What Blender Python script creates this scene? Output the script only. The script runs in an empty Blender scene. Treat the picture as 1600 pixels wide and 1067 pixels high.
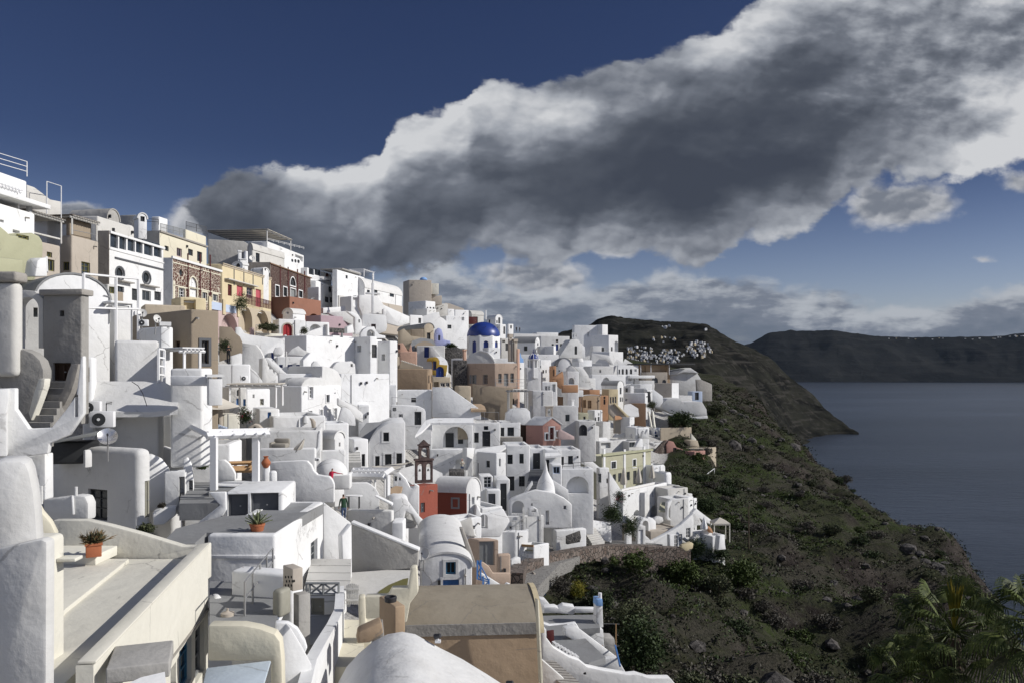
import bpy,bmesh,math,random
from mathutils import Vector,noise
from mathutils.bvhtree import BVHTree
random.seed(7)
R=math.radians
SC=bpy.context.scene
COL=SC.collection

# ------------------------------------------------------------------ camera, light, exposure
F,HZ=1244.0,579.0            # focal length and horizon row of the photograph, in its pixels
cam_d=bpy.data.cameras.new('camera');cam=bpy.data.objects.new('camera',cam_d);COL.objects.link(cam)
cam.location=(0,0,0);cam.rotation_euler=(R(90),0,0)
cam_d.sensor_width=36;cam_d.lens=36*F/1600;cam_d.shift_y=(HZ-533.5)/1600
cam_d.clip_start=0.3;cam_d.clip_end=120000
SC.camera=cam
SUN=Vector((0.84,-0.09,0.50)).normalized()
SUN_EL=math.asin(SUN.z);SUN_AZ=math.atan2(SUN.x,SUN.y)
sd=bpy.data.lights.new('sun','SUN');so=bpy.data.objects.new('sun',sd);COL.objects.link(so)
sd.energy=3.9;sd.angle=R(0.5);sd.color=(1.0,0.965,0.91)
so.rotation_euler=SUN.to_track_quat('Z','Y').to_euler()
SC.view_settings.view_transform='Standard';SC.view_settings.look='None'
SC.view_settings.exposure=0.1;SC.view_settings.gamma=1.0
SC.render.engine='CYCLES'
SC.cycles.max_bounces=6;SC.cycles.diffuse_bounces=3;SC.cycles.use_denoising=True
SC.cycles.volume_bounces=0

class NB:
  """small helper to write node trees as expressions"""
  def __init__(s,nt): s.nt=nt;s.N=nt.nodes;s.L=nt.links
  def put(s,sock,v):
    if isinstance(v,bpy.types.NodeSocket): s.L.new(v,sock)
    elif v is not None: sock.default_value=v
  def new(s,t,**kw):
    n=s.N.new(t)
    for k,v in kw.items(): setattr(n,k,v)
    return n
  def m(s,op,a,b=None,c=None,clamp=False):
    n=s.new('ShaderNodeMath',operation=op,use_clamp=clamp)
    s.put(n.inputs[0],a);s.put(n.inputs[1],b);s.put(n.inputs[2],c)
    return n.outputs[0]
  def mix(s,f,a,b,blend='MIX'):
    n=s.new('ShaderNodeMix',data_type='RGBA',blend_type=blend)
    s.put(n.inputs[0],f);s.put(n.inputs[6],a);s.put(n.inputs[7],b)
    return n.outputs[2]
  def noise(s,vec,scale,detail=4,rough=0.5,dist=0.0):
    n=s.new('ShaderNodeTexNoise');s.put(n.inputs['Vector'],vec)
    n.inputs['Scale'].default_value=scale;n.inputs['Detail'].default_value=detail
    n.inputs['Roughness'].default_value=rough;n.inputs['Distortion'].default_value=dist
    return n.outputs[0]
  def voro(s,vec,scale,feature='F1'):
    n=s.new('ShaderNodeTexVoronoi',feature=feature);s.put(n.inputs['Vector'],vec)
    n.inputs['Scale'].default_value=scale
    return n
  def ss(s,x,a,b,lo=0.0,hi=1.0):
    n=s.new('ShaderNodeMapRange',interpolation_type='SMOOTHSTEP')
    s.put(n.inputs[0],x);n.inputs[1].default_value=a;n.inputs[2].default_value=b
    n.inputs[3].default_value=lo;n.inputs[4].default_value=hi
    return n.outputs[0]
  def comb(s,x,y,z):
    n=s.new('ShaderNodeCombineXYZ');s.put(n.inputs[0],x);s.put(n.inputs[1],y);s.put(n.inputs[2],z)
    return n.outputs[0]
  def curve(s,x,pts):
    n=s.new('ShaderNodeFloatCurve');c=n.mapping.curves[0]
    n.mapping.use_clip=False;n.mapping.extend='HORIZONTAL'
    while len(c.points)<len(pts): c.points.new(0.5,0.5)
    for p,q in zip(c.points,pts): p.location=q
    n.mapping.update();s.put(n.inputs[1],x)
    return n.outputs[0]

# ------------------------------------------------------------------ sky with clouds (seen by direction)
world=bpy.data.worlds.new('World');SC.world=world;world.use_nodes=True
def build_sky():
  nt=world.node_tree;nt.nodes.clear();b=NB(nt)
  sky=b.new('ShaderNodeTexSky',sky_type='NISHITA');sky.sun_disc=False
  sky.sun_elevation=SUN_EL;sky.sun_rotation=SUN_AZ
  sky.altitude=100;sky.air_density=1.0;sky.dust_density=0.35;sky.ozone_density=2.2
  tc=b.new('ShaderNodeTexCoord');d=tc.outputs['Generated']
  sp=b.new('ShaderNodeSeparateXYZ');b.L.new(d,sp.inputs[0])
  x,y,z=sp.outputs
  front=b.ss(y,0.12,0.3)
  ys=b.m('MAXIMUM',y,0.05)
  U0=b.m('DIVIDE',x,ys);V0=b.m('DIVIDE',z,ys)
  # domain: pu, pv in 0..1 along the picture's reach (a fixed part of the sky)
  pu0=b.m('MULTIPLY_ADD',U0,F/1600,0.5);pv0=b.m('MULTIPLY',V0,F/1000)
  wv=b.comb(pu0,pv0,0.0)
  def warp(seed,sc,amp,det):
    n=b.new('ShaderNodeTexNoise');b.put(n.inputs['Vector'],b.comb(b.m('ADD',pu0,seed),pv0,seed))
    n.inputs['Scale'].default_value=sc;n.inputs['Detail'].default_value=det;n.inputs['Roughness'].default_value=0.62
    return b.m('MULTIPLY',b.m('SUBTRACT',n.outputs[0],0.5),amp)
  wu=b.m('ADD',warp(3.1,5.5,.05,3),warp(9.7,26,.026,5))
  wvv=b.m('ADD',warp(5.3,5.5,.06,3),warp(1.7,26,.034,5))
  pu=b.m('ADD',pu0,wu);pv=b.m('ADD',pv0,wvv)
  def q(px,py): return (px/1600,(HZ-py)/1000)
  def bil(sc,ou=0.0,ov=0.0,det=3.0,sd=0.0,rough=.5):
    v=b.new('ShaderNodeTexVoronoi',feature='F1');v.normalize=True
    b.put(v.inputs['Vector'],b.comb(b.m('ADD',b.m('ADD',pu0,ou),b.m('MULTIPLY',wu,.8)),b.m('MULTIPLY',b.m('ADD',b.m('ADD',pv0,ov),b.m('MULTIPLY',wvv,.8)),.85),sd))
    v.inputs['Scale'].default_value=sc;v.inputs['Detail'].default_value=det;v.inputs['Roughness'].default_value=rough
    return b.m('SUBTRACT',1.0,b.m('POWER',v.outputs['Distance'],1.6))
  B1=bil(15,det=2.0);B2=bil(15,-.005,.012,2.0)
  B3=bil(46,det=1.0,sd=3.0);B4=bil(46,-.002,.005,1.0,sd=3.0)
  up=[q(*p) for p in [(250,330),(306,318),(330,288),(400,266),(470,262),(540,272),(590,258),(620,208),(680,184),(732,178),(752,140),(820,128),(900,124),(960,96),(1040,78),(1120,52),(1200,5),(1300,-60),(1600,-120)]]
  lo=[q(*p) for p in [(250,332),(306,326),(330,378),(400,408),(560,430),(680,424),(760,398),(880,414),(950,386),(1040,410),(1095,424),(1140,390),(1220,360),(1285,336),(1310,298),(1400,276),(1500,270),(1600,258)]]
  def main(pu_,pv_):
    a=b.m('SUBTRACT',b.curve(pu_,up),pv_);c=b.m('SUBTRACT',pv_,b.curve(pu_,lo))
    return b.m('MINIMUM',a,c),a,c
  def ell(cx,cy,rx,ry,k):
    X,Y=q(cx,cy)
    dx=b.m('DIVIDE',b.m('SUBTRACT',pu,X),rx/1600);dy=b.m('DIVIDE',b.m('SUBTRACT',pv,Y),ry/1000)
    r=b.m('SQRT',b.m('ADD',b.m('MULTIPLY',dx,dx),b.m('MULTIPLY',dy,dy)))
    return b.m('MULTIPLY',b.m('SUBTRACT',1.0,r),k)
  dm,da,dc=main(pu,pv)
  small=ell(1402,318,82,40,.04)
  for e in [(1592,282,38,18,.02),(842,432,84,30,.03),(126,338,52,18,.02),(300,342,40,26,.02),(1530,408,14,6,.01),(960,385,60,16,.018)]:
    small=b.m('MAXIMUM',small,ell(*e))
  bank_up=[q(*p) for p in [(560,450),(640,428),(700,418),(760,448),(900,452),(960,446),(1060,428),(1150,424),(1230,444),(1320,458),(1400,476),(1500,462),(1600,442)]]
  bank=b.m('SUBTRACT',b.curve(pu,bank_up),pv)
  bank=b.m('MINIMUM',bank,b.m('MULTIPLY',b.m('SUBTRACT',pu,0.36),.6))
  n1=b.noise(wv,9,5,.6)
  nb=b.noise(b.comb(pu0,b.m('MULTIPLY',pv0,2.2),4.0),13,5,.62)
  ed=b.m('MULTIPLY',b.m('SUBTRACT',b.noise(wv,42,4,.62),.5),.035)
  edb=b.m('ADD',b.m('MULTIPLY',b.m('SUBTRACT',B1,.80),.10),b.m('MULTIPLY',b.m('SUBTRACT',B3,.80),.034))
  ed=b.m('ADD',b.m('MULTIPLY',ed,.7),edb)
  D=b.m('ADD',dm,ed)
  # --- brightness of the big cloud: sunlit billows along its top and thin parts, grey belly
  def nz(sc,ou=0.0,ov=0.0,det=6,ro=.55,sd=0.0): return b.noise(b.comb(b.m('ADD',pu0,ou),b.m('MULTIPLY',b.m('ADD',pv0,ov),1.15),sd),sc,det,ro)
  big=nz(3.6,sd=2.0,det=3);med=nz(8.5,det=5,sd=6.0);med2=nz(8.5,-.010,.022,5,sd=6.0);fin=nz(24,det=4,ro=.6,sd=1.0)
  wob=b.m('ADD',b.m('MULTIPLY',b.m('SUBTRACT',med,.5),.16),b.m('MULTIPLY',b.m('SUBTRACT',B1,.8),-.09))
  top_l=b.m('POWER',b.ss(b.m('ADD',da,wob),-.01,.16,1.0,0.0),1.1)
  bot_l=b.ss(b.m('ADD',dc,wob),-.01,.10,1.0,0.0)
  relief=b.m('ADD',b.m('MULTIPLY',b.m('SUBTRACT',B1,B2),1.3),b.m('MULTIPLY',b.m('SUBTRACT',B3,B4),.45))
  relief=b.m('ADD',relief,b.m('MULTIPLY',b.m('SUBTRACT',med,med2),1.1))
  patch_t=b.ss(b.m('ADD',big,b.m('MULTIPLY',pu0,.25)),.46,.68,.45,1.0)
  L=b.m('MULTIPLY',b.m('MULTIPLY',top_l,patch_t),b.ss(pu0,.17,.36,.55,.88))
  L=b.m('ADD',L,b.m('MULTIPLY',bot_l,b.ss(pu0,.30,.58,.10,.55)))
  rt=b.m('MULTIPLY',b.ss(b.m('ADD',pu0,b.m('MULTIPLY',b.m('SUBTRACT',med,.5),.5)),.66,1.02),b.ss(b.m('ADD',big,b.m('MULTIPLY',b.m('SUBTRACT',fin,.5),.3)),.36,.66,.25,.85))
  L=b.m('ADD',b.m('ADD',L,rt),.035)
  L=b.m('ADD',L,b.m('MULTIPLY',b.m('SUBTRACT',big,.46),.75))
  L=b.m('ADD',L,b.m('MULTIPLY',relief,b.ss(L,.0,.6,.30,1.0)),None,True)
  ramp=b.new('ShaderNodeValToRGB');b.L.new(L,ramp.inputs[0])
  e=ramp.color_ramp.elements
  e[0].position=0.0;e[0].color=(.048,.057,.079,1)
  e[1].position=1.0;e[1].color=(.58,.59,.61,1)
  for p,c in [(.16,(.073,.084,.108,1)),(.4,(.150,.166,.200,1)),(.7,(.335,.355,.395,1))]:
    k=e.new(p);k.color=c
  am=b.ss(D,-.003,.012)
  # --- bank and small clouds
  Lb=b.ss(b.m('ADD',b.m('ADD',b.m('MULTIPLY',bank,-5.0),b.m('MULTIPLY',nb,1.2)),b.m('MULTIPLY',b.m('ADD',b.m('SUBTRACT',B1,B2),b.m('MULTIPLY',b.m('SUBTRACT',B3,B4),.5)),1.0)),.05,.72)
  r2=b.new('ShaderNodeValToRGB');b.L.new(Lb,r2.inputs[0])
  e=r2.color_ramp.elements
  e[0].color=(.125,.152,.20,1);e[1].color=(.40,.425,.465,1)
  k=e.new(.5);k.color=(.175,.20,.25,1)
  ab=b.m('MULTIPLY',b.ss(b.m('ADD',bank,ed),-.004,.022),b.ss(b.m('ADD',b.m('MULTIPLY',bank,-1.0),b.m('MULTIPLY',nb,.42)),-.02,.10,.72,1.0))
  asm=b.ss(b.m('ADD',small,b.m('MULTIPLY',ed,.55)),-.003,.014)
  Ls=b.ss(b.m('ADD',b.m('ADD',b.m('MULTIPLY',n1,1.0),b.m('MULTIPLY',small,-9)),b.m('MULTIPLY',b.m('ADD',b.m('SUBTRACT',B1,B2),b.m('SUBTRACT',B3,B4)),1.2)),.1,.62)
  csm=b.mix(Ls,(.17,.19,.23,1),(.48,.49,.52,1))
  back=b.noise(b.comb(x,y,b.m('MULTIPLY',z,2.5)),2.2,6,.55)
  aback=b.m('MULTIPLY',b.ss(back,.50,.64),b.m('MULTIPLY',b.m('SUBTRACT',1.0,front),b.ss(z,.02,.12)))
  skyc=b.mix(1.0,sky.outputs[0],(.066,.060,.070,1),'MULTIPLY')
  skyc=b.mix(b.m('MULTIPLY',front,b.ss(z,.05,.27)),skyc,b.mix(1.0,skyc,(.32,.37,.47,1),'MULTIPLY'))
  c=b.mix(b.m('MULTIPLY',aback,.8),skyc,(.50,.52,.56,1))
  c=b.mix(b.m('MULTIPLY',ab,front),c,r2.outputs[0])
  c=b.mix(b.m('MULTIPLY',asm,front),c,csm)
  c=b.mix(b.m('MULTIPLY',am,front),c,ramp.outputs[0])
  bg=b.new('ShaderNodeBackground');b.L.new(c,bg.inputs[0]);bg.inputs[1].default_value=1.0
  out=b.new('ShaderNodeOutputWorld');b.L.new(bg.outputs[0],out.inputs[0])
build_sky()

# ------------------------------------------------------------------ materials
MATS={}
def srgb(r,g,b_):
  f=lambda c: (c/255)/12.92 if c/255<=.04045 else ((c/255+.055)/1.055)**2.4
  return (f(r),f(g),f(b_),1)
def newmat(name):
  m=bpy.data.materials.new(name);m.use_nodes=True;m.node_tree.nodes.clear()
  b=NB(m.node_tree);p=b.new('ShaderNodeBsdfPrincipled');o=b.new('ShaderNodeOutputMaterial')
  b.L.new(p.outputs[0],o.inputs[0])
  return m,b,p
def bump(b,p,h,strength,dist=0.05):
  n=b.new('ShaderNodeBump');n.inputs['Strength'].default_value=strength;n.inputs['Distance'].default_value=dist
  b.put(n.inputs['Height'],h);b.L.new(n.outputs[0],p.inputs['Normal'])
def gpos(b): return b.new('ShaderNodeNewGeometry').outputs['Position']
def plaster(name,col,dirt=.22,streak=.35,rough=.9,lump=.35,dcol=None):
  """limewashed render: cloudy tone, rain streaks and lumpy surface"""
  m,b,p=newmat(name);P=gpos(b)
  sp=b.new('ShaderNodeSeparateXYZ');b.L.new(P,sp.inputs[0])
  obi=b.new('ShaderNodeObjectInfo').outputs['Random']
  n1=b.noise(P,.55,5,.6);n2=b.noise(P,3.2,5,.65)
  st=b.noise(b.comb(b.m('MULTIPLY',sp.outputs[0],2.6),b.m('MULTIPLY',sp.outputs[1],2.6),b.m('MULTIPLY',sp.outputs[2],.22)),1.3,5,.7)
  d=b.m('MULTIPLY',b.ss(n1,.42,.75),dirt)
  d=b.m('ADD',d,b.m('MULTIPLY',b.ss(n2,.52,.8),dirt*.6))
  d=b.m('ADD',d,b.m('MULTIPLY',b.ss(st,.55,.82),streak),None,True)
  c2=dcol or tuple(v*f for v,f in zip(col[:3],(.52,.50,.46)))+(1,)
  c=b.mix(d,col,c2)
  c=b.mix(b.m('MULTIPLY',obi,.5),c,tuple(v*f for v,f in zip(col[:3],(.82,.81,.79)))+(1,))
  cr=b.voro(b.comb(b.m('ADD',sp.outputs[0],b.m('MULTIPLY',n2,.5)),b.m('ADD',sp.outputs[1],b.m('MULTIPLY',n1,.6)),sp.outputs[2]),.45,'DISTANCE_TO_EDGE')
  c=b.mix(b.m('MULTIPLY',b.ss(cr.outputs[0],.004,.016,.42,0.0),b.ss(n1,.50,.60)),c,(.16,.15,.14,1))
  b.put(p.inputs['Base Color'],c);p.inputs['Roughness'].default_value=rough
  p.inputs['Specular IOR Level'].default_value=.25
  h=b.m('ADD',b.m('MULTIPLY',b.noise(P,1.7,3,.5),1.0),b.m('MULTIPLY',b.noise(P,14,4,.6),.12))
  bump(b,p,h,lump,.12)
  MATS[name]=m;return m
def plain(name,col,rough=.7,var=.15,metal=0.0,spec=.3,scale=6):
  m,b,p=newmat(name);P=gpos(b)
  n=b.noise(P,scale,4,.6)
  c=b.mix(b.m('MULTIPLY',b.ss(n,.35,.75),var),col,tuple(v*.45 for v in col[:3])+(1,))
  b.put(p.inputs['Base Color'],c);p.inputs['Roughness'].default_value=rough;p.inputs['Metallic'].default_value=metal
  p.inputs['Specular IOR Level'].default_value=spec
  MATS[name]=m;return m
plaster('white',(.78,.785,.785,1),.20,.30)
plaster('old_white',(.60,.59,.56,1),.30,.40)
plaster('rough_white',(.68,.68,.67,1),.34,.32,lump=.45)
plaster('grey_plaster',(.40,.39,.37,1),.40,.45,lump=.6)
plaster('worn_grey',(.33,.32,.30,1),.55,.5,lump=.7,dcol=(.14,.13,.12,1))
plaster('cream',(.70,.66,.53,1),.15,.2)
plaster('ivory',(.70,.68,.60,1),.12,.16)
plaster('yellow',(.62,.53,.35,1),.2,.25)
plaster('beige',(.50,.43,.33,1),.2,.25)
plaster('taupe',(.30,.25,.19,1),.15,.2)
plaster('pinkbeige',(.48,.37,.29,1),.2,.25)
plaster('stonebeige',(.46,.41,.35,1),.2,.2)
plaster('tan',(.42,.31,.21,1),.35,.3)
plaster('brown',(.20,.125,.08,1),.3,.3)
plaster('peach',(.58,.38,.29,1),.2,.25)
plaster('pink',(.44,.25,.21,1),.25,.25)
plaster('palepink',(.52,.40,.38,1),.2,.25)
plaster('brick_red',(.27,.08,.055,1),.2,.25)
plaster('terracotta',(.30,.15,.105,1),.35,.4)
plaster('orange',(.46,.26,.15,1),.25,.25)
plaster('olive',(.41,.41,.28,1),.2,.3)
plaster('sage',(.42,.41,.30,1),.15,.2)
plaster('ochre',(.38,.25,.05,1),.2,.2)
plaster('lilac',(.42,.46,.75,1),.1,.15)
plaster('mauve',(.40,.30,.33,1),.1,.15)
plaster('blue_wash',(.50,.58,.72,1),.1,.15)
plaster('pale_panel',(.50,.57,.63,1),.15,.1)
plaster('skyblue',(.22,.38,.66,1),.15,.2)
plaster('roof_white',(.70,.70,.69,1),.25,.0)
plaster('roof_grey',(.26,.265,.27,1),.3,.0)
plaster('roof_brown',(.34,.30,.235,1),.55,.1,dcol=(.16,.13,.09,1))
plaster('stone_cap',(.36,.34,.31,1),.5,.4,lump=.7,dcol=(.17,.16,.15,1))
plain('dark_blue',(.020,.045,.20,1),.45,.1)
plain('mid_blue',(.06,.17,.42,1),.5,.15)
plain('teal',(.05,.18,.30,1),.5,.15)
plain('church_blue',(.018,.045,.24,1),.38,.55,spec=.5,scale=1.1)
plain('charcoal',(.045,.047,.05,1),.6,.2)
plain('slate',(.10,.105,.115,1),.6,.2)
plain('grey_paint',(.25,.26,.26,1),.6,.2)
plain('darkwood',(.055,.03,.018,1),.65,.35,scale=9)
plain('wood',(.19,.115,.06,1),.65,.3)
plain('bright_wood',(.42,.26,.13,1),.65,.3)
plain('red_door',(.36,.03,.035,1),.5,.15)
plain('maroon',(.085,.018,.018,1),.55,.2)
plain('rose',(.46,.10,.12,1),.6,.15)
plain('olive_door',(.15,.14,.05,1),.6,.2)
plain('grey_door',(.30,.29,.24,1),.6,.2)
plain('white_paint',(.78,.78,.78,1),.5,.06)
plain('metal_grey',(.35,.35,.35,1),.45,.1,.5)
plain('dark_metal',(.05,.05,.055,1),.5,.1,.3)
plain('canvas',(.58,.54,.47,1),.9,.1)
plain('terracotta_pot',(.38,.13,.06,1),.8,.25)
plain('dish_white',(.66,.65,.62,1),.35,.1,0,.5)
plain('silver',(.75,.73,.70,1),.25,.1,.8,.5)
plain('shade_cloth',(.16,.135,.11,1),.95,.2)
plain('skin',(.42,.24,.17,1),.6,.05)
plain('cloth_red',(.50,.02,.06,1),.8,.1)
plain('cloth_green',(.02,.055,.03,1),.85,.1)
plain('cloth_denim',(.06,.09,.17,1),.85,.15)
plain('cloth_black',(.018,.018,.02,1),.85,.1)
plain('cloth_pale',(.50,.47,.40,1),.85,.1)
plain('hair',(.02,.014,.01,1),.7,.1)
plain('sofa',(.30,.28,.24,1),.9,.2)
plain('rubber',(.02,.02,.02,1),.8,.1)
plain('bronze',(.16,.17,.15,1),.45,.2,.7)
def glass(name,col,rough=.06):
  m,b,p=newmat(name);P=gpos(b)
  n=b.noise(P,.9,3,.5)
  b.put(p.inputs['Base Color'],b.mix(b.ss(n,.35,.7),col,tuple(v*2.4 for v in col[:3])+(1,)))
  p.inputs['Roughness'].default_value=rough;p.inputs['Specular IOR Level'].default_value=.5
  MATS[name]=m
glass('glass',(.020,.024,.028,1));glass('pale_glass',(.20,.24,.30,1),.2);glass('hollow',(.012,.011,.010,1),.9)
def stonework(name,c1,c2,mortar,scale=3.2,gap=.09,z=1.0):
  m,b,p=newmat(name);P=gpos(b)
  mp=b.new('ShaderNodeMapping');b.L.new(P,mp.inputs[0]);mp.inputs['Scale'].default_value=(1,1,z)
  v=b.voro(mp.outputs[0],scale);e=b.voro(mp.outputs[0],scale,'DISTANCE_TO_EDGE')
  c=b.mix(b.new('ShaderNodeSeparateColor').outputs[0],c1,c2)
  sc_=b.new('ShaderNodeSeparateColor');b.L.new(v.outputs['Color'],sc_.inputs[0])
  c=b.mix(sc_.outputs[0],c1,c2)
  f=b.ss(e.outputs[0],gap*.6,gap*1.4)
  c=b.mix(f,mortar,c)
  b.put(p.inputs['Base Color'],c);p.inputs['Roughness'].default_value=.9
  bump(b,p,f,.8,.06);MATS[name]=m
stonework('red_masonry',(.075,.028,.022,1),(.12,.05,.035,1),(.50,.44,.36,1),3.0,.075,1.2)
stonework('dark_masonry',(.05,.026,.022,1),(.085,.045,.035,1),(.17,.13,.11,1),2.6,.06,1.6)
stonework('lava_stone',(.03,.03,.032,1),(.09,.085,.08,1),(.16,.15,.14,1),2.6,.06)
stonework('rubble',(.10,.07,.055,1),(.20,.165,.14,1),(.04,.035,.03,1),2.2,.07)
stonework('belfry_stone',(.07,.042,.040,1),(.125,.085,.078,1),(.10,.075,.07,1),4,.05)

# ------------------------------------------------------------------ ground shape: curves along the rim of the caldera, by distance Y
YK=[-40,0,20,50,65,80,95,110,150,180,200,230,250,280,300,330,400,520]
def kn(d): return [(k,v) for k,v in sorted(d.items())]
def interp(kv,y):
  if y<=kv[0][0]: return kv[0][1]
  for (a,va),(b_,vb) in zip(kv,kv[1:]):
    if y<=b_:
      t=(y-a)/(b_-a)
      return tuple(p+(q-p)*t for p,q in zip(va,vb))
  return kv[-1][1]
C_RIDGE=kn({-40: (-42,7),0: (-38,7),50: (-34,8),75: (-34,9.5),110: (-32,12),150: (-28,13),200: (-17,12.5),250: (-5,11),300: (3,10),340: (40,7),400: (85,-2),520: (140,-10)})
C_MID=kn({-40: (-12,-8),20: (-12,-8),50: (-11,-9.5),75: (-14,-9),93: (-14,-11),120: (-9,-10),150: (-4,-7),180: (-1,-4),230: (14,0),300: (36,3),340: (62,3),400: (100,-5),520: (150,-14)})
C_PATH=kn({-40: (5,-14),20: (6,-15),50: (8,-19),65: (3,-20),80: (3,-20),95: (15,-21.5),110: (28,-24),150: (38,-22),180: (46,-22),230: (56,-13),280: (66,-4),340: (80,-1),400: (108,-7),520: (156,-16)})
C_SHO=kn({-40: (40,-36),20: (42,-35),80: (50,-34),110: (65,-36),140: (80,-37),165: (91,-37),190: (95,-38.5),220: (98,-38),250: (98,-33),280: (102,-27),300: (92,-11),330: (86,-1),345: (88,-1),400: (114,-10),520: (162,-20)})
def base_z(X,Y):
  a,b_,c,d=(interp(k,Y) for k in (C_RIDGE,C_MID,C_PATH,C_SHO))
  pts=[(a[0]-60,a[1]-10),a,b_,c,d,(d[0]+7,d[1]-14),(d[0]+62,-122),(d[0]+63,-160)]
  if X<=pts[0][0]: return pts[0][1]
  for (x0,z0),(x1,z1) in zip(pts,pts[1:]):
    if X<=x1: return z0+(z1-z0)*(X-x0)/(x1-x0)
  return -160
def TZ(X,Y):
  s=0
  for dx,dy in ((0,0),(3,0),(-3,0),(0,4),(0,-4)): s+=base_z(X+dx,Y+dy)
  return s/5
def depth(px,py,lo=14.0,hi=520.0):
  """distance at which the sight line of a photograph pixel meets the hillside"""
  Y=lo
  while Y<hi:
    if (HZ-py)/F*Y<=TZ((px-800)/F*Y,Y): return Y
    Y+=1.0
  return None
def P(px,py,Y): return Vector(((px-800)/F*Y,Y,(HZ-py)/F*Y))

# ------------------------------------------------------------------ object helpers
def base_name(n): return n
def tagit(o,label,cat,group=None,kind=None):
  if label: o['label']=label
  if cat: o['category']=cat
  if group: o['group']=group
  if kind: o['kind']=kind
def finish(bm,smooth=38):
  bmesh.ops.remove_doubles(bm,verts=bm.verts,dist=0.0005)
  bmesh.ops.recalc_face_normals(bm,faces=bm.faces)
  if smooth:
    for f in bm.faces: f.smooth=True
    for e in bm.edges: e.smooth=len(e.link_faces)==2 and e.calc_face_angle(3)<R(smooth)
def mesh(name,bm,mat,parent=None,smooth=38,mats=None):
  finish(bm,smooth)
  me=bpy.data.meshes.new(name)
  if parent is not None and parent.get('o') is not None:
    o3=Vector(parent['o'])
    for v in bm.verts: v.co-=o3
  bm.to_mesh(me);bm.free()
  for k in (mats or [mat]): me.materials.append(MATS[k])
  o=bpy.data.objects.new(name,me);COL.objects.link(o)
  if parent is not None: o.parent=parent
  return o
def thing(name,label,cat,loc,group=None):
  o=bpy.data.objects.new(name,None);COL.objects.link(o);o.location=loc
  o.empty_display_size=.3;o['o']=tuple(loc);tagit(o,label,cat,group);return o
def one(name,bm,mat,label,cat,group=None,kind=None,loc=None,smooth=38,mats=None):
  """a thing that is a single mesh; its origin goes to its lowest middle"""
  vs=[v.co for v in bm.verts]
  c=Vector((sum(v.x for v in vs)/len(vs),sum(v.y for v in vs)/len(vs),min(v.z for v in vs)))
  for v in bm.verts: v.co-=c
  o=mesh(name,bm,mat,None,smooth,mats);o.location=c;tagit(o,label,cat,group,kind);return o
def part_origins():
  """parts get their origin inside their own mesh"""
  pass

# ------------------------------------------------------------------ shapes
def hexa(bm,p,mi=0):
  """8 corners: 4 below, 4 above"""
  v=[bm.verts.new(q) for q in p]
  fs=[]
  for f in ((3,2,1,0),(4,5,6,7),(0,1,5,4),(1,2,6,5),(2,3,7,6),(3,0,4,7)):
    fc=bm.faces.new([v[i] for i in f]);fc.material_index=mi;fs.append(fc)
  return v
def obox(bm,o,ax,ay,az,mi=0):
  """box from corner o and three edge vectors"""
  return hexa(bm,[o,o+ax,o+ax+ay,o+ay,o+az,o+ax+az,o+ax+ay+az,o+ay+az],mi)
def cbox(bm,c,sx,sy,sz,rz=0.0,mi=0):
  """box by base centre"""
  a=Vector((math.cos(rz),math.sin(rz),0));b_=Vector((-math.sin(rz),math.cos(rz),0));z=Vector((0,0,sz))
  return obox(bm,Vector(c)-a*sx/2-b_*sy/2,a*sx,b_*sy,z,mi)
def tube(bm,a,b_,r,n=6,r2=None,mi=0):
  a=Vector(a);b_=Vector(b_);d=(b_-a)
  if d.length<1e-5: return
  q=d.to_track_quat('Z','Y');r2=r if r2 is None else r2
  A=[bm.verts.new(a+q@Vector((r*math.cos(2*math.pi*i/n),r*math.sin(2*math.pi*i/n),0))) for i in range(n)]
  B=[bm.verts.new(b_+q@Vector((r2*math.cos(2*math.pi*i/n),r2*math.sin(2*math.pi*i/n),0))) for i in range(n)]
  for i in range(n):
    f=bm.faces.new((A[i],A[(i+1) % n],B[(i+1) % n],B[i]));f.material_index=mi
  bm.faces.new(A[::-1]).material_index=mi;bm.faces.new(B).material_index=mi
def lathe(bm,c,prof,n=20,a0=0,a1=2*math.pi,mi=0):
  c=Vector(c);full=abs(a1-a0-2*math.pi)<1e-4;m=n if full else n+1
  rings=[]
  for r,z in prof:
    rings.append([bm.verts.new(c+Vector((r*math.cos(a0+(a1-a0)*i/n),r*math.sin(a0+(a1-a0)*i/n),z))) for i in range(m)])
  for A,B in zip(rings,rings[1:]):
    for i in range(n):
      j=(i+1) % m
      try: bm.faces.new((A[i],A[j],B[j],B[i])).material_index=mi
      except ValueError: pass
def prism(bm,loop,ext,mi=0):
  """extrude a loop of points by a vector"""
  A=[bm.verts.new(p) for p in loop];B=[bm.verts.new(Vector(p)+ext) for p in loop]
  bm.faces.new(A).material_index=mi;bm.faces.new(B[::-1]).material_index=mi
  n=len(A)
  for i in range(n): bm.faces.new((A[i],B[i],B[(i+1) % n],A[(i+1) % n])).material_index=mi
def bevel(bm,w,ang=30,seg=2):
  bmesh.ops.recalc_face_normals(bm,faces=bm.faces)
  es=[e for e in bm.edges if len(e.link_faces)==2 and e.calc_face_angle(0)>R(ang)]
  if w>0 and es:
    bmesh.ops.bevel(bm,geom=es,offset=w,segments=seg,profile=.5,affect='EDGES',clamp_overlap=True)
UP=Vector((0,0,1))
def heading(a): return Vector((math.sin(R(a)),math.cos(R(a)),0))

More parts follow.
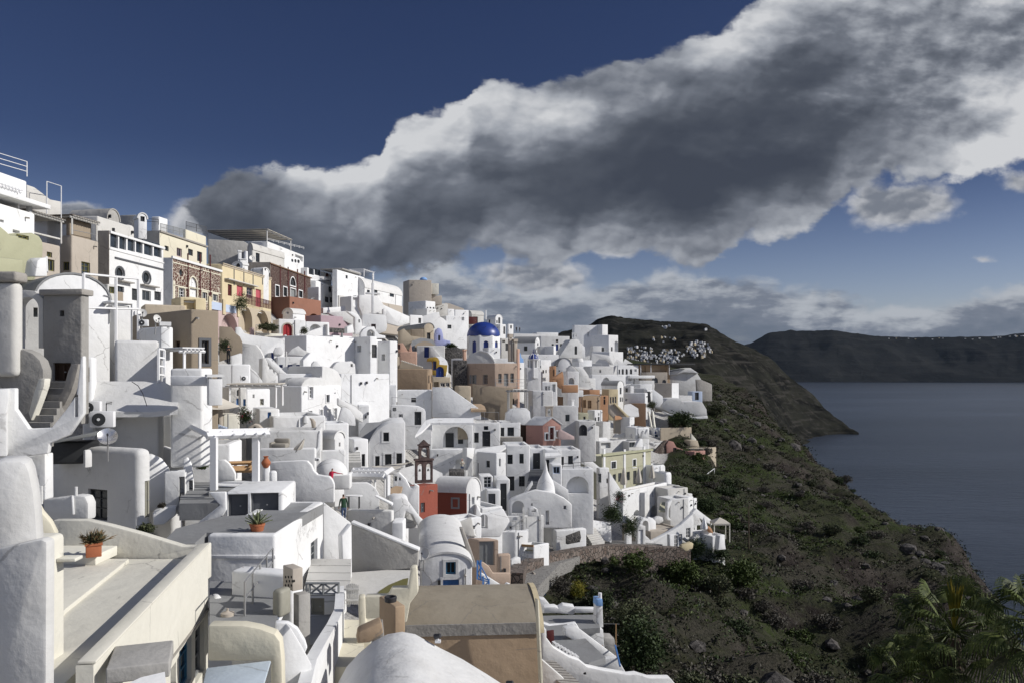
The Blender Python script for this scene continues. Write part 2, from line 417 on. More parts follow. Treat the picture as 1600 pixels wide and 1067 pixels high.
class Plane:
  """vertical plane through o along d (horizontal); turns photograph pixels into (u along, z up) and back"""
  def __init__(s,o,d,n=None):
    s.o=Vector(o);s.d=Vector(d);s.n=n if n is not None else Vector((s.d.y,-s.d.x,0))
    if s.n.dot(s.o)>0: s.n=-s.n           # outward = towards the camera
  def u(s,px):
    k=(px-800)/F
    # (ox+u dx) = k (oy+u dy)
    den=s.d.x-k*s.d.y
    if abs(den)<1e-4: den=1e-4 if den>=0 else -1e-4
    return (k*s.o.y-s.o.x)/den
  def uz(s,px,py):
    u=s.u(px);Y=s.o.y+u*s.d.y
    return u,(HZ-py)/F*Y
  def w(s,u,z,out=0.0): return Vector((s.o.x+u*s.d.x,s.o.y+u*s.d.y,z))+s.n*out
  def pt(s,px,py,out=0.0): return s.w(*s.uz(px,py),out)

def arch_loop(u0,u1,z0,z1,n=10,spring=None):
  """upright loop with a round head (counter-clockwise in u, z)"""
  r=(u1-u0)/2;zc=max(z0+.02,z1-abs(r)) if spring is None else spring
  h=z1-zc;c=(u0+u1)/2
  return [(u0,z0),(u1,z0)]+[(c+r*math.cos(math.pi*i/n),zc+h*math.sin(math.pi*i/n)) for i in range(n+1)]
def round_loop(u0,u1,z0,z1,n=14):
  c,d=(u0+u1)/2,(z0+z1)/2
  return [(c+(u1-u0)/2*math.cos(2*math.pi*i/n),d+(z1-z0)/2*math.sin(2*math.pi*i/n)) for i in range(n)]
def shrink(loop,k):
  cu=sum(p[0] for p in loop)/len(loop);u0=min(p[0] for p in loop);u1=max(p[0] for p in loop)
  z0=min(p[1] for p in loop);z1=max(p[1] for p in loop);cz=(z0+z1)/2;cu=(u0+u1)/2
  fu=1-2*k/max(u1-u0,1e-3);fz=1-2*k/max(z1-z0,1e-3)
  return [(cu+(u-cu)*fu,cz+(z-cz)*fz) for u,z in loop]
def ring(bm,pl,outer,inner,o0,o1):
  """frame between two loops with the same number of points, from depth o0 to o1"""
  n=len(outer)
  A=[bm.verts.new(pl.w(u,z,o1)) for u,z in outer];B=[bm.verts.new(pl.w(u,z,o1)) for u,z in inner]
  C=[bm.verts.new(pl.w(u,z,o0)) for u,z in outer];D=[bm.verts.new(pl.w(u,z,o0)) for u,z in inner]
  for i in range(n):
    j=(i+1) % n
    bm.faces.new((A[i],A[j],B[j],B[i]));bm.faces.new((B[i],B[j],D[j],D[i]))
    bm.faces.new((A[i],C[i],C[j],A[j]));bm.faces.new((C[i],D[i],D[j],C[j]))

# an opening: (kind, x0, y0, x1, y1[, colour[, trim]]) in pixels of the current crop
#  kinds: w window, W shuttered window, d door, D double door, a arched door, A arched recess, r round window, n niche (plain hole)
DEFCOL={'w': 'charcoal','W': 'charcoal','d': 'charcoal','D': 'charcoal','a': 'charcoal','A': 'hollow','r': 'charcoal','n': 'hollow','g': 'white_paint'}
def opening(root,pl,op,cut,wmat,depth_=.22):
  kind,x0,y0,x1,y1=op[:5];col=op[5] if len(op)>5 and op[5] else DEFCOL[kind];trim=op[6] if len(op)>6 else None
  x0,y0=XY(x0,y0);x1,y1=XY(x1,y1)
  ua,ub=pl.u(x0),pl.u(x1);um=(ua+ub)/2;Ym=pl.o.y+um*pl.d.y
  za,zb=(HZ-y1)/F*Ym,(HZ-y0)/F*Ym
  if ua>ub: ua,ub=ub,ua
  if ub-ua<.05 or zb-za<.05: return
  pxw=abs(x1-x0)
  if kind in 'aA': loop=arch_loop(ua,ub,za,zb)
  elif kind=='r': loop=round_loop(ua,ub,za,zb)
  else: loop=[(ua,za),(ub,za),(ub,zb),(ua,zb)]
  dd=depth_ if kind not in 'An' else (.9 if kind=='A' else .5)
  prism(cut,[pl.w(u,z,.15) for u,z in loop],-pl.n*(dd+.15))
  if trim:
    b2=bmesh.new();k=-.14 if trim!='thin' else -.07
    ring(b2,pl,shrink(loop,k),loop,-.01,.045)
    mesh('trim',b2,'white_paint' if trim=='thin' else trim,root)
  b2=bmesh.new()
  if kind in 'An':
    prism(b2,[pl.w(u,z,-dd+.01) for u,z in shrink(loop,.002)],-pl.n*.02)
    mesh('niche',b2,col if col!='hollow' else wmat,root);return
  back=-dd+.06
  if kind in 'dDa':
    prism(b2,[pl.w(u,z,back) for u,z in shrink(loop,.004)],-pl.n*.04)
    o=mesh('door',b2,col,root)
    if pxw>4.5:
      b3=bmesh.new();ring(b3,pl,shrink(loop,.006),shrink(loop,.07),back,back+.05)
      if kind=='D' or (kind=='a' and ub-ua>1): obox(b3,pl.w(um-.03,za,back),pl.d*.06,pl.n*.05,UP*(zb-za-.05))
      f=mesh('door_frame',b3,col,root);f.parent=o
      b3=bmesh.new();obox(b3,pl.w(um+.05,za+(zb-za)*.45,back+.04),pl.d*.05,pl.n*.05,UP*.05)
      f=mesh('handle',b3,'metal_grey',root);f.parent=o
    return
  if kind=='g':
    prism(b2,[pl.w(u,z,back) for u,z in shrink(loop,.004)],-pl.n*.03);o=mesh('window',b2,'glass',root)
    return
  # framed window
  fr=shrink(loop,.006);inn=shrink(loop,.075)
  ring(b2,pl,fr,inn,back-.02,back+.05)
  if pxw>4:
    obox(b2,pl.w(um-.025,za+.06,back),pl.d*.05,pl.n*.035,UP*(zb-za-.12))
    if zb-za>.9 and kind!='r':
      for t in (.36,.68): obox(b2,pl.w(ua+.06,za+(zb-za)*t,back+.003),pl.d*(ub-ua-.12),pl.n*.03,UP*.035)
  o=mesh('window',b2,col,root)
  b2=bmesh.new();prism(b2,[pl.w(u,z,back-.005) for u,z in shrink(loop,.02)],-pl.n*.02)
  g=mesh('pane',b2,'glass',root);g.parent=o
  if kind=='W' and pxw>3:
    w=(ub-ua)*.5
    for s,u0 in ((-1,ua-w),(1,ub)):
      b3=bmesh.new();obox(b3,pl.w(u0+.01,za,.004),pl.d*(w-.02),pl.n*.05,UP*(zb-za))
      f=mesh('shutter',b3,col,root)

CR=[0.0,0.0,1.0]
def crop(x,y,s): CR[:]=[x,y,s]
def XY(x,y): return CR[0]+x/CR[2],CR[1]+y/CR[2]

def boolean(o,cut):
  """cut the openings out of a wall mesh"""
  if not cut.verts:
    cut.free();return
  bmesh.ops.recalc_face_normals(cut,faces=cut.faces)
  o3=Vector(o.parent['o']) if o.parent else Vector((0,0,0))
  for v in cut.verts: v.co-=o3
  cm=bpy.data.meshes.new('cut');cut.to_mesh(cm);cut.free()
  co=bpy.data.objects.new('cut',cm);COL.objects.link(co)
  if o.parent: co.location=o3
  md=o.modifiers.new('b','BOOLEAN');md.object=co;md.operation='DIFFERENCE';md.solver='EXACT';md.use_self=True
  CUTS.append((o,co))
CUTS=[]
def apply_cuts():
  bpy.context.view_layer.update()
  dg=bpy.context.evaluated_depsgraph_get()
  res=[]
  for o,co in CUTS:
    me=bpy.data.meshes.new_from_object(o.evaluated_get(dg));res.append((o,me))
  for (o,me),(_,co) in zip(res,CUTS):
    if len(me.polygons)>3:
      old=o.data;o.modifiers.clear();o.data=me
      bm=bmesh.new();bm.from_mesh(me)
      for f in bm.faces: f.smooth=True
      for e in bm.edges: e.smooth=len(e.link_faces)==2 and e.calc_face_angle(3)<R(32)
      bm.to_mesh(me);bm.free()
      me.name=old.name;bpy.data.meshes.remove(old)
    else: o.modifiers.clear()
    cm=co.data;bpy.data.objects.remove(co);bpy.data.meshes.remove(cm)
  CUTS.clear()

def bld(label,xs,ys,a=20,Y=None,mat='white',roof='flat',L=(),Rr=(),cat='house',name='house',ext=3.5,w=None,par=.3,
    h=None,rmat=None,bev=.10,group=None,dz=0.0,top=None,floor='roof_white',rimm=None,aL=None,extras=None):
  """a building seen on its nearest corner. xs=(left,corner,right) columns,ys=(top,bottom) rows at the corner,
  a=heading of the right-hand face;left face is square to it. L/Rr: openings on the two faces.
  roof: flat,vR/vL (barrel with its gable on that face,rise h rows),slab,none"""
  xL,xC,xR=xs
  (xC,yt),(_,yb)=XY(xC,ys[0]),XY(xC,ys[1])
  xR=XY(xR,0)[0] if xR is not None else None
  xL=XY(xL,0)[0] if xL is not None else None
  if Y is None: Y=depth(xC,yb) or 300.0
  zt=(HZ-yt)/F*Y;zb=(HZ-yb)/F*Y
  C=Vector(((xC-800)/F*Y,Y,0));dr=heading(a);dl=heading((aL if aL is not None else a-90))
  pr=Plane(C,dr);pL=Plane(C,dl)
  wr=pr.u(xR) if xR is not None else 6.0
  wl=(pL.u(xL) if xL is not None else (w or 6.0))
  if w and xL is not None and w<0: wl=-w
  wr=min(max(wr,.3),40);wl=min(max(wl,.3),40)
  z0=zb-ext;root=thing(name,label,cat,(C.x,C.y,zb),group)
  root['_y']=Y
  cut=bmesh.new();bm=bmesh.new();hh=0
  A,B,D,E=C,C+dr*wr,C+dr*wr+dl*wl,C+dl*wl
  pr.n=-dl.copy();pL.n=-dr.copy()
  if roof in ('vR','vL'):
    plv,wid,ex,ln=(pr,wr,dl,wl) if roof=='vR' else (pL,wl,dr,wr)
    hh=(h/CR[2]/F*Y) if h else wid*.42
    n=14
    loop=[plv.w(0,z0),plv.w(wid,z0)]+[plv.w(wid/2+wid/2*math.cos(math.pi*i/n),zt+hh*math.sin(math.pi*i/n)) for i in range(n+1)]
    prism(bm,loop,ex*ln);bevel(bm,min(bev,.08),50)
    # roof shell, a little proud, with the rim that shows on the gable
    r_=bmesh.new();t=.10
    out=[(wid/2+(wid/2+t)*math.cos(math.pi*i/n),zt+(hh+t)*math.sin(math.pi*i/n)) for i in range(n+1)]
    inn=[(wid/2+(wid/2-.004)*math.cos(math.pi*i/n),zt+(hh-.004)*math.sin(math.pi*i/n)) for i in range(n,-1,-1)]
    prism(r_,[plv.w(u,z,.05) for u,z in out+inn],ex*(ln+.1))
    mesh('roof',r_,rmat or (mat if mat in ('old_white','rough_white') else 'roof_white' if mat=='white' else mat),root,40)
  elif roof=='gable':
    plv,wid,ex,ln=pr,wr,dl,wl
    hh=h/CR[2]/F*Y
    prism(bm,[plv.w(0,z0),plv.w(wid,z0),plv.w(wid,zt),plv.w(wid/2,zt+hh),plv.w(0,zt)],ex*ln);bevel(bm,.05,20)
    r_=bmesh.new();t=.14
    for s in (0,1):
      e0=(0,zt) if s==0 else (wid,zt);k=-t if s==0 else t
      prism(r_,[plv.w(e0[0]+k,e0[1],.12),plv.w(wid/2,zt+hh+.02,.12),plv.w(wid/2,zt+hh+.02+t,.12),plv.w(e0[0]+k,e0[1]+t,.12)],ex*(ln+.2))
    mesh('roof',r_,rmat or 'roof_white',root)
  else:
    hexa(bm,[Vector((q.x,q.y,z)) for z in (z0,zt) for q in (A,B,D,E)]);bevel(bm,bev,30,3)
    if roof=='flat' and wr>1.4 and wl>1.4:
      q=min(.32,wr*.16,wl*.16)
      obox(cut,Vector((C.x,C.y,zt-par))+dr*q+dl*q,dr*(wr-2*q),dl*(wl-2*q),UP*(par+1))
      r_=bmesh.new();obox(r_,Vector((C.x,C.y,zt-par-.05))+dr*(q+.003)+dl*(q+.003),dr*(wr-2*q-.006),dl*(wl-2*q-.006),UP*.09)
      mesh('roof',r_,floor,root)
    if rimm:
      r_=bmesh.new();q=.09
      for (o_,d1,l1,d2) in ((C,dr,wr,dl),(C,dl,wl,dr)):
        obox(r_,Vector((o_.x,o_.y,zt-.02))-d1*q-d2*q,d1*(l1+2*q if d1 is dr else l1+2*q),d2*(.3+q),UP*(.16 if d1 is dr else .158))
      mesh('cornice',r_,rimm,root)
  body=mesh('wall',bm,mat,root,32)
  for op in L: opening(root,pL,op,cut,mat)
  for op in Rr: opening(root,pr,op,cut,mat)
  boolean(body,cut)
  # wall lamps, rain spouts and pipes, away from the openings
  rn=random.Random(label);pw=wr*F/Y
  if cat=='house' and 38<Y<190 and zt-zb>1.6:
    taken=[sorted((pr.u(XY(o[1],0)[0]),pr.u(XY(o[3],0)[0]))) for o in Rr]
    def free(u): return .2<u<wr-.2 and all(u<a0-.25 or u>a1+.25 for a0,a1 in taken)
    for nm,m_,p_ in (('wall_lamp','dark_metal',.75),('wall_lamp','dark_metal',.4),('rain_spout','stone_cap',.5),('rain_spout','stone_cap',.4),('drain_pipe','metal_grey',.35)):
      u=rn.uniform(.06,.94)*wr
      if rn.random()>p_ or not free(u): continue
      g=bmesh.new()
      if nm=='wall_lamp': obox(g,pr.w(u,zt-rn.uniform(.75,1.3),0),pr.d*.14,pr.n*.18,UP*.24);g2=pr.w(u+.04,zt-.7,0)
      elif nm=='rain_spout': tube(g,pr.w(u,zt-.42,-.05),pr.w(u,zt-.47,.28),.055,6)
      else: tube(g,pr.w(u,zt-.1,.045),pr.w(u,zb-.5,.045),.035,5)
      mesh(nm,g,m_,root)
  return dict(root=root,pr=pr,pL=pL,C=C,dr=dr,dl=dl,wr=wr,wl=wl,zt=zt,zb=zb,Y=Y,hh=hh)

def slab(label,pts,Y=None,a=90,t=.35,mat='white',cat='wall',name='garden_wall',group=None,parent=None,bev=.08,ops=(),ext=0.0,back=True,at=None):
  """a wall of thickness t whose outline is given in pixels, standing on the upright plane through its first point (or at=) with heading a"""
  q=[XY(*p) for p in pts];o=XY(*at) if at else q[0]
  if Y is None:
    lowest=max(q,key=lambda p: p[1]);Y0=depth(*lowest) or 200
    # plane must pass lowest point at Y0
    pl=Plane(Vector(((lowest[0]-800)/F*Y0,Y0,0)),heading(a))
  else: pl=Plane(Vector(((o[0]-800)/F*Y,Y,0)),heading(a))
  bm=bmesh.new();loop=[pl.pt(*p) for p in q]
  if name=='vault_roof': t=-t            # its outline is the far end
  elif cat=='wall' and not parent: t=min(t,.7)
  if cat=='roof' and name!='vault_roof':   # the outline is the roof's own slope: lean it back
    rm=max(p[1] for p in q);loop=[]
    for x,y in q: Y0=pl.pt(x,y).y;loop.append(P(x,y,Y0*(1+1.3*(rm-y)/F)))
    prism(bm,loop,UP*-min(t,.22));bmesh.ops.triangulate(bm,faces=[f for f in bm.faces if len(f.verts)>4]);return one(name,bm,mat,label,cat,group,smooth=50),pl
  if ext:
    zl=min(p.z for p in loop)
    loop=[Vector((p.x,p.y,p.z-ext if abs(p.z-zl)<.5 else p.z)) for p in loop]
  prism(bm,loop,-pl.n*t);bevel(bm,min(bev,abs(t)*.2,.05 if bev<.1 else .16),40)
  if parent is not None: o_=mesh(name,bm,mat,parent,30);root=parent;ob=o_
  elif ops:
    c=loop[0];root=thing(name,label,cat,(c.x,c.y,min(p.z for p in loop)),group);ob=mesh('wall',bm,mat,root,30)
  else:
    return one(name,bm,mat,label,cat,group,smooth=30),pl
  cut=bmesh.new()
  for op in ops: opening(root,pl,op,cut,mat,min(.2,abs(t)*.6))
  if ops: boolean(ob,cut)
  else: cut.free()
  return root,pl
def flat(label,pts,Y=None,z=None,t=.3,mat='roof_grey',cat='terrace',name='terrace',group=None,parent=None,bev=.03,skirt=0.0):
  """a level slab whose top outline is given in pixels; z from its first point at distance Y"""
  q=[XY(*p) for p in pts]
  if z is None:
    if Y is None: Y=depth(*q[0])
    z=(HZ-q[0][1])/F*Y
  loop=[]
  for x,y in q:
    Yp=z*F/(HZ-y);loop.append(Vector(((x-800)/F*Yp,Yp,z)))
  bm=bmesh.new();prism(bm,loop,Vector((0,0,-t-skirt)));bevel(bm,bev,40)
  if parent is not None: return mesh(name,bm,mat,parent),z
  return one(name,bm,mat,label,cat,group),z
def stairs(label,p0,p1,Y0,w,n,a=90,mat='grey_plaster',name='staircase',Y1=None,cat='staircase',under=.6,group=None,parent=None):
  """steps from pixel p0 (foot, centre) at distance Y0 up to p1 at Y1; a = heading of the tread's width"""
  A=P(*XY(*p0),Y0);B=P(*XY(*p1),Y1 or Y0);d=heading(a)
  run=Vector((B.x-A.x,B.y-A.y,0));bm=bmesh.new();rise=(B.z-A.z)/n
  for i in range(n):
    o=A+run*(i/n)-d*w/2;ln=run*(1.0/n)
    if ln.length<.05: ln=Vector((d.y,-d.x,0))*-.25
    obox(bm,Vector((o.x,o.y,A.z+rise*i-under)),ln*1.02,d*(w-.002*i),UP*(rise+under))
  if parent is not None: return mesh(name,bm,mat,parent)
  return one(name,bm,mat,label,cat,group)
def dome(label,cx,cy,rx,Y=None,h=None,mat='white',cat='dome',name='dome_roof',parent=None,drum=0.0):
  """dome whose base centre is at pixel (cx, cy), radius rx columns, height h rows"""
  (x,y)=XY(cx,cy);r=rx/CR[2]/F;Y=Y or depth(x,y);r*=Y;hh=(h/CR[2]/F*Y) if h else r
  c=P(x,y,Y);bm=bmesh.new();pr=[(r,-drum),(r,0)] if drum else [(r,0)]
  for i in range(1,9): pr.append((r*math.cos(math.pi/2*i/9),hh*math.sin(math.pi/2*i/9)))
  pr.append((.01,hh));lathe(bm,c,pr,24)
  if parent is not None: return mesh(name,bm,mat,parent,60)
  return one(name,bm,mat,label,cat,smooth=60)
def balls(bm,c,r,sub=2,sq=(1,1,1)):
  g=bmesh.ops.create_icosphere(bm,subdivisions=sub,radius=r)
  for v in g['verts']: v.co=Vector((v.co.x*sq[0],v.co.y*sq[1],v.co.z*sq[2]))+Vector(c)
  return g['verts']

# ------------------------------------------------------------------ land, sea
def land_material(name,town=True):
  m,b,p=newmat(name);P_=gpos(b)
  geo=b.new('ShaderNodeNewGeometry');sn=b.new('ShaderNodeSeparateXYZ');b.L.new(geo.outputs['Normal'],sn.inputs[0])
  mpg=b.new('ShaderNodeMapping');b.L.new(P_,mpg.inputs[0]);mpg.inputs['Rotation'].default_value=(0,0,R(-20));mpg.inputs['Scale'].default_value=(.45,1.2,1)
  big=b.noise(mpg.outputs[0],.05,5,.6);mid=b.noise(mpg.outputs[0],.20,6,.65,.6);fine=b.noise(P_,1.6,6,.7);grain=b.noise(P_,6,5,.7)
  rock=b.mix(b.ss(mid,.35,.68),(.022,.018,.016,1),(.068,.058,.050,1))
  rock=b.mix(b.ss(fine,.58,.72),rock,(.115,.105,.095,1))
  scrub=b.mix(b.ss(fine,.35,.65),(.012,.016,.009,1),(.045,.047,.024,1))
  dry=b.mix(b.ss(grain,.35,.7),(.026,.025,.019,1),(.070,.064,.050,1))
  green=b.mix(b.ss(grain,.4,.65),(.018,.028,.008,1),(.050,.068,.018,1))
  c=b.mix(b.ss(mid,.44,.56),scrub,dry)
  c=b.mix(b.m('MULTIPLY',b.ss(big,.46,.60),b.ss(fine,.38,.56)),c,green)
  steep=b.ss(b.m('ADD',sn.outputs[2],b.m('MULTIPLY',b.m('SUBTRACT',mid,.5),.5)),.60,.86)
  c=b.mix(steep,rock,c)
  vc=b.new('ShaderNodeVertexColor',layer_name='town') if town else None
  if town:
    s2=b.new('ShaderNodeSeparateColor');b.L.new(vc.outputs[0],s2.inputs[0])
    wall=b.mix(b.ss(fine,.45,.7),(.52,.51,.49,1),(.26,.25,.23,1))
    c=b.mix(b.ss(b.m('ADD',s2.outputs[0],b.m('MULTIPLY',b.m('SUBTRACT',mid,.5),.25)),.4,.6),c,wall)
  b.put(p.inputs['Base Color'],c);p.inputs['Roughness'].default_value=.95;p.inputs['Specular IOR Level'].default_value=.1
  h=b.m('ADD',b.m('MULTIPLY',fine,.9),b.m('MULTIPLY',grain,.35))
  bump(b,p,h,.9,.5)
  MATS[name]=m
land_material('hillside')
def fbm(x,y,z=0,o=5,s=1.0): return noise.fractal(Vector((x*s,y*s,z)),.9,2.1,o)
def ridged(x,y,s,o=5,z=0.0):
  v=0;a=.5;f=s
  for i in range(o):
    v+=a*(1-abs(noise.noise(Vector((x*f,y*f,z+i*7.3)))*2));a*=.5;f*=2.1
  return v
def townness(X,Y):
  c=interp(C_PATH,Y);a=interp(C_RIDGE,Y)
  e=(c[0]-2-(6 if Y>125 else 0)-X)/4
  return max(0,min(1,e))*max(0,min(1,(320-Y)/15))
def ground_z(X,Y):
  z=TZ(X,Y);t=townness(X,Y)
  c=interp(C_PATH,Y);s=interp(C_SHO,Y)
  k=max(0.0,min(1.0,(X-c[0])/(8 if Y<120 else 26)))
  if k>0:
    n=fbm(X,Y,0,5,.045)*3.4+(ridged(X*.45+Y*.2,Y*.9-X*.25,.055,5)-.55)*8.0+(ridged(X,Y,.16,3,4)-.5)*2.0+fbm(X,Y,5,4,.35)*.55
    n+=abs(noise.noise(Vector((X*.9,Y*.9,3))))*.5
    over=max(0,min(1,(X-s[0])/25))
    n=n*(1+over*1.8)
    edge=max(0,1-abs(X-s[0])/22)
    n+=edge*(fbm(X,Y,2,4,.09)*1.6+.4)
    z+=n*k-3.2*math.exp(-((X-50)**2+((Y-186)*.8)**2)/260)
  z-=t*2.6
  return z
GRID={}
def build_ground():
  bm=bmesh.new();col=bm.loops.layers.color.new('town')
  xs=[-110+4*i for i in range(12)]+[-62+1.6*i for i in range(165)];xs=[x for x in xs]
  x=xs[-1]
  ys=[-40+3*i for i in range(18)]+[14+1.5*i for i in range(262)]+[407+5*i for i in range(24)]
  V=[]
  for y in ys:
    row=[]
    for x in xs:
      row.append(bm.verts.new((x,y,ground_z(x,y))))
    V.append(row)
  tw=[[townness(x,y) for x in xs] for y in ys]
  for j in range(len(ys)-1):
    for i in range(len(xs)-1):
      f=bm.faces.new((V[j][i],V[j][i+1],V[j+1][i+1],V[j+1][i]));f.smooth=True
      for l,(jj,ii) in zip(f.loops,((j,i),(j,i+1),(j+1,i+1),(j+1,i))):
        t=tw[jj][ii];l[col]=(t,t,t,1)
  me=bpy.data.meshes.new('hillside');bm.to_mesh(me);bm.free();me.materials.append(MATS['hillside'])
  o=bpy.data.objects.new('hillside',me);COL.objects.link(o);o['kind']='structure'
  o['label']='dark scrubby cliffside falling from the white town to the sea'
  return o
HILL=build_ground()
SEA=-120.0
def build_sea():
  m,b,p=newmat('sea');P_=gpos(b)
  mp=b.new('ShaderNodeMapping');b.L.new(P_,mp.inputs[0]);mp.inputs['Scale'].default_value=(.35,1.0,1)
  w1=b.noise(mp.outputs[0],.10,6,.65);w2=b.noise(mp.outputs[0],.6,5,.6);w3=b.noise(mp.outputs[0],.004,4,.6)
  mp2=b.new('ShaderNodeMapping');b.L.new(P_,mp2.inputs[0]);mp2.inputs['Scale'].default_value=(.12,1.0,1)
  w4=b.noise(mp2.outputs[0],.003,5,.6,.5)
  cap=b.ss(w2,.80,.84)
  c=b.mix(b.ss(w4,.40,.62),(.020,.028,.042,1),(.040,.052,.074,1))
  c=b.mix(b.ss(w3,.4,.7),c,(.020,.028,.044,1))
  c=b.mix(cap,c,(.4,.42,.45,1))
  b.put(p.inputs['Base Color'],c);p.inputs['Roughness'].default_value=.32;p.inputs['IOR'].default_value=1.33
  p.inputs['Specular IOR Level'].default_value=.22
  bump(b,p,b.m('ADD',w1,b.m('MULTIPLY',w2,.35)),.8,2.2);MATS['sea']=m
  bm=bmesh.new();S=60000
  vs=[bm.verts.new(q) for q in ((-S,-3000,SEA),(S,-3000,SEA),(S,S,SEA),(-S,S,SEA))];bm.faces.new(vs)
  me=bpy.data.meshes.new('sea');bm.to_mesh(me);bm.free();me.materials.append(m)
  o=bpy.data.objects.new('sea',me);COL.objects.link(o);o['kind']='structure';o['label']='dark slate blue sea of the caldera'
build_sea()

def far_material(name,c0,c1,c2,s):
  m,b,p=newmat(name);P_=gpos(b)
  mp=b.new('ShaderNodeMapping');b.L.new(P_,mp.inputs[0]);mp.inputs['Scale'].default_value=(1,1,2.2)
  n=b.noise(mp.outputs[0],s,7,.65,.3);n2=b.noise(P_,s*8,5,.65)
  sz=b.new('ShaderNodeSeparateXYZ');b.L.new(P_,sz.inputs[0]);st=b.noise(b.comb(b.m('MULTIPLY',sz.outputs[0],.15),b.m('MULTIPLY',sz.outputs[1],.15),b.m('MULTIPLY',sz.outputs[2],3.0)),s*6,5,.6,.4)
  c=b.mix(b.ss(n,.38,.62),c0,c1);c=b.mix(b.m('MULTIPLY',b.ss(n2,.52,.7),.7),c,c2);c=b.mix(b.m('MULTIPLY',b.ss(st,.50,.66),.6),c,c2)
  b.put(p.inputs['Base Color'],c);p.inputs['Roughness'].default_value=1;p.inputs['Specular IOR Level'].default_value=0
  bump(b,p,n2,.7,1.5/s*.02);MATS[name]=m
far_material('headland_rock',(.010,.0105,.010,1),(.025,.0255,.021,1),(.052,.049,.044,1),.008)  # albedo set near black to stand for the cloud shadow on the headland
far_material('rim_rock',(.013,.014,.015,1),(.020,.021,.021,1),(.030,.030,.029,1),.0016)
def far_hill(name,label,mat,crest,foot,x0,x1,nx,nv,amp,backlen):
  """a hill as a true height field: for each bearing its crest (row, distance) and its foot (row, distance)"""
  def ip(tab,x):
    if x<=tab[0][0]: return tab[0][1:]
    for a,b_ in zip(tab,tab[1:]):
      if x<=b_[0]:
        t=(x-a[0])/(b_[0]-a[0]);return [p+(q-p)*t for p,q in zip(a[1:],b_[1:])]
    return tab[-1][1:]
  bm=bmesh.new();V=[]
  for i in range(nx+1):
    px=x0+(x1-x0)*i/nx;cy,cY=ip(crest,px);fy,fY=ip(foot,px);row=[]
    zc=(HZ-cy)/F*cY;zf=(HZ-fy)/F*fY
    k=(px-800)/F
    for j in range(nv+1):
      t=j/nv;Yp=fY+(cY-fY)*t;z=zf+(zc-zf)*(t**.9)
      env=math.sin(math.pi*min(1,t*1.02))**.6*1.5 if t<1 else 0;env+=.10*t
      s=1/amp*.11
      z+=env*amp*((ridged(k*Yp,Yp,s*.5,5)-.55)*1.6+fbm(k*Yp,Yp,1,5,s)*.5)
      z+=amp*.13*fbm(k*Yp,Yp,9,5,s*7)*min(1,8*t)+amp*.10*(ridged(k*Yp,Yp*.6,s*3.5,4,2)-.5)*min(1,6*t)*(1 if t<.97 else .3)
      row.append(bm.verts.new((k*Yp,Yp,z)))
    row.append(bm.verts.new((k*(cY+backlen),cY+backlen,zc-backlen*.35)))
    row.append(bm.verts.new((k*(cY+backlen*2.2),cY+backlen*2.2,SEA-20)))
    V.append(row)
  for A,B in zip(V,V[1:]):
    for j in range(len(A)-1): bm.faces.new((A[j],B[j],B[j+1],A[j+1]))
  for f in bm.faces: f.smooth=True
  me=bpy.data.meshes.new(name);bm.to_mesh(me);bm.free();me.materials.append(MATS[mat])
  o=bpy.data.objects.new(name,me);COL.objects.link(o);o['kind']='structure';o['label']=label
  return o
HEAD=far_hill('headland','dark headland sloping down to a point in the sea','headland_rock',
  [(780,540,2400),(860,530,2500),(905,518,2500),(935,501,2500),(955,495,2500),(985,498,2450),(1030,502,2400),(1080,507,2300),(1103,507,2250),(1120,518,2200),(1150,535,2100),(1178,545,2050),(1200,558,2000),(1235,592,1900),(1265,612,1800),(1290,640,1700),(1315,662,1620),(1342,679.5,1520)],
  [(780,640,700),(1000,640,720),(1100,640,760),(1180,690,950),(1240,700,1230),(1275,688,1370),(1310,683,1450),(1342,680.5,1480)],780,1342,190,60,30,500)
RIM=far_hill('caldera_rim','long flat-topped far cliff across the water','rim_rock',
  [(1040,560,9500),(1120,545,9500),(1172,537,9500),(1200,521,9500),(1235,516,9500),(1262,517,9400),(1300,515,9300),(1330,520,9300),(1370,525,9300),(1430,527,9300),(1500,526,9200),(1560,525,9100),(1600,520,9000),(1750,515,8800),(1950,530,8500)],
  [(1040,596,8600),(1950,597.5,8000)],1040,1950,200,40,55,2500)

# ------------------------------------------------------------------ extra parts and small things
def RY(px,X=-31.5): return -X*F/(800-XY(px,0)[0])
def part(b,name,mat,u,v,z,du,dv,dz,bev=.03,label=None):
  """box part of a building: u along the right face, v back from it, z from its wall top"""
  bm=bmesh.new();o=Vector((b['C'].x,b['C'].y,b['zt']+z))+b['dr']*u+b['dl']*v
  obox(bm,o,b['dr']*du,b['dl']*dv,UP*dz)
  if bev: bevel(bm,min(bev,abs(du)*.3,abs(dv)*.3,abs(dz)*.3))
  ob=mesh(name,bm,mat,b['root'])
  if label: ob['label']=label
  return ob
def strip(b,face,x0,y0,x1,y1,th,out,mat,name='string_course',off=-.01):
  """raised band on a face between two pixels"""
  pl=b['pr'] if face=='R' else b['pL'];p=XY(x0,y0);q=XY(x1,y1)
  a=pl.uz(*p);c=pl.uz(*q);bm=bmesh.new()
  obox(bm,pl.w(a[0],a[1]-th/2,off),pl.d*(c[0]-a[0]),pl.n*(out-off),UP*th)
  return mesh(name,bm,mat,b['root'])
def veneer(b,face,mat,name='side_wall'):
  pl,w=(b['pr'],b['wr']) if face=='R' else (b['pL'],b['wl'])
  bm=bmesh.new();obox(bm,pl.w(-.02,b['zb']-4,-.02),pl.d*(w+.02),pl.n*.05,UP*(b['zt']-b['zb']+4.02))
  return mesh(name,bm,mat,b['root'])
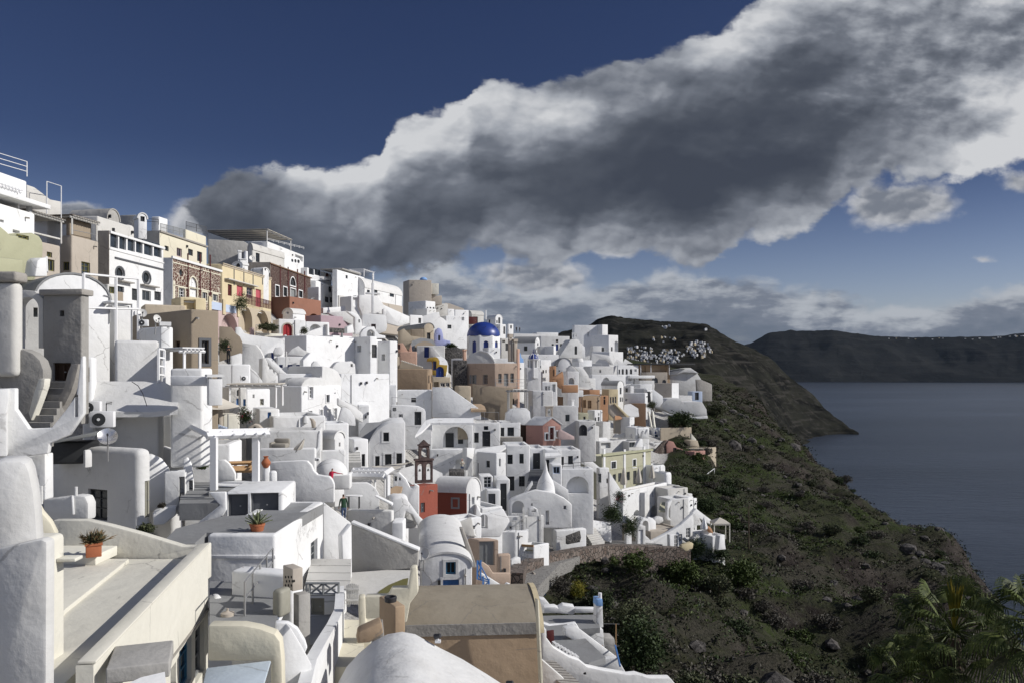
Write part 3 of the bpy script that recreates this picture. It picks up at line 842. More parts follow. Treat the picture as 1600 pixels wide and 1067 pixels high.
def railing(label,pts,Ys,h=1.0,mat='metal_grey',bars=2,step=1.2,r=.025,name='railing',parent=None,group=None,bal=False,cat='railing'):
  bm=bmesh.new()
  Q=[P(*XY(*p),y) for p,y in zip(pts,Ys)]
  for A,B in zip(Q,Q[1:]):
    n=max(1,int((B-A).length/step))
    for i in range(n+1): 
      p=A+(B-A)*(i/n);tube(bm,p,p+UP*h,r*1.3,5)
    for k in range(bars+1): tube(bm,A+UP*h*(1-k/(bars+1)),B+UP*h*(1-k/(bars+1)),r,5)
    if bal:
      n=int((B-A).length/.16)
      for i in range(n): p=A+(B-A)*(i/n);tube(bm,p,p+UP*h,r*.7,4)
  if parent is not None: return mesh(name,bm,mat,parent)
  return one(name,bm,mat,label,cat,group)
def pergola(label,pts,Y,hpx,a=10,wpx=None,mat='white_paint',depth_=3.0,slats=7,top=None,r=.09,name='pergola',group=None,cat='pergola',aL=None,legs=True):
  """pts = (x0, x1) columns of the front posts at row ytop; hpx post height in rows; a = heading of the front"""
  x0,x1,yt=pts
  o=P(*XY(x0,yt),Y);pl=Plane(o,heading(a));u1=pl.u(XY(x1,0)[0]);u1=max(-9,min(9,u1)) if abs(u1)>9 else u1
  h=hpx/CR[2]/F*Y;back=heading(aL if aL is not None else a-90)*depth_;d=pl.d*u1
  root=thing(name,label,cat,(o.x,o.y,o.z-h),group)
  for q in (o,o+d,o+back,o+d+back):
    if legs or q is not o: bm=bmesh.new();tube(bm,q-UP*(h+.0),q,r,4);mesh('post',bm,mat,root,0)
  for q,e in ((o,d),(o+back,d)):
    bm=bmesh.new();e2=e.normalized()*.25;tube(bm,q-e2,q+e+e2,r,4);mesh('beam',bm,mat,root,0)
  bm=bmesh.new()
  if slats:
    for i in range(slats+1):
      q=o+d*(i/slats)+UP*r*1.2;e2=back.normalized()*.3;tube(bm,q-e2,q+back+e2,r*.55,4)
    mesh('rafter',bm,mat,root,0)['kind']='thing'
  else: bm.free()
  if top:
    bm=bmesh.new();e1=d.normalized()*.15;e2=back.normalized()*.15
    obox(bm,o-e1-e2+UP*(r*1.9),d+2*e1,back+2*e2,UP*.06);mesh('cover',bm,top,root)
  return root
def chimney(label,x,y,hpx,wpx=None,Y=None,mat='white',kind='box',group='chimneys',cap='white'):
  """base centre pixel (x, y)"""
  X_,Y_=XY(x,y);Y=Y or depth(X_,Y_) or 200;c=P(X_,Y_,Y);h=hpx/CR[2]/F*Y;w=(wpx or hpx*.5)/CR[2]/F*Y
  root=thing('chimney',label,'chimney',c,group)
  bm=bmesh.new()
  if kind=='round': lathe(bm,c-UP*.5,[(w/2,0),(w/2*.85,h+.5),(w*.3,h+.5),(.001,h+.45)],12)
  else: cbox(bm,c-UP*.5,w,w,h*.78+.5,.5);bevel(bm,.04)
  mesh('stack',bm,mat,root)
  if kind!='round':
    bm=bmesh.new();cbox(bm,c+UP*h*.86,w*1.25,w*1.25,h*.14,.5)
    for sx in (-1,1):
      for sy in (-1,1):
        q=c+Vector((sx*w*.36*math.cos(.5)-sy*w*.36*math.sin(.5),sx*w*.36*math.sin(.5)+sy*w*.36*math.cos(.5),h*.76));cbox(bm,q,w*.2,w*.2,h*.12,.5)
    mesh('cap',bm,cap,root)
  return root
def dish(label,x,y,dpx,Y=None,face=(0.5,-.8,.35),mat='dish_white',group='satellite dishes',pole=.5):
  X_,Y_=XY(x,y);Y=Y or depth(X_,Y_) or 200;c=P(X_,Y_,Y);r=dpx/CR[2]/F*Y/2
  n=Vector(face).normalized();q=n.to_track_quat('Z','Y');root=thing('satellite_dish',label,'satellite dish',c-UP*(r+pole),group)
  bm=bmesh.new();k=22;rings=[]
  for off in (0,-.03):
    for i in (range(7) if off==0 else range(6,-1,-1)):
      t=i/6;rr=r*t;z=r*.28*t*t+off
      rings.append([bm.verts.new(c+q@Vector((rr*math.cos(2*math.pi*j/k) if t else .001*math.cos(j),rr*math.sin(2*math.pi*j/k) if t else .001*math.sin(j),z))) for j in range(k)])
  for A,B in zip(rings,rings[1:]):
    for j in range(k): bm.faces.new((A[j],A[(j+1) % k],B[(j+1) % k],B[j]))
  mesh('reflector',bm,mat,root,60)
  bm=bmesh.new();tip=c+q@Vector((0,-r*.15,r*1.0));tube(bm,c+q@Vector((0,-r*.98,r*.26)),tip,.015,5);tube(bm,tip,tip-n*.12,.035,8);mesh('feed_arm',bm,'dark_metal',root)
  bm=bmesh.new();tube(bm,c-n*.06,c-n*.12-UP*(r+pole),.03,6);mesh('mast',bm,'metal_grey',root)
  return root
def aircon(label,x,y,wpx,Y=None,a=80,group='air conditioner units'):
  X_,Y_=XY(x,y);Y=Y or depth(X_,Y_) or 200;c=P(X_,Y_,Y);w=wpx/CR[2]/F*Y;h=w*.72;d=heading(a);pl=Plane(c,d)
  root=thing('air_conditioner',label,'air conditioner',c,group)
  bm=bmesh.new();obox(bm,c-pl.n*.3,d*w,pl.n*.3,UP*h);bevel(bm,.03);mesh('housing',bm,'white_paint',root)
  bm=bmesh.new();q=c+d*w*.38+UP*h*.5;n=18
  prism(bm,[q+pl.n*.006+d*(h*.4*math.cos(2*math.pi*i/n))+UP*(h*.4*math.sin(2*math.pi*i/n)) for i in range(n)],pl.n*.02);mesh('fan_grille',bm,'charcoal',root)
  bm=bmesh.new();prism(bm,[q+pl.n*.03+d*(h*.09*math.cos(2*math.pi*i/n))+UP*(h*.09*math.sin(2*math.pi*i/n)) for i in range(n)],pl.n*.02);mesh('fan_hub',bm,'white_paint',root)
  return root
def bell_gable(label,x,y,wpx,hpx,Y=None,a=80,mat='white',tiers=(2,1),cross=True,group=None):
  X_,Y_=XY(x,y);Y=Y or depth(X_,Y_) or 200;c=P(X_,Y_,Y);w=wpx/CR[2]/F*Y;h=hpx/CR[2]/F*Y;d=heading(a);pl=Plane(c,d);t=max(.35,w*.22)
  root=thing('bell_gable',label,'belfry',c,group)
  H1=h*.52 if len(tiers)>1 else h*.8;bm=bmesh.new();cut=bmesh.new()
  def tier(u0,u1,z0,z1,n):
    prism(bm,[pl.w(u0,z0),pl.w(u1,z0),pl.w(u1,z1),pl.w(u0,z1)],-pl.n*t)
    s=(u1-u0)/n
    for i in range(n): prism(cut,[pl.w(u,z,.1) for u,z in arch_loop(u0+s*(i+.22),u0+s*(i+.82),z0+(z1-z0)*.12,z0+(z1-z0)*.86,8)],-pl.n*(t+.2))
  z=c.z;tier(0,w,z,z+H1,tiers[0]);o1=mesh('lower_arches',bm,mat,root);boolean(o1,cut)
  zc=z+H1
  bm=bmesh.new();obox(bm,pl.w(-.08,zc,.08),d*(w+.16),-pl.n*(t+.16),UP*.14);mesh('cornice',bm,mat,root)
  if len(tiers)>1:
    bm=bmesh.new();cut=bmesh.new();tier(w*.2,w*.8,zc+.13,z+h*.86,tiers[1]);o2=mesh('upper_arch',bm,mat,root);boolean(o2,cut)
    bm=bmesh.new();obox(bm,pl.w(w*.16,z+h*.86,.08),d*(w*.68),-pl.n*(t+.16),UP*.12)
    prism(bm,[pl.w(w*.22,z+h*.86+.12),pl.w(w*.78,z+h*.86+.12),pl.w(w*.5,z+h)],-pl.n*t);mesh('pediment',bm,mat,root)
  for i in range(tiers[0]):
    s=w/tiers[0];q=pl.w(s*(i+.52),z+H1*.62,-t*.5);bm=bmesh.new();k=s*.16
    lathe(bm,q-UP*k*1.6,[(k,0),(k*.85,k*.3),(k*.6,k*1.2),(k*.3,k*1.6),(.01,k*1.7)],12);mesh('bell',bm,'bronze',root,60)
  if cross:
    bm=bmesh.new();q=pl.w(w*.5,z+h if len(tiers)>1 else zc+.13,-t*.5);k=max(.35,w*.2);cbox(bm,q,.08,.08,k);obox(bm,q+UP*k*.55-d*k*.3-pl.n*.035,d*k*.6,pl.n*.07,UP*.08);mesh('cross',bm,mat,root)
  return root

# ================================================================== THE TOWN, upper left: houses along the crest
crop(0,230,4.444)
b=bld('white house at the far left edge, its flat roof carrying a thin metal railing',(None,-260,187),(82,190),4,Y=RY(-260),w=7,ext=.2,name='house')
Cq=b['C'];railing(None,[(-260,80),(187,205)],[b['Y'],b['Y']+b['wr']*math.cos(R(4))-.1],.95,'white_paint',2,2.2,parent=b['root'])
part(b,'roof_edge','white',-.2,-1.0,-1.65,b['wr']+1.1,6,.28)
part(b,'back_wall','old_white',0,3.2,-5.5,b['wr']-.8,3,4.0)
for u in (8.5,12.2,13.4): part(b,'column','white',min(u,b['wr']-.3),-.4,-5.6,.26,.26,4.0)
b2=bld('plain white wall of the lower storey under the railed roof, far left',(None,-260,243),(315,520),4,Y=RY(-260,-31),w=8,par=.5,
 Rr=[('n',0,505,26,524),('n',88,577,137,600)])
pergola('white timber pergola on the terrace below the railed roof',(-60,128,250),RY(-60,-31.3),150,4,depth_=2.6,slats=8,r=.07)
slab('curved white stair wall running down from the railed roof to the terrace',[(188,262),(240,280),(300,325),(350,365),(425,380),(425,480),(330,480),(188,440)],RY(188,-33.5),5,.25,'old_white')
railing('thin metal frame of an awning at the end of the railed terrace',[(325,470),(425,495)],[RY(325,-32.2),RY(425,-32.2)],2.3,'white_paint',0,2.2,cat='awning frame')
b3=bld('white block half hidden behind the metal awning frame',(None,330,425),(395,500),5,Y=RY(330,-34),w=5)
# olive green house
slab('olive green house with a rounded corner buttress, far left',[(-120,520),(-10,535),(50,585),(75,612),(130,617),(190,600),(235,596),(275,615),(298,650),(305,700),(300,790),(262,830),(250,930),(-120,930)],45,6,5,'olive','house','house',bev=.3,ops=[('w',130,612,200,640,'olive_door')])
slab('olive buttress wall in front of the olive house',[(150,780),(165,780),(165,930),(-120,930),(-120,745),(0,765)],44,6,1.2,'olive','wall','buttress_wall',bev=.2)
slab('small white wedge-shaped chimney beside the olive house',[(262,790),(285,770),(325,768),(333,900),(245,900)],47,10,.8,'white','chimney','chimney',bev=.1)
# beige houses with canopies
b=bld('beige house with a dark canopied terrace between the olive house and the square beige tower',(None,236,420),(645,980),6,Y=RY(236),mat='stonebeige',w=6,
 Rr=[('w',325,730,362,766,'olive_door'),('w',330,782,378,862,'olive_door')])
part(b,'terrace_wall','taupe',0,2.6,-.2,b['wr'],.3,2.0);part(b,'beam','old_white',0,0,.42,b['wr'],.16,.12)
pergola('long brown slatted canopy beside the white left-hand house',(190,425,450),RY(190),165,5,depth_=4.5,slats=12,top='shade_cloth',r=.06,mat='old_white',cat='canopy',name='canopy')
b=bld('square beige tower house with two olive framed windows',(415,500,685),(612,980),7,Y=RY(500),mat='stonebeige',
 L=[('w',435,797,480,858,'olive_door')],Rr=[('w',565,800,625,893,'olive_door')])
part(b,'terrace_wall','taupe',.4,b['wl']-.5,-.3,b['wr']-.6,.3,1.6)
railing(None,[(505,605),(675,640)],[b['Y']+.1,b['Y']+b['wr']-.2],.3,'metal_grey',0,4,parent=b['root'])
pergola('brown slatted canopy over the roof of the square beige tower',(500,672,488),RY(500),120,7,depth_=3.6,slats=10,top='shade_cloth',r=.07,mat='old_white',cat='canopy',name='canopy')
# white house, six panes and oval windows
b=bld('white house with a band of six big panes above two oval windows',(680,757,1137),(583,1080),4,Y=RY(757),w=6,
 Rr=[('g',765,597,820,700),('g',828,608,876,712),('g',886,622,937,724),('g',944,636,990,736),('g',1000,650,1060,752),('g',1068,667,1122,764),
   ('r',804,838,860,918,'charcoal','slate'),('r',991,870,1043,947,'charcoal','slate'),
   ('w',810,968,862,1008),('d',916,985,963,1066),('w',987,998,1048,1068,'grey_paint'),('d',1072,1005,1118,1066)])
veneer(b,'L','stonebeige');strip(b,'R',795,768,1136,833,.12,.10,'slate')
strip(b,'R',757,590,1137,672,.18,.14,'white','cornice');strip(b,'R',812,928,905,924,.10,.4,'stone_cap','ledge');strip(b,'R',972,955,1080,950,.10,.4,'stone_cap','ledge')
strip(b,'R',757,705,1137,775,.10,.06,'white','sill')
bld('dark grey barrel roofed house on the crest behind the beige tower',(480,745,830),(500,640),12,Y=67,mat='grey_plaster',roof='vR',h=76,rmat='grey_plaster',L=[('w',722,468,764,492)])  # grey colour stands in for the shade on its left roof side
b=bld('low off-white parapet house behind the band of six panes',(None,678,898),(478,700),6,Y=RY(678,-33.3),mat='old_white',w=4)
bld('short off-white rounded turret next to the off-white parapet',(None,895,940),(535,690),10,Y=RY(895,-33),mat='old_white',bev=.3,w=1.5)
bld('narrow grey house on the crest behind the rounded turret',(830,944,948),(470,640),8,Y=77,mat='grey_plaster')
bld('white dormer with a rounded head and one small dark window',(930,960,1021),(495,560),50,Y=72,roof='vR',h=36,ext=1,Rr=[('w',975,482,1005,518)])
b=bld('pale yellow two storey house with a grey side wall and a brown cornice',(945,1106,1436),(583,900),5,Y=RY(1106,-33.2),mat='cream',
 Rr=[('w',1143,688,1171,722),('w',1227,704,1263,762,'mauve'),('w',1306,710,1339,754),('w',1369,728,1403,796)])
veneer(b,'L','grey_plaster');strip(b,'R',1106,584,1436,686,.16,.14,'stone_cap','cornice')  # grey veneer paints the shade of the left face
b2=bld('cream rooftop block with a wrought iron railing, on the pale yellow house',(1270,1292,1432),(572,680),5,Y=RY(1292,-33.4),mat='cream',ext=.5,w=4)
railing(None,[(1292,572),(1432,606)],[b2['Y'],b2['Y']+b2['wr']],.8,'slate',1,1.5,bal=True,parent=b2['root'])
bld('white rooftop block with a square cap behind the yellow house',(1050,1106,1166),(482,600),8,Y=78,mat='white')
railing('curly wrought iron railing along the roof edge of the yellow house',[(1115,582),(1285,622)],[RY(1115,-33.2),RY(1285,-33.2)],.7,'grey_paint',1,1.4,bal=True)
railing('pale rooftop railing left of the yellow house roof',[(960,530),(1100,540)],[77,77],.5,'slate',1,1.4)
# brick building
b=bld('house of dark red masonry with a white arched window and cream surrounds',(1135,1197,1532),(770,1100),4,Y=RY(1197),mat='red_masonry',w=5,
 Rr=[('a',1313,905,1368,975,'white_paint','cream'),('d',1316,984,1368,1042,'white_paint','cream'),('w',1240,980,1281,1052,'white_paint','cream'),('w',1402,1010,1437,1066,'white_paint','cream'),
   ('w',1475,1024,1510,1072,'white_paint','cream'),('r',1244,850,1269,897,'slate')])
veneer(b,'L','white');strip(b,'R',1190,764,1536,834,.22,.14,'white','cornice');strip(b,'R',1197,800,1532,868,.10,.05,'cream','string_course')
strip(b,'R',1197,958,1310,975,.10,.05,'cream','string_course');strip(b,'R',1370,984,1532,1006,.10,.05,'cream','string_course')
for x in (1300,1385,1455): strip(b,'R',x,890,x+5,890,4.2,.07,'maroon','pilaster')
for x0,y0 in ((1207,960),): strip(b,'R',x0-8,1010,x0+6,1010,2.2,.05,'cream','quoin')
# ---- crop right of it
crop(320,340,4.444)
b=bld('pale yellow house with rose red and mauve doors and a thin string course grid',(None,122,462),(322,720),4,Y=RY(122),mat='yellow',w=6,
 Rr=[('d',160,466,188,545,'maroon'),('d',222,476,265,548,'rose'),('w',290,488,332,562,'mauve'),('d',354,500,391,622,'rose'),('w',414,515,441,580,'maroon')])
strip(b,'R',122,330,462,405,.14,.06,'beige','string_course');strip(b,'R',135,425,345,468,.10,.55,'old_white','door_canopy')
for x in (200,268,332,398): strip(b,'R',x,410,x+4,410,2.0,.05,'slate','downpipe')
strip(b,'R',122,318,462,388,.10,.10,'beige','cornice')
bld('white half-round skylight house behind the yellow roof, with a dark arch',(190,262,302),(330,360),30,Y=96,roof='vL',h=24,L=[('a',213,318,246,345)])
bld('small white barrel vault behind the yellow roof, right of the skylight house',(320,395,446),(378,400),25,Y=98,roof='vR',h=30,Rr=[('w',415,355,425,370)])
# terrace, arcade
b=bld('cream and pink arcade carrying the terrace of the yellow house, two deep arches',(None,236,462),(612,790),5,Y=RY(236,-29.5),mat='beige',w=3,
 Rr=[('A',248,625,330,800),('A',348,645,447,800)])
railing(None,[(285,600),(462,640)],[RY(285,-29.6),RY(462,-29.6)],1.0,'maroon',1,1.0,bal=True,parent=b['root'])
b=bld('pale pink terrace block with a wide dark arch and a balustrade of blue panels',(None,96,236),(640,800),6,Y=RY(96,-29.2),mat='palepink',w=3,Rr=[('A',110,668,230,830)])
for x0,x1,y in ((40,115,610),(140,215,630)): strip(b,'R',x0,y,x1,y+10,.75,.05,'blue_wash','balustrade_panel')
for x in (22,120,222): strip(b,'R',x,600+x*.18,x+18,600+x*.18,1.5,.12,'yellow','balustrade_post')
b=bld('dark brown stone house with tall white framed windows and an arched fanlight',(300,455,736),(312,640),4,Y=RY(455),mat='dark_masonry',
 Rr=[('w',490,475,515,548,'charcoal','white'),('w',545,486,570,548,'charcoal','white'),('d',595,497,630,556,'grey_paint','white'),('w',652,510,677,556,'charcoal','white'),('a',592,416,630,474,'charcoal','white')])
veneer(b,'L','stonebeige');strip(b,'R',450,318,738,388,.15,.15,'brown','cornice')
for x in (520,575,640,690): strip(b,'R',x,400+(x-455)*.2,x+5,400+(x-455)*.2,3.2,.06,'maroon','pilaster')
b=bld('terracotta red terrace block with a deep arch at its lower right',(457,590,808),(548,760),22,Y=103,mat='terracotta',Rr=[('A',713,668,802,760,'ochre')])
b=bld('white chapel-like hut with a barrel top and small dark hole, below the terracotta block',(540,612,697),(668,760),35,Y=97,roof='vL',h=36,L=[('n',568,655,583,670)])
b=bld('white house front with a red arched door',(None,512,700),(704,880),60,Y=95,w=3,Rr=[('a',543,737,606,868,'red_door','stonebeige')])
b=bld('white house front with one wide black arch, right of the red arched door',(None,703,865),(722,840),55,Y=97,w=3,Rr=[('A',727,740,811,812,'hollow')])
slab('curved white wall curling up beside the black arch',[(640,830),(700,800),(860,745),(868,820),(850,840),(640,870)],93,50,.4)
b=bld('white stepped annex right of the black arch',(820,850,866),(742,840),45,Y=95,w=2)
# big white house with pergola
b=bld('big white house on the crest under a large rooftop pergola',(300,435,688),(165,420),6,Y=RY(435,-35.5),
 Rr=[('n',628,265,680,300),('w',560,285,600,325)])
railing(None,[(435,162),(688,222)],[b['Y'],b['Y']+b['wr']],.35,'white_paint',1,2,parent=b['root'])
pergola('large pale pergola with sagging cloth on the roof of the big white house',(432,668,92),RY(432,-35.5),75,6,depth_=9,slats=5,top='canvas',r=.09,mat='metal_grey')
slab('old greyish barrel ended house left of the big white house',[(20,150),(270,165),(310,190),(330,235),(330,330),(20,330)],106,70,7,'grey_plaster','house','house',bev=.3)
b=bld('old white vaulted house with one tall dark window, under the rooftop pergola',(300,332,552),(225,420),12,Y=RY(332,-34.5),mat='old_white',roof='vL',h=45,w=5,Rr=[('w',354,248,381,312)])
bld('white balcony box with round openings on the big white house',(540,553,668),(262,330),10,Y=RY(553,-33.5),Rr=[('r',600,288,616,312),('r',622,290,638,316),('r',642,292,660,320)],w=2,ext=.6)
dish('white satellite dish on the old vaulted house',328,285,40,RY(332,-33.8))
chimney('slender white chimney with a cone cap left of the satellite dish',242,305,75,22,101)
chimney('rounded white chimney beside the slender one, below the pergola',285,315,80,30,103,kind='round')
chimney('low white chimney behind the yellow roof',262,330,40,40,97)
# white house with round window
b=bld('white house with one round window above three dark triangular openings',(735,772,925),(437,720),6,Y=RY(772),Rr=[('r',857,478,881,526,'charcoal','white'),('w',834,552,862,590),('w',868,556,888,592),('w',892,560,912,594)])
railing(None,[(745,432),(912,440)],[b['Y']-1,b['Y']+b['wr']-1],.55,'white_paint',1,.8,bal=True,parent=b['root'])
b=bld('white upper storey with wide pale glass panes and a pointed gable',(665,712,880),(348,460),12,Y=RY(712,-33),Rr=[('g',722,352,758,398),('g',762,360,806,404),('a',838,385,866,440,'maroon')])
b=bld('grey shadowed white house left of the round window',(712,790,806),(482,720),35,Y=112,mat='white',L=[('n',730,556,765,570)])
b=bld('white house with a tall door at the edge of a long stair',(905,930,972),(540,720),30,Y=130,mat='old_white',Rr=[('d',938,560,968,615)])
b=bld('flat roofed white house with a timber pergola, behind the large barrel vault',(885,920,1110),(362,520),12,Y=RY(920,-28.5),Rr=[('w',978,402,992,425)])
part(b,'roof_slab','grey_plaster',2,0,.3,b['wr']*.7,4,.2)
pergola('white skeleton pergola at the right end of the flat roof',(1105,1172,362),158,50,12,depth_=3,slats=4,r=.09)
b=bld('large white barrel vaulted house with a shaded round end and two square windows',(950,1110,1370),(488,660),16,Y=138,roof='vL',h=80,
 L=[('a',1012,440,1048,495)],Rr=[('w',1168,490,1199,541),('w',1284,505,1314,552),('w',1126,504,1146,526)])
bld('small white cube with a dark door at the foot of the big barrel vault',(1028,1050,1078),(540,640),40,Y=132,Rr=[('d',1052,548,1070,606)])

# ================================================================== left middle: barrel house, old stair tower, tan house
crop(0,400,4.444)
b=bld('large white barrel house with a wide blank half-round end wall, behind the old stair tower',(None,245,765),(292,640),44,Y=44,roof='vR',h=185,w=8,rmat='roof_grey')  # grey roof colour paints in the shade on its left slope
bm=bmesh.new();q=b['pr'];tube(bm,q.pt(*XY(720,275),.05),q.pt(*XY(760,285),.05),.03);tube(bm,q.pt(*XY(760,285),.05),q.pt(*XY(760,470),.05),.03);mesh('pipe',bm,'metal_grey',b['root'])
slab('white wedge wall left of the barrel house roof, under the beige tower',[(250,120),(285,20),(330,0),(335,110)],50,60,1.0)
b=bld('white flat canopy slab on a square post, above the white terrace',(None,768,940),(308,330),35,Y=46,ext=0,w=3)
part(b,'post','white',b['wr']-.2,0,-3.6,.18,.18,3.5)
bld('white house wall with one small square window, beneath the flat canopy slab',(None,790,1080),(360,620),40,Y=50,w=4,Rr=[('n',800,345,832,372)])
bld('small beige house with an olive shutter beside the barrel house roof',(655,745,806),(195,330),30,Y=53,mat='old_white',Rr=[('w',757,215,797,262,'olive_door')],L=[])
bld('low taupe box under the oval windows',(None,790,860),(245,310),20,Y=57,mat='taupe',w=1)
railing('white rail fence of two thick bars on the terrace below the barrel house',[(580,590),(805,588),(960,580)],[38,40,42],3.2,'white_paint',1,7,r=.06)
# old stair tower
T=30.0
b=bld('weathered grey stair tower with a brown double hatch and one tiny square window',(None,300,566),(272,980),97,Y=T,mat='worn_grey',w=.45,roof='none',bev=.05,ext=1,
 Rr=[('n',415,380,446,421),('D',367,740,492,864,'darkwood')])
bm=bmesh.new();pl=b['pr'];bm.free()
bm=bmesh.new();obox(bm,pl.w(-.1,b['zt']-.02,.12),pl.d*(b['wr']+.2),-pl.n*.7,UP*.22);bevel(bm,.04);mesh('cap',bm,'stone_cap',b['root'])
# arch wall left of tower, with a true opening
def arch_wall(label,outline,hole,Y,a,t,mat,name='arch_wall',cat='arch',at=None):
  pl=Plane(P(*XY(*(at or outline[0])),Y),heading(a));bm=bmesh.new()
  prism(bm,[pl.pt(*XY(*p)) for p in outline],-pl.n*t);bevel(bm,.03,50)
  x0,y0,x1,y1=hole;u0,z1=pl.uz(*XY(x0,y0));u1,z0=pl.uz(*XY(x1,y1))
  cut=bmesh.new();prism(cut,[pl.w(u,z,.3) for u,z in arch_loop(min(u0,u1),max(u0,u1),z0,z1,14)],-pl.n*(t+.6))
  root=thing(name,label,cat,pl.pt(*XY(*outline[0])));o=mesh('wall',bm,mat,root);boolean(o,cut);return root
arch_wall('tall open arch with cream reveals, left of the weathered stair tower',[(108,640),(108,245),(170,238),(240,245),(300,300),(302,640)],(118,288,268,660),30.2,97,.45,'old_white')
bld('round old white corner pier with a heavy grey cap, at the left edge',(None,-70,108),(182,640),93,Y=28,mat='old_white',w=.5,bev=.2,ext=1)
bld('heavy weathered grey capstone at the left edge',(None,-70,108),(108,180),93,Y=27.9,mat='stone_cap',w=.7,ext=0,roof='none',cat='capstone',name='capstone')
bld('pale house wall with one window seen through the open arch',(None,112,330),(285,640),60,Y=36,mat='old_white',w=3,Rr=[('n',232,360,262,425)])
slab('rounded grey wall end sweeping down beside the old stairs',[(-40,640),(160,645),(225,672),(275,720),(300,790),(300,860),(250,1000),(215,1340),(-40,1340)],28.3,96,.5,'worn_grey',bev=.1)
bm=bmesh.new()
stairs('flight of seven worn grey steps leading up to the brown hatch',(268,1200),(420,872),27.3,.92,7,100,'worn_grey',Y1=29.6)
slab('sloping stone coping on the right of the old steps, patched with rust',[(545,748),(492,752),(470,800),(440,920),(395,1010),(330,1110),(300,1190),(350,1190),(395,1110),(455,1020),(490,950),(520,860)],28.4,98,.3,'stone_cap','coping','coping',bev=.03)
slab('pale weathered coping on the left of the old steps',[(268,850),(310,848),(305,900),(270,1000),(232,1100),(215,1140),(197,1090),(230,960)],27.5,98,.3,'ivory','coping','coping',bev=.03)
slab('white wall dipping in a V below the old stairs, with a narrow slit at its right',[(-60,920),(105,915),(105,1060),(200,1198),(355,1190),(455,1070),(530,960),(560,700),(580,690),(580,1090),(480,1240),(340,1300),(330,1370),(-60,1420)],26.5,80,.3,'white',bev=.12,ops=[('n',518,960,543,1115)],at=(200,1198))
slab('rough white pillar with peeling patches at the left edge below the V shaped wall',[(-60,930),(60,918),(60,1000),(45,1100),(50,1390),(-60,1390)],25.6,60,.8,'white','pier','pier')
# grey-white cubes
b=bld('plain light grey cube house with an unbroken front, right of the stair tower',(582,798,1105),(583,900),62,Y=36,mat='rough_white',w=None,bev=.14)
b=bld('white annex with a narrow ochre door at the foot of the stair tower',(None,572,645),(700,900),70,Y=33.5,w=1.2,Rr=[('d',578,770,621,873,'beige')])
slab('long smooth barrel roof bulging below the light grey cube house',[(570,868),(1130,868),(1190,900),(1235,960),(1235,1060),(1060,1080),(570,1080)],33,82,1.5,'rough_white','roof','barrel_roof',bev=.5)
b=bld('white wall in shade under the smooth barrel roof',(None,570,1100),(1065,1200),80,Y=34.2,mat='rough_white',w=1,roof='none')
bm=bmesh.new();pts=[(915,870),(960,900),(990,950),(1008,1000),(1020,1040)]
for p,q in zip(pts,pts[1:]): tube(bm,P(*XY(*p),32.6),P(*XY(*q),32.6),.015)
one('cable',bm,'dark_metal','thin black cable curving down the smooth barrel roof','cable')
b=bld('bluish white box with a green pane, left of the tan house',(960,1118,1205),(490,800),40,Y=39,L=[])
chimney('tall bright white chimney block with a pointed cap, against the tan house',1146,650,190,58,37.5,cap='white')
b=bld('square tan house with a dark shaded side and one tall barred window',(960,1325,1520),(370,770),42,Y=40,mat='taupe',w=-7,
 Rr=[('w',1398,588,1447,746,'charcoal','slate')],L=[('w',1212,590,1250,650,'darkwood')])
b=bld('low pale beige parapet wall behind the tan house roof',(None,1000,1290),(335,420),60,Y=47,mat='beige',w=2)
b=bld('yellow ochre doorway block with a dark recess, below the red masonry house',(None,1250,1432),(285,380),50,Y=55,mat='yellow',w=2,Rr=[('n',1275,303,1360,372)])
dish('white satellite dish in front of the tan house, seen nearly face on',988,400,60,38)
dish('white satellite dish half in shadow, on the tan house side',1088,440,60,38.5,(.9,-.5,.3))
aircon('air conditioner unit on a wall under the white dish',958,487,64,38,75)
pergola('white carpentered pergola with braces before the tan house',(1280,1388,662),36,118,42,depth_=4,slats=4,top='white',r=.07)
bld('grey fronted terrace wall below the small white pergola',(None,1182,1405),(780,900),80,Y=34,w=2)
bld('bright white block with a flat top beside the terrace wall of the small pergola',(None,1405,1480),(778,900),30,Y=34.5,w=2)
railing('white ladder of three broad rungs leaning at the corner of the light grey cube',[(1100,880),(1140,885)],[35,35.4],1.5*1.0,'white_paint',3,.8,r=.05,cat='ladder',name='ladder')
slab('white stepped parapet of the terrace under the ladder',[(1182,828),(1405,832),(1490,860),(1490,900),(1182,900)],33,82,.4)
chimney('square white chimney with a vented pyramid cap, above the canvas awning',1490,950,130,90,33)
# lumpy house
crop(0,600,4.444)
b=bld('lumpy whitewashed house with one dark shuttered opening and a glazed door on its sunlit side',(315,962,1062),(452,980),24,Y=31,mat='rough_white',bev=.28,
 L=[('w',612,728,745,942,'charcoal')],Rr=[('D',1006,668,1050,925,'grey_door')],w=-6)
slab(None,[(575,455),(592,455),(592,580),(575,580)],29.6,115,.3,'rough_white',parent=b['root'],name='buttress')
slab('white curved bench wall at the foot of the lumpy house',[(1060,890),(1130,862),(1225,850),(1225,905),(1135,975),(1065,975)],31,70,.8)
slab('white rounded wall and shower niche right of the lumpy house',[(1143,610),(1285,598),(1285,880),(1240,908),(1143,850)],32,75,.5,ops=[('n',1243,640,1283,860)])
slab('white half vault leaning behind the lumpy house',[(965,560),(1010,500),(1060,485),(1130,520),(1175,580),(1200,650),(1200,880),(965,880)],33,60,3,bev=.3)
slab('white rounded wall above the half vault',[(1035,440),(1130,435),(1190,455),(1240,515),(1275,520),(1275,600),(1035,600)],36,80,.6,mat='rough_white')
slab('white curved buttress by the shower niche, with a small arch at its foot',[(1272,520),(1300,510),(1330,560),(1345,700),(1345,760),(1330,840),(1285,870)],33,70,.6,ops=[('n',1312,665,1340,745)])
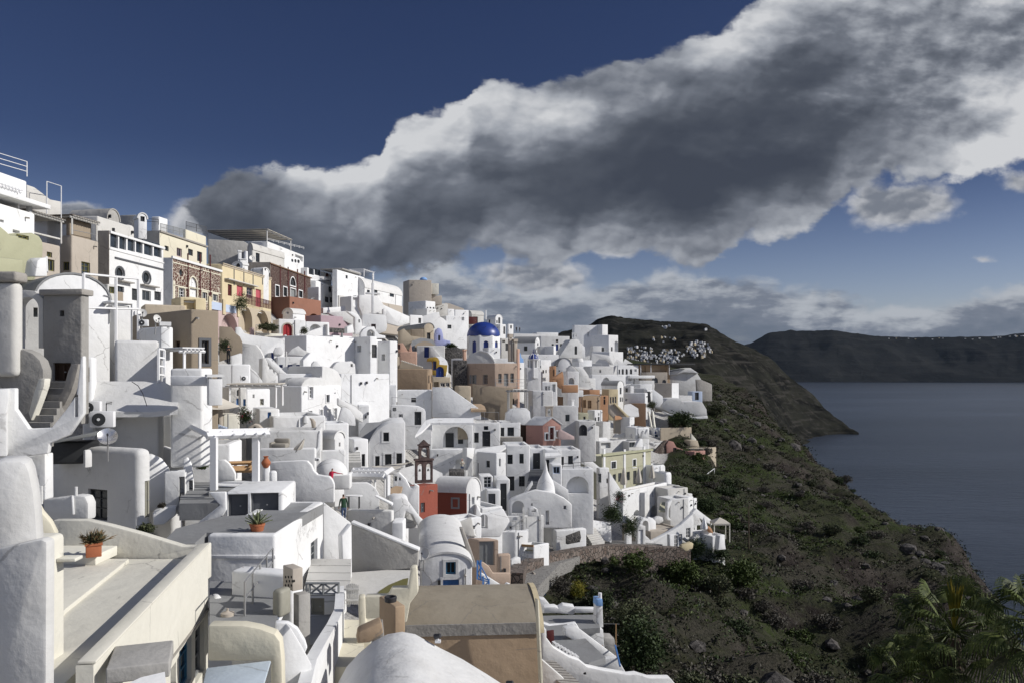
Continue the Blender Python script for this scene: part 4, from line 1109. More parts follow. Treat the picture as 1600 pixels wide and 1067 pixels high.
b=bld('big grey-faced block with a round blue door on its sunlit side',(840,1200,1278),(200,620),20,Y=37,mat='rough_white',bev=.2)
b=bld('white wall block holding the round topped blue door',(None,1205,1372),(105,470),35,Y=43,w=3,Rr=[('a',1268,235,1317,440,'mid_blue')])
slab('lumpy plaster hump on the roof of the grey-faced block',[(1100,190),(1110,140),(1135,122),(1200,128),(1225,190)],37.5,60,1.2,'rough_white','roof hump','roof_hump')
slab('blue tinted curved parapet above the blue doors',[(1368,200),(1430,200),(1470,230),(1500,275),(1560,295),(1585,300),(1585,340),(1368,330)],43,70,.4,'blue_wash')
bld('dark blue gate panel beneath the curved blue parapet',(None,1368,1448),(298,420),75,Y=42.5,mat='dark_blue',w=.3,roof='none',ext=0,cat='gate',name='gate')
b=bld('white terrace wall with iron work lying on top, behind the pergola',(None,1280,1600),(420,560),82,Y=40,w=3)
aircon('large air conditioner unit above the terrace canopy',622,300,155,30,80)
aircon('air conditioner unit with a small blue sticker, at the foot of the stair tower',565,205,120,31,80)
dish('silver satellite dish glinting in the sun on the lumpy house roof',748,368,128,30,(.35,-.75,.55),'silver')
slab('corrugated grey terrace canopy over dark slatted openings',[(340,402),(700,325),(700,350),(345,415)],31,75,1.6,'grey_paint','canopy','canopy',bev=.02)
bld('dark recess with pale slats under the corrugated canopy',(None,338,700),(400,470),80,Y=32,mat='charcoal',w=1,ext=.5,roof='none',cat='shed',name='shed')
bm=bmesh.new();tube(bm,P(*XY(738,195),32),P(*XY(738,130),32),.02);tube(bm,P(*XY(735,135),32),P(*XY(778,125),32),.012)
for i in range(5): tube(bm,P(*XY(742+8*i,118),32),P(*XY(742+8*i,142),32),.008)
one('antenna',bm,'dark_metal','small television antenna beside the air conditioner unit','antenna')
slab('low white garden wall with a rounded end, left of the dark shutter',[(295,800),(480,778),(520,770),(590,775),(612,830),(612,945),(480,945),(300,945)],27,95,.5,'rough_white',bev=.2)
slab('thin white wall fin beside the dark shuttered opening',[(495,775),(510,775),(520,905),(500,905)],26.8,60,.25)
slab('white wall with a small dark opening at the left edge below the pier',[(-60,515),(215,500),(312,480),(315,800),(260,830),(-60,830)],28,92,.5,'white',ops=[('n',228,632,265,745)])
bm=bmesh.new();tube(bm,P(*XY(286,830),26),P(*XY(286,705),26),.055,8);one('vent_pipe',bm,'rough_white','slim white vent pipe left of the lumpy house','vent pipe')
bm=bmesh.new();tube(bm,P(*XY(528,772),26),P(*XY(528,710),26),.05,8);one('vent_pipe',bm,'rough_white','short white vent pipe beside the dark shuttered opening','vent pipe')
# canvas awning
crop(180,540,8)
def cloth(name,label,cat,pts,mat,sag=.25,n=10,group=None,t=.02):
  """four corners (pixel, distance): a sagging sheet with some thickness"""
  a,b_,c,d=[P(*XY(x,y),Y) for x,y,Y in pts];bm=bmesh.new();V=[]
  for i in range(n+1):
    r=[]
    for j in range(n+1):
      u,v=i/n,j/n;p=a*(1-u)*(1-v)+b_*u*(1-v)+c*u*v+d*(1-u)*v
      r.append(bm.verts.new(p-UP*(sag*16*u*(1-u)*v*(1-v)*.5+sag*.35*(4*u*(1-u)+4*v*(1-v))*.5)))
    V.append(r)
  for i in range(n):
    for j in range(n): bm.faces.new((V[i][j],V[i+1][j],V[i+1][j+1],V[i][j+1]))
  ex=bmesh.ops.extrude_face_region(bm,geom=bm.faces[:])
  for v in [g for g in ex['geom'] if isinstance(g,bmesh.types.BMVert)]: v.co.z-=t
  return one(name,bm,mat,label,cat,group,smooth=60)
cloth('awning','large stretched pale canvas awning above the blue doors','awning',[(690,465,39),(1000,450,43),(1560,750,45),(1130,780,37)],'canvas',.5)
b=bld('grey-beige wall below the canvas awning with a round arched window',(None,1100,1345),(790,960),70,Y=44,mat='stonebeige',w=2,Rr=[('a',1225,882,1300,990,'charcoal')])
bld('cream wall right of the round arched window, behind the awning post',(None,1345,1560),(860,1000),60,Y=44.5,mat='ivory',w=2)
bm=bmesh.new();tube(bm,P(*XY(1410,1040),42),P(*XY(1410,850),42),.035,8);one('awning_pole',bm,'metal_grey','grey pole holding the corner of the canvas awning','pole')
bld('pale block above the canvas awning, with a grey arch vent on top',(690,840,905),(470,640),65,Y=42,mat='stonebeige')
# pots and door things by the iron railing

# ================================================================== foreground, lower left
crop(0,600,4.444)
slab('huge smooth grey-white wall with a rounded shoulder, nearest to the viewer at the left edge',[(-60,524),(150,524),(190,545),(215,600),(245,740),(262,900),(275,1090),(290,1200),(-60,1240)],10.5,64,.9,'rough_white',bev=.12,at=(262,900),name='wall')
slab('lower part of the near wall, shaded and standing forward under a cracked ledge',[(-60,1150),(278,1075),(325,1090),(320,2200),(-60,2200)],10.2,88,.22,'rough_white',bev=.05,at=(320,1300),name='wall')
crop(0,800,4.0)
# cream terrace house: parapet runs away from us
Yn,Yf=13.5,22.7
zt=(HZ-1035)/F*Yn
A=Vector(((148-800)/F*Yn,Yn,zt));B=Vector(((326-800)/F*Yf,Yf,zt));dd=(B-A).normalized();nn=Vector((dd.y,-dd.x,0))
root=thing('terrace_house','cream terrace house in the left foreground with a long slanting parapet and tall narrow windows','house',(A.x,A.y,zt-6));Lw=(B-A).length
plc=Plane(A,dd,nn)
bm=bmesh.new();obox(bm,A-UP*.02-nn*.28,dd*Lw,nn*.30,UP*.06);bevel(bm,.02);mesh('coping',bm,'ivory',root)
bm=bmesh.new();obox(bm,A-UP*7-nn*.30,dd*Lw,nn*.28,UP*6.97);bw=mesh('wall',bm,'ivory',root)
cut=bmesh.new()
for x0,y0,x1,y1,c in ((1066,955,1100,1090,'grey_paint'),(1120,815,1197,1100,'teal'),(1220,702,1276,1030,'grey_paint')): opening(root,Plane(A-nn*.02,dd,nn),('w',x0,y0,x1,y1,c),cut,'ivory')
boolean(bw,cut)
bm=bmesh.new();pts=[(1308,595),(1062,925)];
p0=plc.pt(*XY(*pts[0]));p1=plc.pt(*XY(*pts[1]));obox(bm,p1-UP*.02-nn*.03,p0-p1,nn*.06,UP*.035);mesh('ledge',bm,'stone_cap',root)
# terrace floor and its raised strip
zf=(HZ-872.5)/F*22.7
def onz(x,y,z): 
  x,y=XY(x,y);Yp=z*F/(HZ-y);return Vector(((x-800)/F*Yp,Yp,z))
bm=bmesh.new();prism(bm,[onz(-420,1500,zf),onz(250,1500,zf),A.copy()*1+Vector((-.3,-2,zf-A.z)),B+Vector((-.3,0,zf-B.z)),onz(330,292,zf)],UP*-.3);mesh('floor',bm,'ivory',root)
bm=bmesh.new();prism(bm,[onz(340,690,zf+.1),onz(412,600,zf+.1),onz(806,288,zf+.1),onz(400,288,zf+.1),onz(250,420,zf+.1)],UP*-.25);bevel(bm,.02);mesh('raised_floor',bm,'ivory',root)
slab(None,[(328,48),(540,48),(700,85),(880,133),(1060,188),(1140,212),(1215,212),(1300,196),(1300,420),(328,420)],22.75,90,.3,'ivory',parent=root,name='back_parapet',bev=.06)
b=bld('cream side house with a dark window seen at a slant, beside the near wall',(None,190,411),(205,900),-2,Y=14.0,mat='ivory',w=3,Rr=[('w',266,235,312,520,'darkwood')],ext=3,roof='none')
part(b,'door_canopy','ivory',b['wr']-.35,-.35,-.5,.3,.35,.07)
slab('cream curved gable rising behind the near wall',[(230,-60),(262,0),(315,60),(350,130),(345,200),(200,240),(150,-60)],16.2,70,.3,'cream',bev=.05)
bm=bmesh.new();zb_=zf+.12
q=onz(597,330,zf+.1);cb=q;obox(bm,q,Vector((-3.2,.1,0)),Vector((0,1.2,0)),UP*.27);bevel(bm,.02);one('pot_ledge',bm,'ivory','low cream ledge carrying the terracotta planter','ledge')
b=bld('grey plaster air duct lying across the wall at the bottom left',(None,660,1060),(978,1040),70,Y=13.5,mat='grey_plaster',w=1.2,ext=.1,bev=.03,roof='none',cat='duct',name='duct')
slab('white angular roof corner under the air duct',[(800,1068),(880,1030),(1030,995),(1040,1090),(800,1120)],13.0,80,1,'white','roof','roof_corner')
# white terrace building
crop(320,700,4.0)
b=bld('white terrace house in the foreground, its grey roof deck carrying an agave pot',(15,441,742),(538,1300),0,Y=26,mat='white',par=.07,floor='roof_grey',ext=2,
 Rr=[('w',662,575,704,722,'grey_paint'),('w',664,727,696,832,'grey_paint')])
bm=bmesh.new();
def deck(label,pts,z,mat='roof_grey',t=.3,name='terrace',cat='terrace'):
  bm=bmesh.new();prism(bm,[onz(x,y,z) for x,y in pts],UP*-t);return one(name,bm,mat,label,cat)
slab('low grey-white wall line of the terrace house front, with a thin ledge',[(15,668),(440,668),(440,690),(15,690)],25.95,90,.08,'white','ledge','ledge',bev=.01)
# lower deck with umbrella base
deck('grey roof deck running left from the agave to the dark steps',[(-285,610),(-180,500),(100,425),(640,395),(742,345),(560,450),(440,526),(10,526),(-60,590)],(HZ-833)/F*26-.03,t=.4)
deck('dark grey lower deck with round umbrella bases',[(30,830),(455,822),(455,1200),(30,1200)],(HZ-907)/F*24.5)
for i,(x,y,r) in enumerate(((240,890,50),(143,1045,40))):
  bm=bmesh.new();c=onz(x,y,(HZ-907)/F*24.5);rr=r/4/F*c.y;lathe(bm,c,[(rr,0),(rr,.08),(rr*.3,.12),(.03,.14),(.03,.7 if i==0 else .2),(.001,.7 if i==0 else .2)],20)
  one('umbrella_base',bm,'stonebeige',['round stone umbrella base with a short pole, on the dark lower deck','round stone umbrella base nearer the cream house, partly hidden'][i],'umbrella base','umbrella bases')
slab('white block standing at the left of the lower deck',[(35,965),(75,930),(108,932),(108,1067),(35,1067)],22.5,60,.5,'white','pier','pier')
# metal stair
def metal_stair(label,p0,p1,Y0,Y1,n,w=1.0,a=100):
  A_=P(*XY(*p0),Y0);B_=P(*XY(*p1),Y1);root=thing('metal_staircase',label,'staircase',A_)
  d=heading(a)*w
  for k,q in enumerate((Vector((0,0,0)),d)):
    bm=bmesh.new();tube(bm,A_+q,B_+q,.05,4);mesh('stringer',bm,'white_paint',root)
  for i in range(n):
    p=A_+(B_-A_)*((i+.5)/n);bm=bmesh.new();rn=Vector((B_.x-A_.x,B_.y-A_.y,0));rn=rn.normalized()*.24 if rn.length else Vector((0,.24,0));obox(bm,p,d,rn,UP*.04);mesh('tread',bm,'blue_wash',root)
  return root,A_,B_,d
root,A_,B_,d_=metal_stair('white metal staircase with pale blue treads and a pipe handrail',(250,1070),(425,820),21,25.3,14,.95)
bm=bmesh.new()
for i in range(5):
  p=A_+(B_-A_)*(i/4);tube(bm,p,p+UP*1.0,.03,6)
for h in (1.0,.55): tube(bm,A_+UP*h,B_+UP*h,.022,6)
mesh('handrail',bm,'metal_grey',root)
# right of the corner: box lamp pillar, shutters, steps
b=bld('square grey pillar with nine round vent holes in its box head',(488,548,596),(755,870),50,Y=21.5,mat='stonebeige',roof='none',ext=.1,cat='pillar',name='vent_pillar',bev=.02)
part(b,'shaft','grey_plaster',.2,.05,-4.2,.35,.35,3.45)
bm=bmesh.new()
for i in range(3):
  for j in range(3):
    c=b['pL'].pt(*XY(506+18*i+(6 if j==1 else 0),803+26*j));tube(bm,c+b['pL'].n*.012,c-b['pL'].n*.06,.035,10)
mesh('vent_hole',bm,'hollow',b['root'])['kind']='thing'
bld('grey plank shutter hanging open beside the vent pillar',(None,475,545),(890,1064),20,Y=21,mat='grey_door',w=.1,ext=0,roof='none',cat='shutter',name='shutter')
b=bld('narrow white house side below the terrace, with a small square hole',(None,548,620),(790,1100),15,Y=22.5,mat='white',w=2,Rr=[('n',590,1020,612,1066)])
stairs('broad pale steps rising to the walkway where the man walks',(765,880),(790,690),27.5,1.6,4,92,'old_white',Y1=31.5)
flat('pale landing at the top of the broad steps',[(705,740),(855,738),(855,690),(745,690)],31.5,None,1.5,'old_white','landing','landing')
slab('white wall with a grey plank door under the crossed wooden balustrade',[(625,905),(870,905),(870,1045),(625,1065)],26,92,.4,'white','wall','wall',ops=[('d',660,935,747,1045,'grey_door')])
slab('white wall behind the broad steps, right of the terrace house',[(742,335),(915,465),(915,540),(858,545),(858,900),(742,690)],33,60,.35,'white')
root=thing('crossed_railing','grey wooden balustrade with two crosses, over the plank door','balustrade',P(*XY(630,915),26))
pl=Plane(P(*XY(630,915),26),heading(92));bm=bmesh.new()
for y in (842,912): tube(bm,pl.pt(*XY(630,y)),pl.pt(*XY(842,y)),.04,4)
for x in (635,655,740,837): tube(bm,pl.pt(*XY(x,842)),pl.pt(*XY(x,912)),.04,4)
mesh('frame',bm,'grey_paint',root)
for x0,x1 in ((655,740),(740,837)):
  bm=bmesh.new();tube(bm,pl.pt(*XY(x0,842)),pl.pt(*XY(x1,912)),.03,4);tube(bm,pl.pt(*XY(x0,912)),pl.pt(*XY(x1,842)),.03,4);mesh('cross',bm,'grey_paint',root)
crop(380,840,4.7)
deck('dark grey courtyard floor deep between the white walls',[(390,640),(500,570),(690,555),(620,760),(470,790)],(HZ-965)/F*25,t=.2)
bm=bmesh.new();W_=[P(*XY(x,y),Yp) for x,y,Yp in ((740,350,27),(742,430,25.5),(738,520,24),(690,625,22),(610,760,20),(540,890,18.4),(500,1060,17))]
for A_,B_ in zip(W_,W_[1:]):
  n_=Vector(((B_-A_).y,-(B_-A_).x,0)).normalized()*.28;hexa(bm,[A_-UP*2.6,B_-UP*2.6,B_-UP*2.6+n_,A_-UP*2.6+n_,A_,B_,B_+n_,A_+n_])
one('garden_wall',bm,'white','long bright white wall winding down beside the beige steps','wall',smooth=45)
slab('bright white gabled wall end at the bottom, left of the beige steps',[(270,740),(348,655),(430,790),(505,930),(500,1150),(290,1150)],17.5,60,.4,'white',at=(348,800))
slab('white arched wall edge with a thin rim, behind the gabled wall end',[(235,620),(330,625),(400,670),(455,760),(470,810),(430,900),(235,900)],18.6,75,.25,'white',at=(330,700))
slab('curved cream parapet at the bottom, left of the white gabled wall end',[(-260,640),(0,642),(120,665),(230,705),(270,760),(285,900),(290,1150),(200,1150),(205,905),(-260,905)],16,85,.35,'cream',at=(200,900))
flat('pale blue glass roof panel at the bottom left, behind the cream parapet',[(-270,950),(205,895),(150,1080),(-300,1080)],15.5,None,.06,'pale_panel','roof panel','roof_panel')
stairs('narrow beige steps climbing between two walls to the picket gate',(750,940),(795,600),21.5,.95,6,95,'cream',Y1=26)
slab('cream wall with a squared top along the right of the beige steps',[(815,880),(835,770),(850,640),(845,500),(850,435),(895,432),(900,620),(1010,610),(1035,660),(940,760),(930,830),(820,900)],23.5,80,.4,'cream',at=(850,640))
slab('cream terrace parapet stepping down behind the tan chimney',[(895,430),(1060,425),(1090,370),(1210,365),(1232,215),(1275,212),(1285,400),(1225,480),(1200,620),(895,620)],27,86,.4,'cream',at=(895,600))
root=thing('picket_gate','pale picket gate with a rounded top at the head of the beige steps','gate',P(*XY(755,485),26))
pl=Plane(P(*XY(755,485),26),heading(88));bm=bmesh.new()
for i in range(7): x=757+13.5*i;top_=345-14*math.sin(math.pi*i/6);obox(bm,pl.pt(*XY(x,485)),pl.d*.045,pl.n*.03,UP*((485-top_)/4.7/F*26))
mesh('picket',bm,'old_white',root)['kind']='thing'
bm=bmesh.new()
for y in (380,460): obox(bm,pl.pt(*XY(752,y),.03),pl.d*(100/4.7/F*26),pl.n*.03,UP*.06)
mesh('gate_rail',bm,'old_white',root)
b=bld('tan chimney block with a rusty open flue',(997,1112,1180),(505,690),60,Y=21,mat='tan',roof='none',cat='chimney',name='chimney',bev=.04)
bm=bmesh.new();c=b['C']+b['dr']*b['wr']*.3+b['dl']*b['wl']*.45;c.z=b['zt'];lathe(bm,c,[(.16,0),(.17,.12),(.15,.14),(.12,.13),(.11,.02)],14);mesh('flue',bm,'dark_metal',b['root'])
slab('low tan ledge with a leaning slab of dark stone, right of the beige steps',[(835,775),(850,690),(1015,615),(1032,700),(930,770)],20,75,.5,'tan','ledge','ledge')
slab('weathered tan wall top under the tan chimney',[(960,640),(1025,620),(1040,780),(940,840)],20.3,80,.4,'stone_cap','wall','wall')
# sloping parapet wall and paved court
crop(320,700,4.0)
slab('broad grey parapet wall sloping down to the right below the walking man',[(918,468),(1335,640),(1328,748),(918,780)],34,92,.35,'grey_plaster',at=(918,780))
slab('white coping running down the grey parapet wall',[(915,458),(1337,630),(1337,645),(915,472)],33.95,92,.45,'white','coping','coping',bev=.02)
deck('pale paved court below the sloping grey wall',[(900,930),(905,776),(1285,748),(1280,900),(1060,935)],(HZ-894)/F*33.5,'old_white',.2)
bm=bmesh.new();prism(bm,[onz(x,y,(HZ-894)/F*33.5+.02) for x,y in ((1070,920),(1095,890),(1150,855),(1240,818),(1272,812),(1262,880),(1180,915))],UP*.02);one('moss',bm,'olive_door','patch of green moss on the pale paved court','moss',kind='stuff')
slab('bright stepped white wall left of the grey parapet',[(858,545),(920,470),(922,800),(895,870),(870,850)],32,40,.3,'white',at=(870,850))

# ================================================================== centre left: between the arcade and the pergola terrace
crop(320,440,8)
b=bld('low white block the man in black stands on',(None,110,520),(1030,1180),75,Y=66,w=4)
slab('bright white sloping ramp end beside the man in black',[(330,930),(460,890),(470,1040),(330,1040)],66.5,60,.8)
slab('dark olive-brown curved wall behind the man in black',[(180,560),(330,570),(380,640),(440,690),(470,760),(470,900),(180,1000)],72,70,1,'taupe')
slab('white wall with a wavy top running from the pink terrace to the red arched door',[(390,570),(450,570),(490,640),(560,665),(960,715),(1000,700),(1000,1150),(390,1150)],76,62,.6,at=(390,900))
slab('tall grey lumpy buttress wall with a peeling ragged edge',[(468,765),(640,790),(690,850),(730,930),(730,1010),(790,1064),(790,1200),(468,1200)],68,82,1.2,'rough_white')
slab('white retaining wall with cream copings under the arcade garden',[(640,640),(980,655),(960,720),(640,690)],84,60,.5,'ivory')
railing('thin grey rail above the arcade garden wall',[(640,650),(930,650)],[84,88],.9,'metal_grey',1,1.6)
bld('small pink garden pier under the arcade',(None,570,622),(575,665),60,Y=84,mat='palepink',w=.6)
bld('white gate post beside the red arched door',(None,990,1022),(665,800),70,Y=88,w=.5)
bld('white house with a bright blue door ajar, below the wavy wall',(None,830,985),(885,1010),60,Y=76,w=3,Rr=[('d',832,885,866,985,'dark_blue')])
slab('rounded white hood wall above the blue door',[(860,870),(885,820),(960,812),(985,870),(975,910),(860,910)],76,70,.8)
b=bld('low white house with three navy blue openings under a grey sloping roof',(None,900,1250),(935,1090),72,Y=72,w=5,
 Rr=[('w',930,1035,975,1075,'dark_blue'),('d',1036,1035,1095,1100,'dark_blue'),('w',1143,1035,1193,1080,'dark_blue')])
slab('shaded grey vault wall rising to a peak behind the three navy openings',[(1040,900),(1090,840),(1170,800),(1230,850),(1320,890),(1310,910),(1240,930),(1040,905)],74,70,3,'rough_white')
slab('white wall wing sweeping right of the three navy openings',[(1230,985),(1320,890),(1378,890),(1378,1120),(1230,1120)],71,35,.5)
slab('grey curved wall below the black arch, beside the planter',[(1140,665),(1180,660),(1210,740),(1270,680),(1270,800),(1200,820),(1100,790)],88,60,.6)
b=bld('broad plain white house front right of the red arched door',(None,1270,2220),(672,1200),28,Y=82,w=6)
bm=bmesh.new();tube(bm,P(*XY(1018,1060),66),P(*XY(1018,870),66),.06,8);one('pipe',bm,'rough_white','thin white flue pipe in front of the three navy openings','flue pipe')
slab('white staircase wall running diagonally down to the grey cube',[(770,945),(830,950),(1000,1130),(1100,1200),(1100,1240),(960,1200),(800,1060)],66,70,.4)
crop(480,430,8)
b=bld('plain white house with a diagonal shadow and a round vent, above the small barrel hut',(None,320,566),(752,1200),32,Y=88,w=6,Rr=[('w',487,985,550,1070)])
bm=bmesh.new();q=b['pr'].pt(*XY(430,800),.06);tube(bm,q,q+UP*.7,.12,8);mesh('wall_vent',bm,'grey_paint',b['root'])
aircon('air conditioner unit on the white wall with the diagonal shadow',372,1030,66,87,40)
b=bld('tall white corner house with a plant-filled dark window and a grey door',(566,785,875),(765,1240),42,Y=87,w=-4,L=[('n',625,878,675,960)],Rr=[('w',808,866,872,1030,'slate')])
b=bld('grey shaded white cube beside the corner house, with a cluttered roof',(875,1030,1130),(820,1200),42,Y=90,L=[('n',930,985,972,1064)])
slab('rounded white wall and small arch above the corner house roof',[(670,730),(700,680),(760,645),(840,645),(860,690),(900,740),(980,760),(980,790),(670,790)],93,60,1.2,ops=[('A',745,680,845,765)])
slab('white curtain wall with red topped gate and a small cross, halfway up the slope',[(690,500),(760,480),(990,500),(1000,640),(985,700),(900,735),(845,690),(760,645),(690,660)],104,70,.8,ops=[('w',800,612,858,675,'maroon')])
slab('white gable with a finial between the big barrel vault and the curtain wall',[(650,255),(700,250),(860,260),(940,350),(990,420),(990,490),(770,480),(760,500),(690,500),(650,400)],112,55,1.5)
bm=bmesh.new();q=P(*XY(820,480),110);cbox(bm,q,.35,.35,4.2,.3);cbox(bm,q+UP*2.6,2.0,.35,.25,.3);cbox(bm,q+UP*4.2,.18,.18,1.3,.3);bevel(bm,.04);one('cross_monument',bm,'white','white masonry cross on the stepped gable','cross')
slab('long white stair wall running down to the right from the big barrel vault',[(850,250),(900,300),(950,370),(1280,520),(1280,600),(1150,640),(1000,600),(985,430)],118,50,1.0)
slab('small white niche post on the stair wall',[(950,430),(970,420),(990,430),(990,500),(950,500)],113,55,.5,cat='post',name='post')
b=bld('low stone footing under the big barrel vault',(None,930,1195),(340,470),16,Y=136,mat='stonebeige',w=2)
slab('grey roof plane sloping beside the curving white wall',[(270,470),(500,450),(560,480),(605,520),(600,640),(480,580),(270,480)],105,55,2,'rough_white')
slab('curving bright white wall with a small opening, sweeping down from the stair',[(500,455),(560,460),(640,500),(680,560),(690,640),(760,650),(700,690),(670,740),(600,740),(600,530)],102,50,.6,ops=[('n',640,555,662,595)])
b=bld('long mauve grey lean-to roof behind a dark lattice railing',(None,170,570),(500,700),35,Y=103,mat='mauve',roof='none',w=3)
bld('dark lattice fence on the white wall beside the black arch',(None,280,503),(655,715),35,Y=96,mat='lava_stone',roof='none',w=.1,ext=0,cat='fence',name='fence')
slab('white wall block with a curled end right of the dark lattice',[(500,650),(570,615),(590,720),(500,730)],95,35,.5)
b=bld('white cube with a tall doorway recess, left of the stepped gable',(None,548,660),(262,400),45,Y=118,Rr=[('n',572,280,650,388)],w=3)
slab('white terrace parapet with a spout below the round window house',[(200,410),(480,395),(480,460),(200,480)],110,40,.5)
# ------- crop 360,540
crop(360,540,8)
b=bld('white cube with two air conditioner fans on its sunny side',(-160,10,250),(232,500),70,Y=55,w=5)
aircon('air conditioner unit side on, on the white cube near the pergola canopy',130,440,90,54,60)
slab('grey triangular wall beside the cube with the fans',[(250,275),(320,330),(400,440),(400,500),(240,500)],58,70,.5)
slab('knobbly white chimney cluster on a ridge of plaster',[(395,440),(400,160),(440,150),(470,220),(470,290),(530,290),(540,350),(570,320),(585,355),(470,480),(470,500),(395,500)],60,60,1.2,'rough_white','chimney','chimney',bev=.3)
slab('bluish gable end beside the knobbly chimney cluster',[(470,480),(520,380),(560,355),(590,370),(600,530),(470,520)],61,70,.6)
slab('white staircase flank curving down under the navy blue doors',[(430,145),(480,150),(560,220),(640,300),(700,350),(600,350),(540,300),(470,220)],63,65,.4)
b=bld('long white terrace parapet under the navy openings',(None,600,1075),(348,470),70,Y=66,w=2)
b=bld('tall two storey white house with blank grey side and bright front',(600,888,1385),(505,960),30,Y=64,roof='none',w=-8,
 Rr=[('w',980,512,1032,655,'white_paint','thin'),('w',1196,610,1236,706,'grey_paint','thin'),('w',980,810,1020,882,'white_paint','thin'),('w',1118,795,1152,940,'white_paint','thin'),('D',1196,790,1250,955,'white_paint','thin'),('w',1292,778,1330,912,'white_paint','thin'),('n',1300,580,1315,598)])
slab('big rounded lumpy parapet crowning the tall two storey house',[(888,520),(900,470),(940,420),(990,395),(1080,390),(1145,400),(1150,250),(1290,280),(1350,320),(1400,410),(1392,640),(1385,660),(888,660)],64.3,30,4,'rough_white','roof parapet','roof_parapet',bev=.4)
slab('grey barrel roof slope of the tall two storey house',[(660,480),(700,400),(960,392),(920,485)],65,75,3,'roof_grey','roof','barrel_roof')
slab('round topped white hut wall with a dark doorway, above the tall house',[(1010,340),(1020,220),(1050,190),(1090,195),(1130,240),(1145,390),(1075,380),(1070,345)],68,70,2)
slab('small white barrel hut with a square vent, right of the lumpy parapet',[(1275,270),(1330,210),(1370,195),(1480,195),(1520,190),(1560,230),(1568,350),(1290,350)],76,50,2.5,ops=[('n',1503,225,1532,262)])
b=bld('white wall stained with a dark patch, below the small barrel hut',(None,1380,1990),(350,760),48,Y=75,mat='white',w=2)
slab('white stepped stair wall climbing along the stained wall',[(1350,650),(1400,680),(1560,760),(1660,850),(1660,960),(1560,900),(1400,770),(1350,740)],66,55,.4)
slab('rounded grey fin wall at the foot of the stair wall',[(1335,965),(1390,780),(1440,770),(1500,810),(1560,900),(1565,1000),(1340,975)],60,70,.4)
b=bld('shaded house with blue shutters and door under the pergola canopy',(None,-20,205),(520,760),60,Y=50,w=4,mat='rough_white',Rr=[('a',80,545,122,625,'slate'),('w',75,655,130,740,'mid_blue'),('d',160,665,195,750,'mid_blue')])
b=bld('bright white house with two small doors under the pergola canopy',(None,205,500),(540,770),40,Y=52,w=4,Rr=[('n',278,605,303,650),('d',370,662,420,740,'grey_door')])
pergola('long pergola with a pale cloth roof, left of the tall two storey house',(-10,570,510),46,270,80,depth_=3.5,slats=6,top='canvas',r=.06)
b=bld('white terrace block with a narrow blue door, under the pergola canopy',(None,355,615),(790,960),65,Y=49,w=3,Rr=[('d',466,828,510,905,'mid_blue')])
b=bld('bright white flat roofed block below the tall house, with a conical chimney',(None,525,1190),(885,1090),66,Y=48,w=5)
chimney('conical white chimney on the bright flat roof',860,985,70,26,47.5,kind='round')
slab('half-round white vent wall on the bright flat roof',[(915,965),(925,885),(945,865),(968,880),(970,970)],48.5,60,.4,'white','vent wall','vent_wall')
slab('leaning stone-coloured urn-like stub on the bright flat roof',[(1000,900),(1040,910),(1070,950),(1070,1020),(1035,1030),(1020,940)],46,60,.3,'stonebeige','chimney','chimney')
b=bld('white wall with a thin top rim right of the bright flat roof',(None,1185,1480),(970,1090),70,Y=52,w=3)
slab('dark beige half-round gable among white walls, beside the bougainvillea',[(208,1060),(230,1010),(290,975),(350,990),(400,1040),(405,1064)],44,80,2,'stonebeige',ops=[('n',288,1005,318,1030)])
# ------- crop 380,660 : pergola terrace and cafe walls
crop(380,660,8)
b=bld('long white roof vault edge behind the outdoor sofa, with a bright rim',(None,200,975),(105,330),78,Y=44,w=3,mat='rough_white',Rr=[])
slab('bright narrow arch rim closing the long roof vault',[(930,300),(940,150),(960,100),(975,140),(975,300),(905,400),(905,340)],41,60,.3)
b=bld('white terrace wall with a striped shadow under the sofa',(None,195,905),(322,640),84,Y=40,w=.4,roof='none')
root=thing('sofa','beige outdoor sofa under a loose cover on the terrace','sofa',P(*XY(450,320),41));q=P(*XY(360,322),41)
bm=bmesh.new();cbox(bm,q+Vector((.35,.3,0)),.75,.8,.25);bevel(bm,.06);mesh('seat',bm,'sofa',root)
bm=bmesh.new();cbox(bm,q+Vector((.35,.6,.1)),.8,.25,.38);bevel(bm,.08);mesh('backrest',bm,'sofa',root)
bm=bmesh.new();cbox(bm,q+Vector((-.05,.3,0)),.15,.8,.32);bevel(bm,.05);mesh('armrest',bm,'sofa',root)
def parasol(label,x,y,h,Y,w=.28,mat='canvas',lean=0,group='folded parasols'):
  c=P(*XY(x,y),Y);H=h/CR[2]/F*Y;root=thing('folded_parasol',label,'parasol',c,group)
  bm=bmesh.new();tube(bm,c,c+UP*H+Vector((lean,0,0)),.03,6);mesh('pole',bm,'old_white',root)
  bm=bmesh.new();n=14;r=[]
  for t,k in ((.18,.85),(.3,1),(.6,.62),(.88,.25),(.97,.03)):
    p=c+UP*H*t+Vector((lean*t,0,0));r.append([bm.verts.new(p+Vector((math.cos(2*math.pi*i/n),math.sin(2*math.pi*i/n),0))*w*k*(1 if i % 2 else .72)) for i in range(n)])
  for A_,B_ in zip(r,r[1:]):
    for i in range(n): bm.faces.new((A_[i],A_[(i+1) % n],B_[(i+1) % n],B_[i]))
  mesh('canopy',bm,mat,root,60);return root
parasol('folded pale parasol leaning over the terrace wall beside the sofa',655,370,175,39.5,.22,lean=.45)
b=bld('small white chapel roofed house with a round gable and a tiny window',(975,1145,1268),(205,330),35,Y=48,roof='vR',h=85,Rr=[('n',1195,245,1216,295)])
b=bld('white cube terrace in front of the round gabled house',(970,972,1280),(345,560),72,Y=45,w=3,ext=.5)
aircon('dark louvred unit mounted in the gap right of the terrace wall',912,480,50,39,60)
dome('broad low white dome beside the person in red',1098,640,205,42,190)
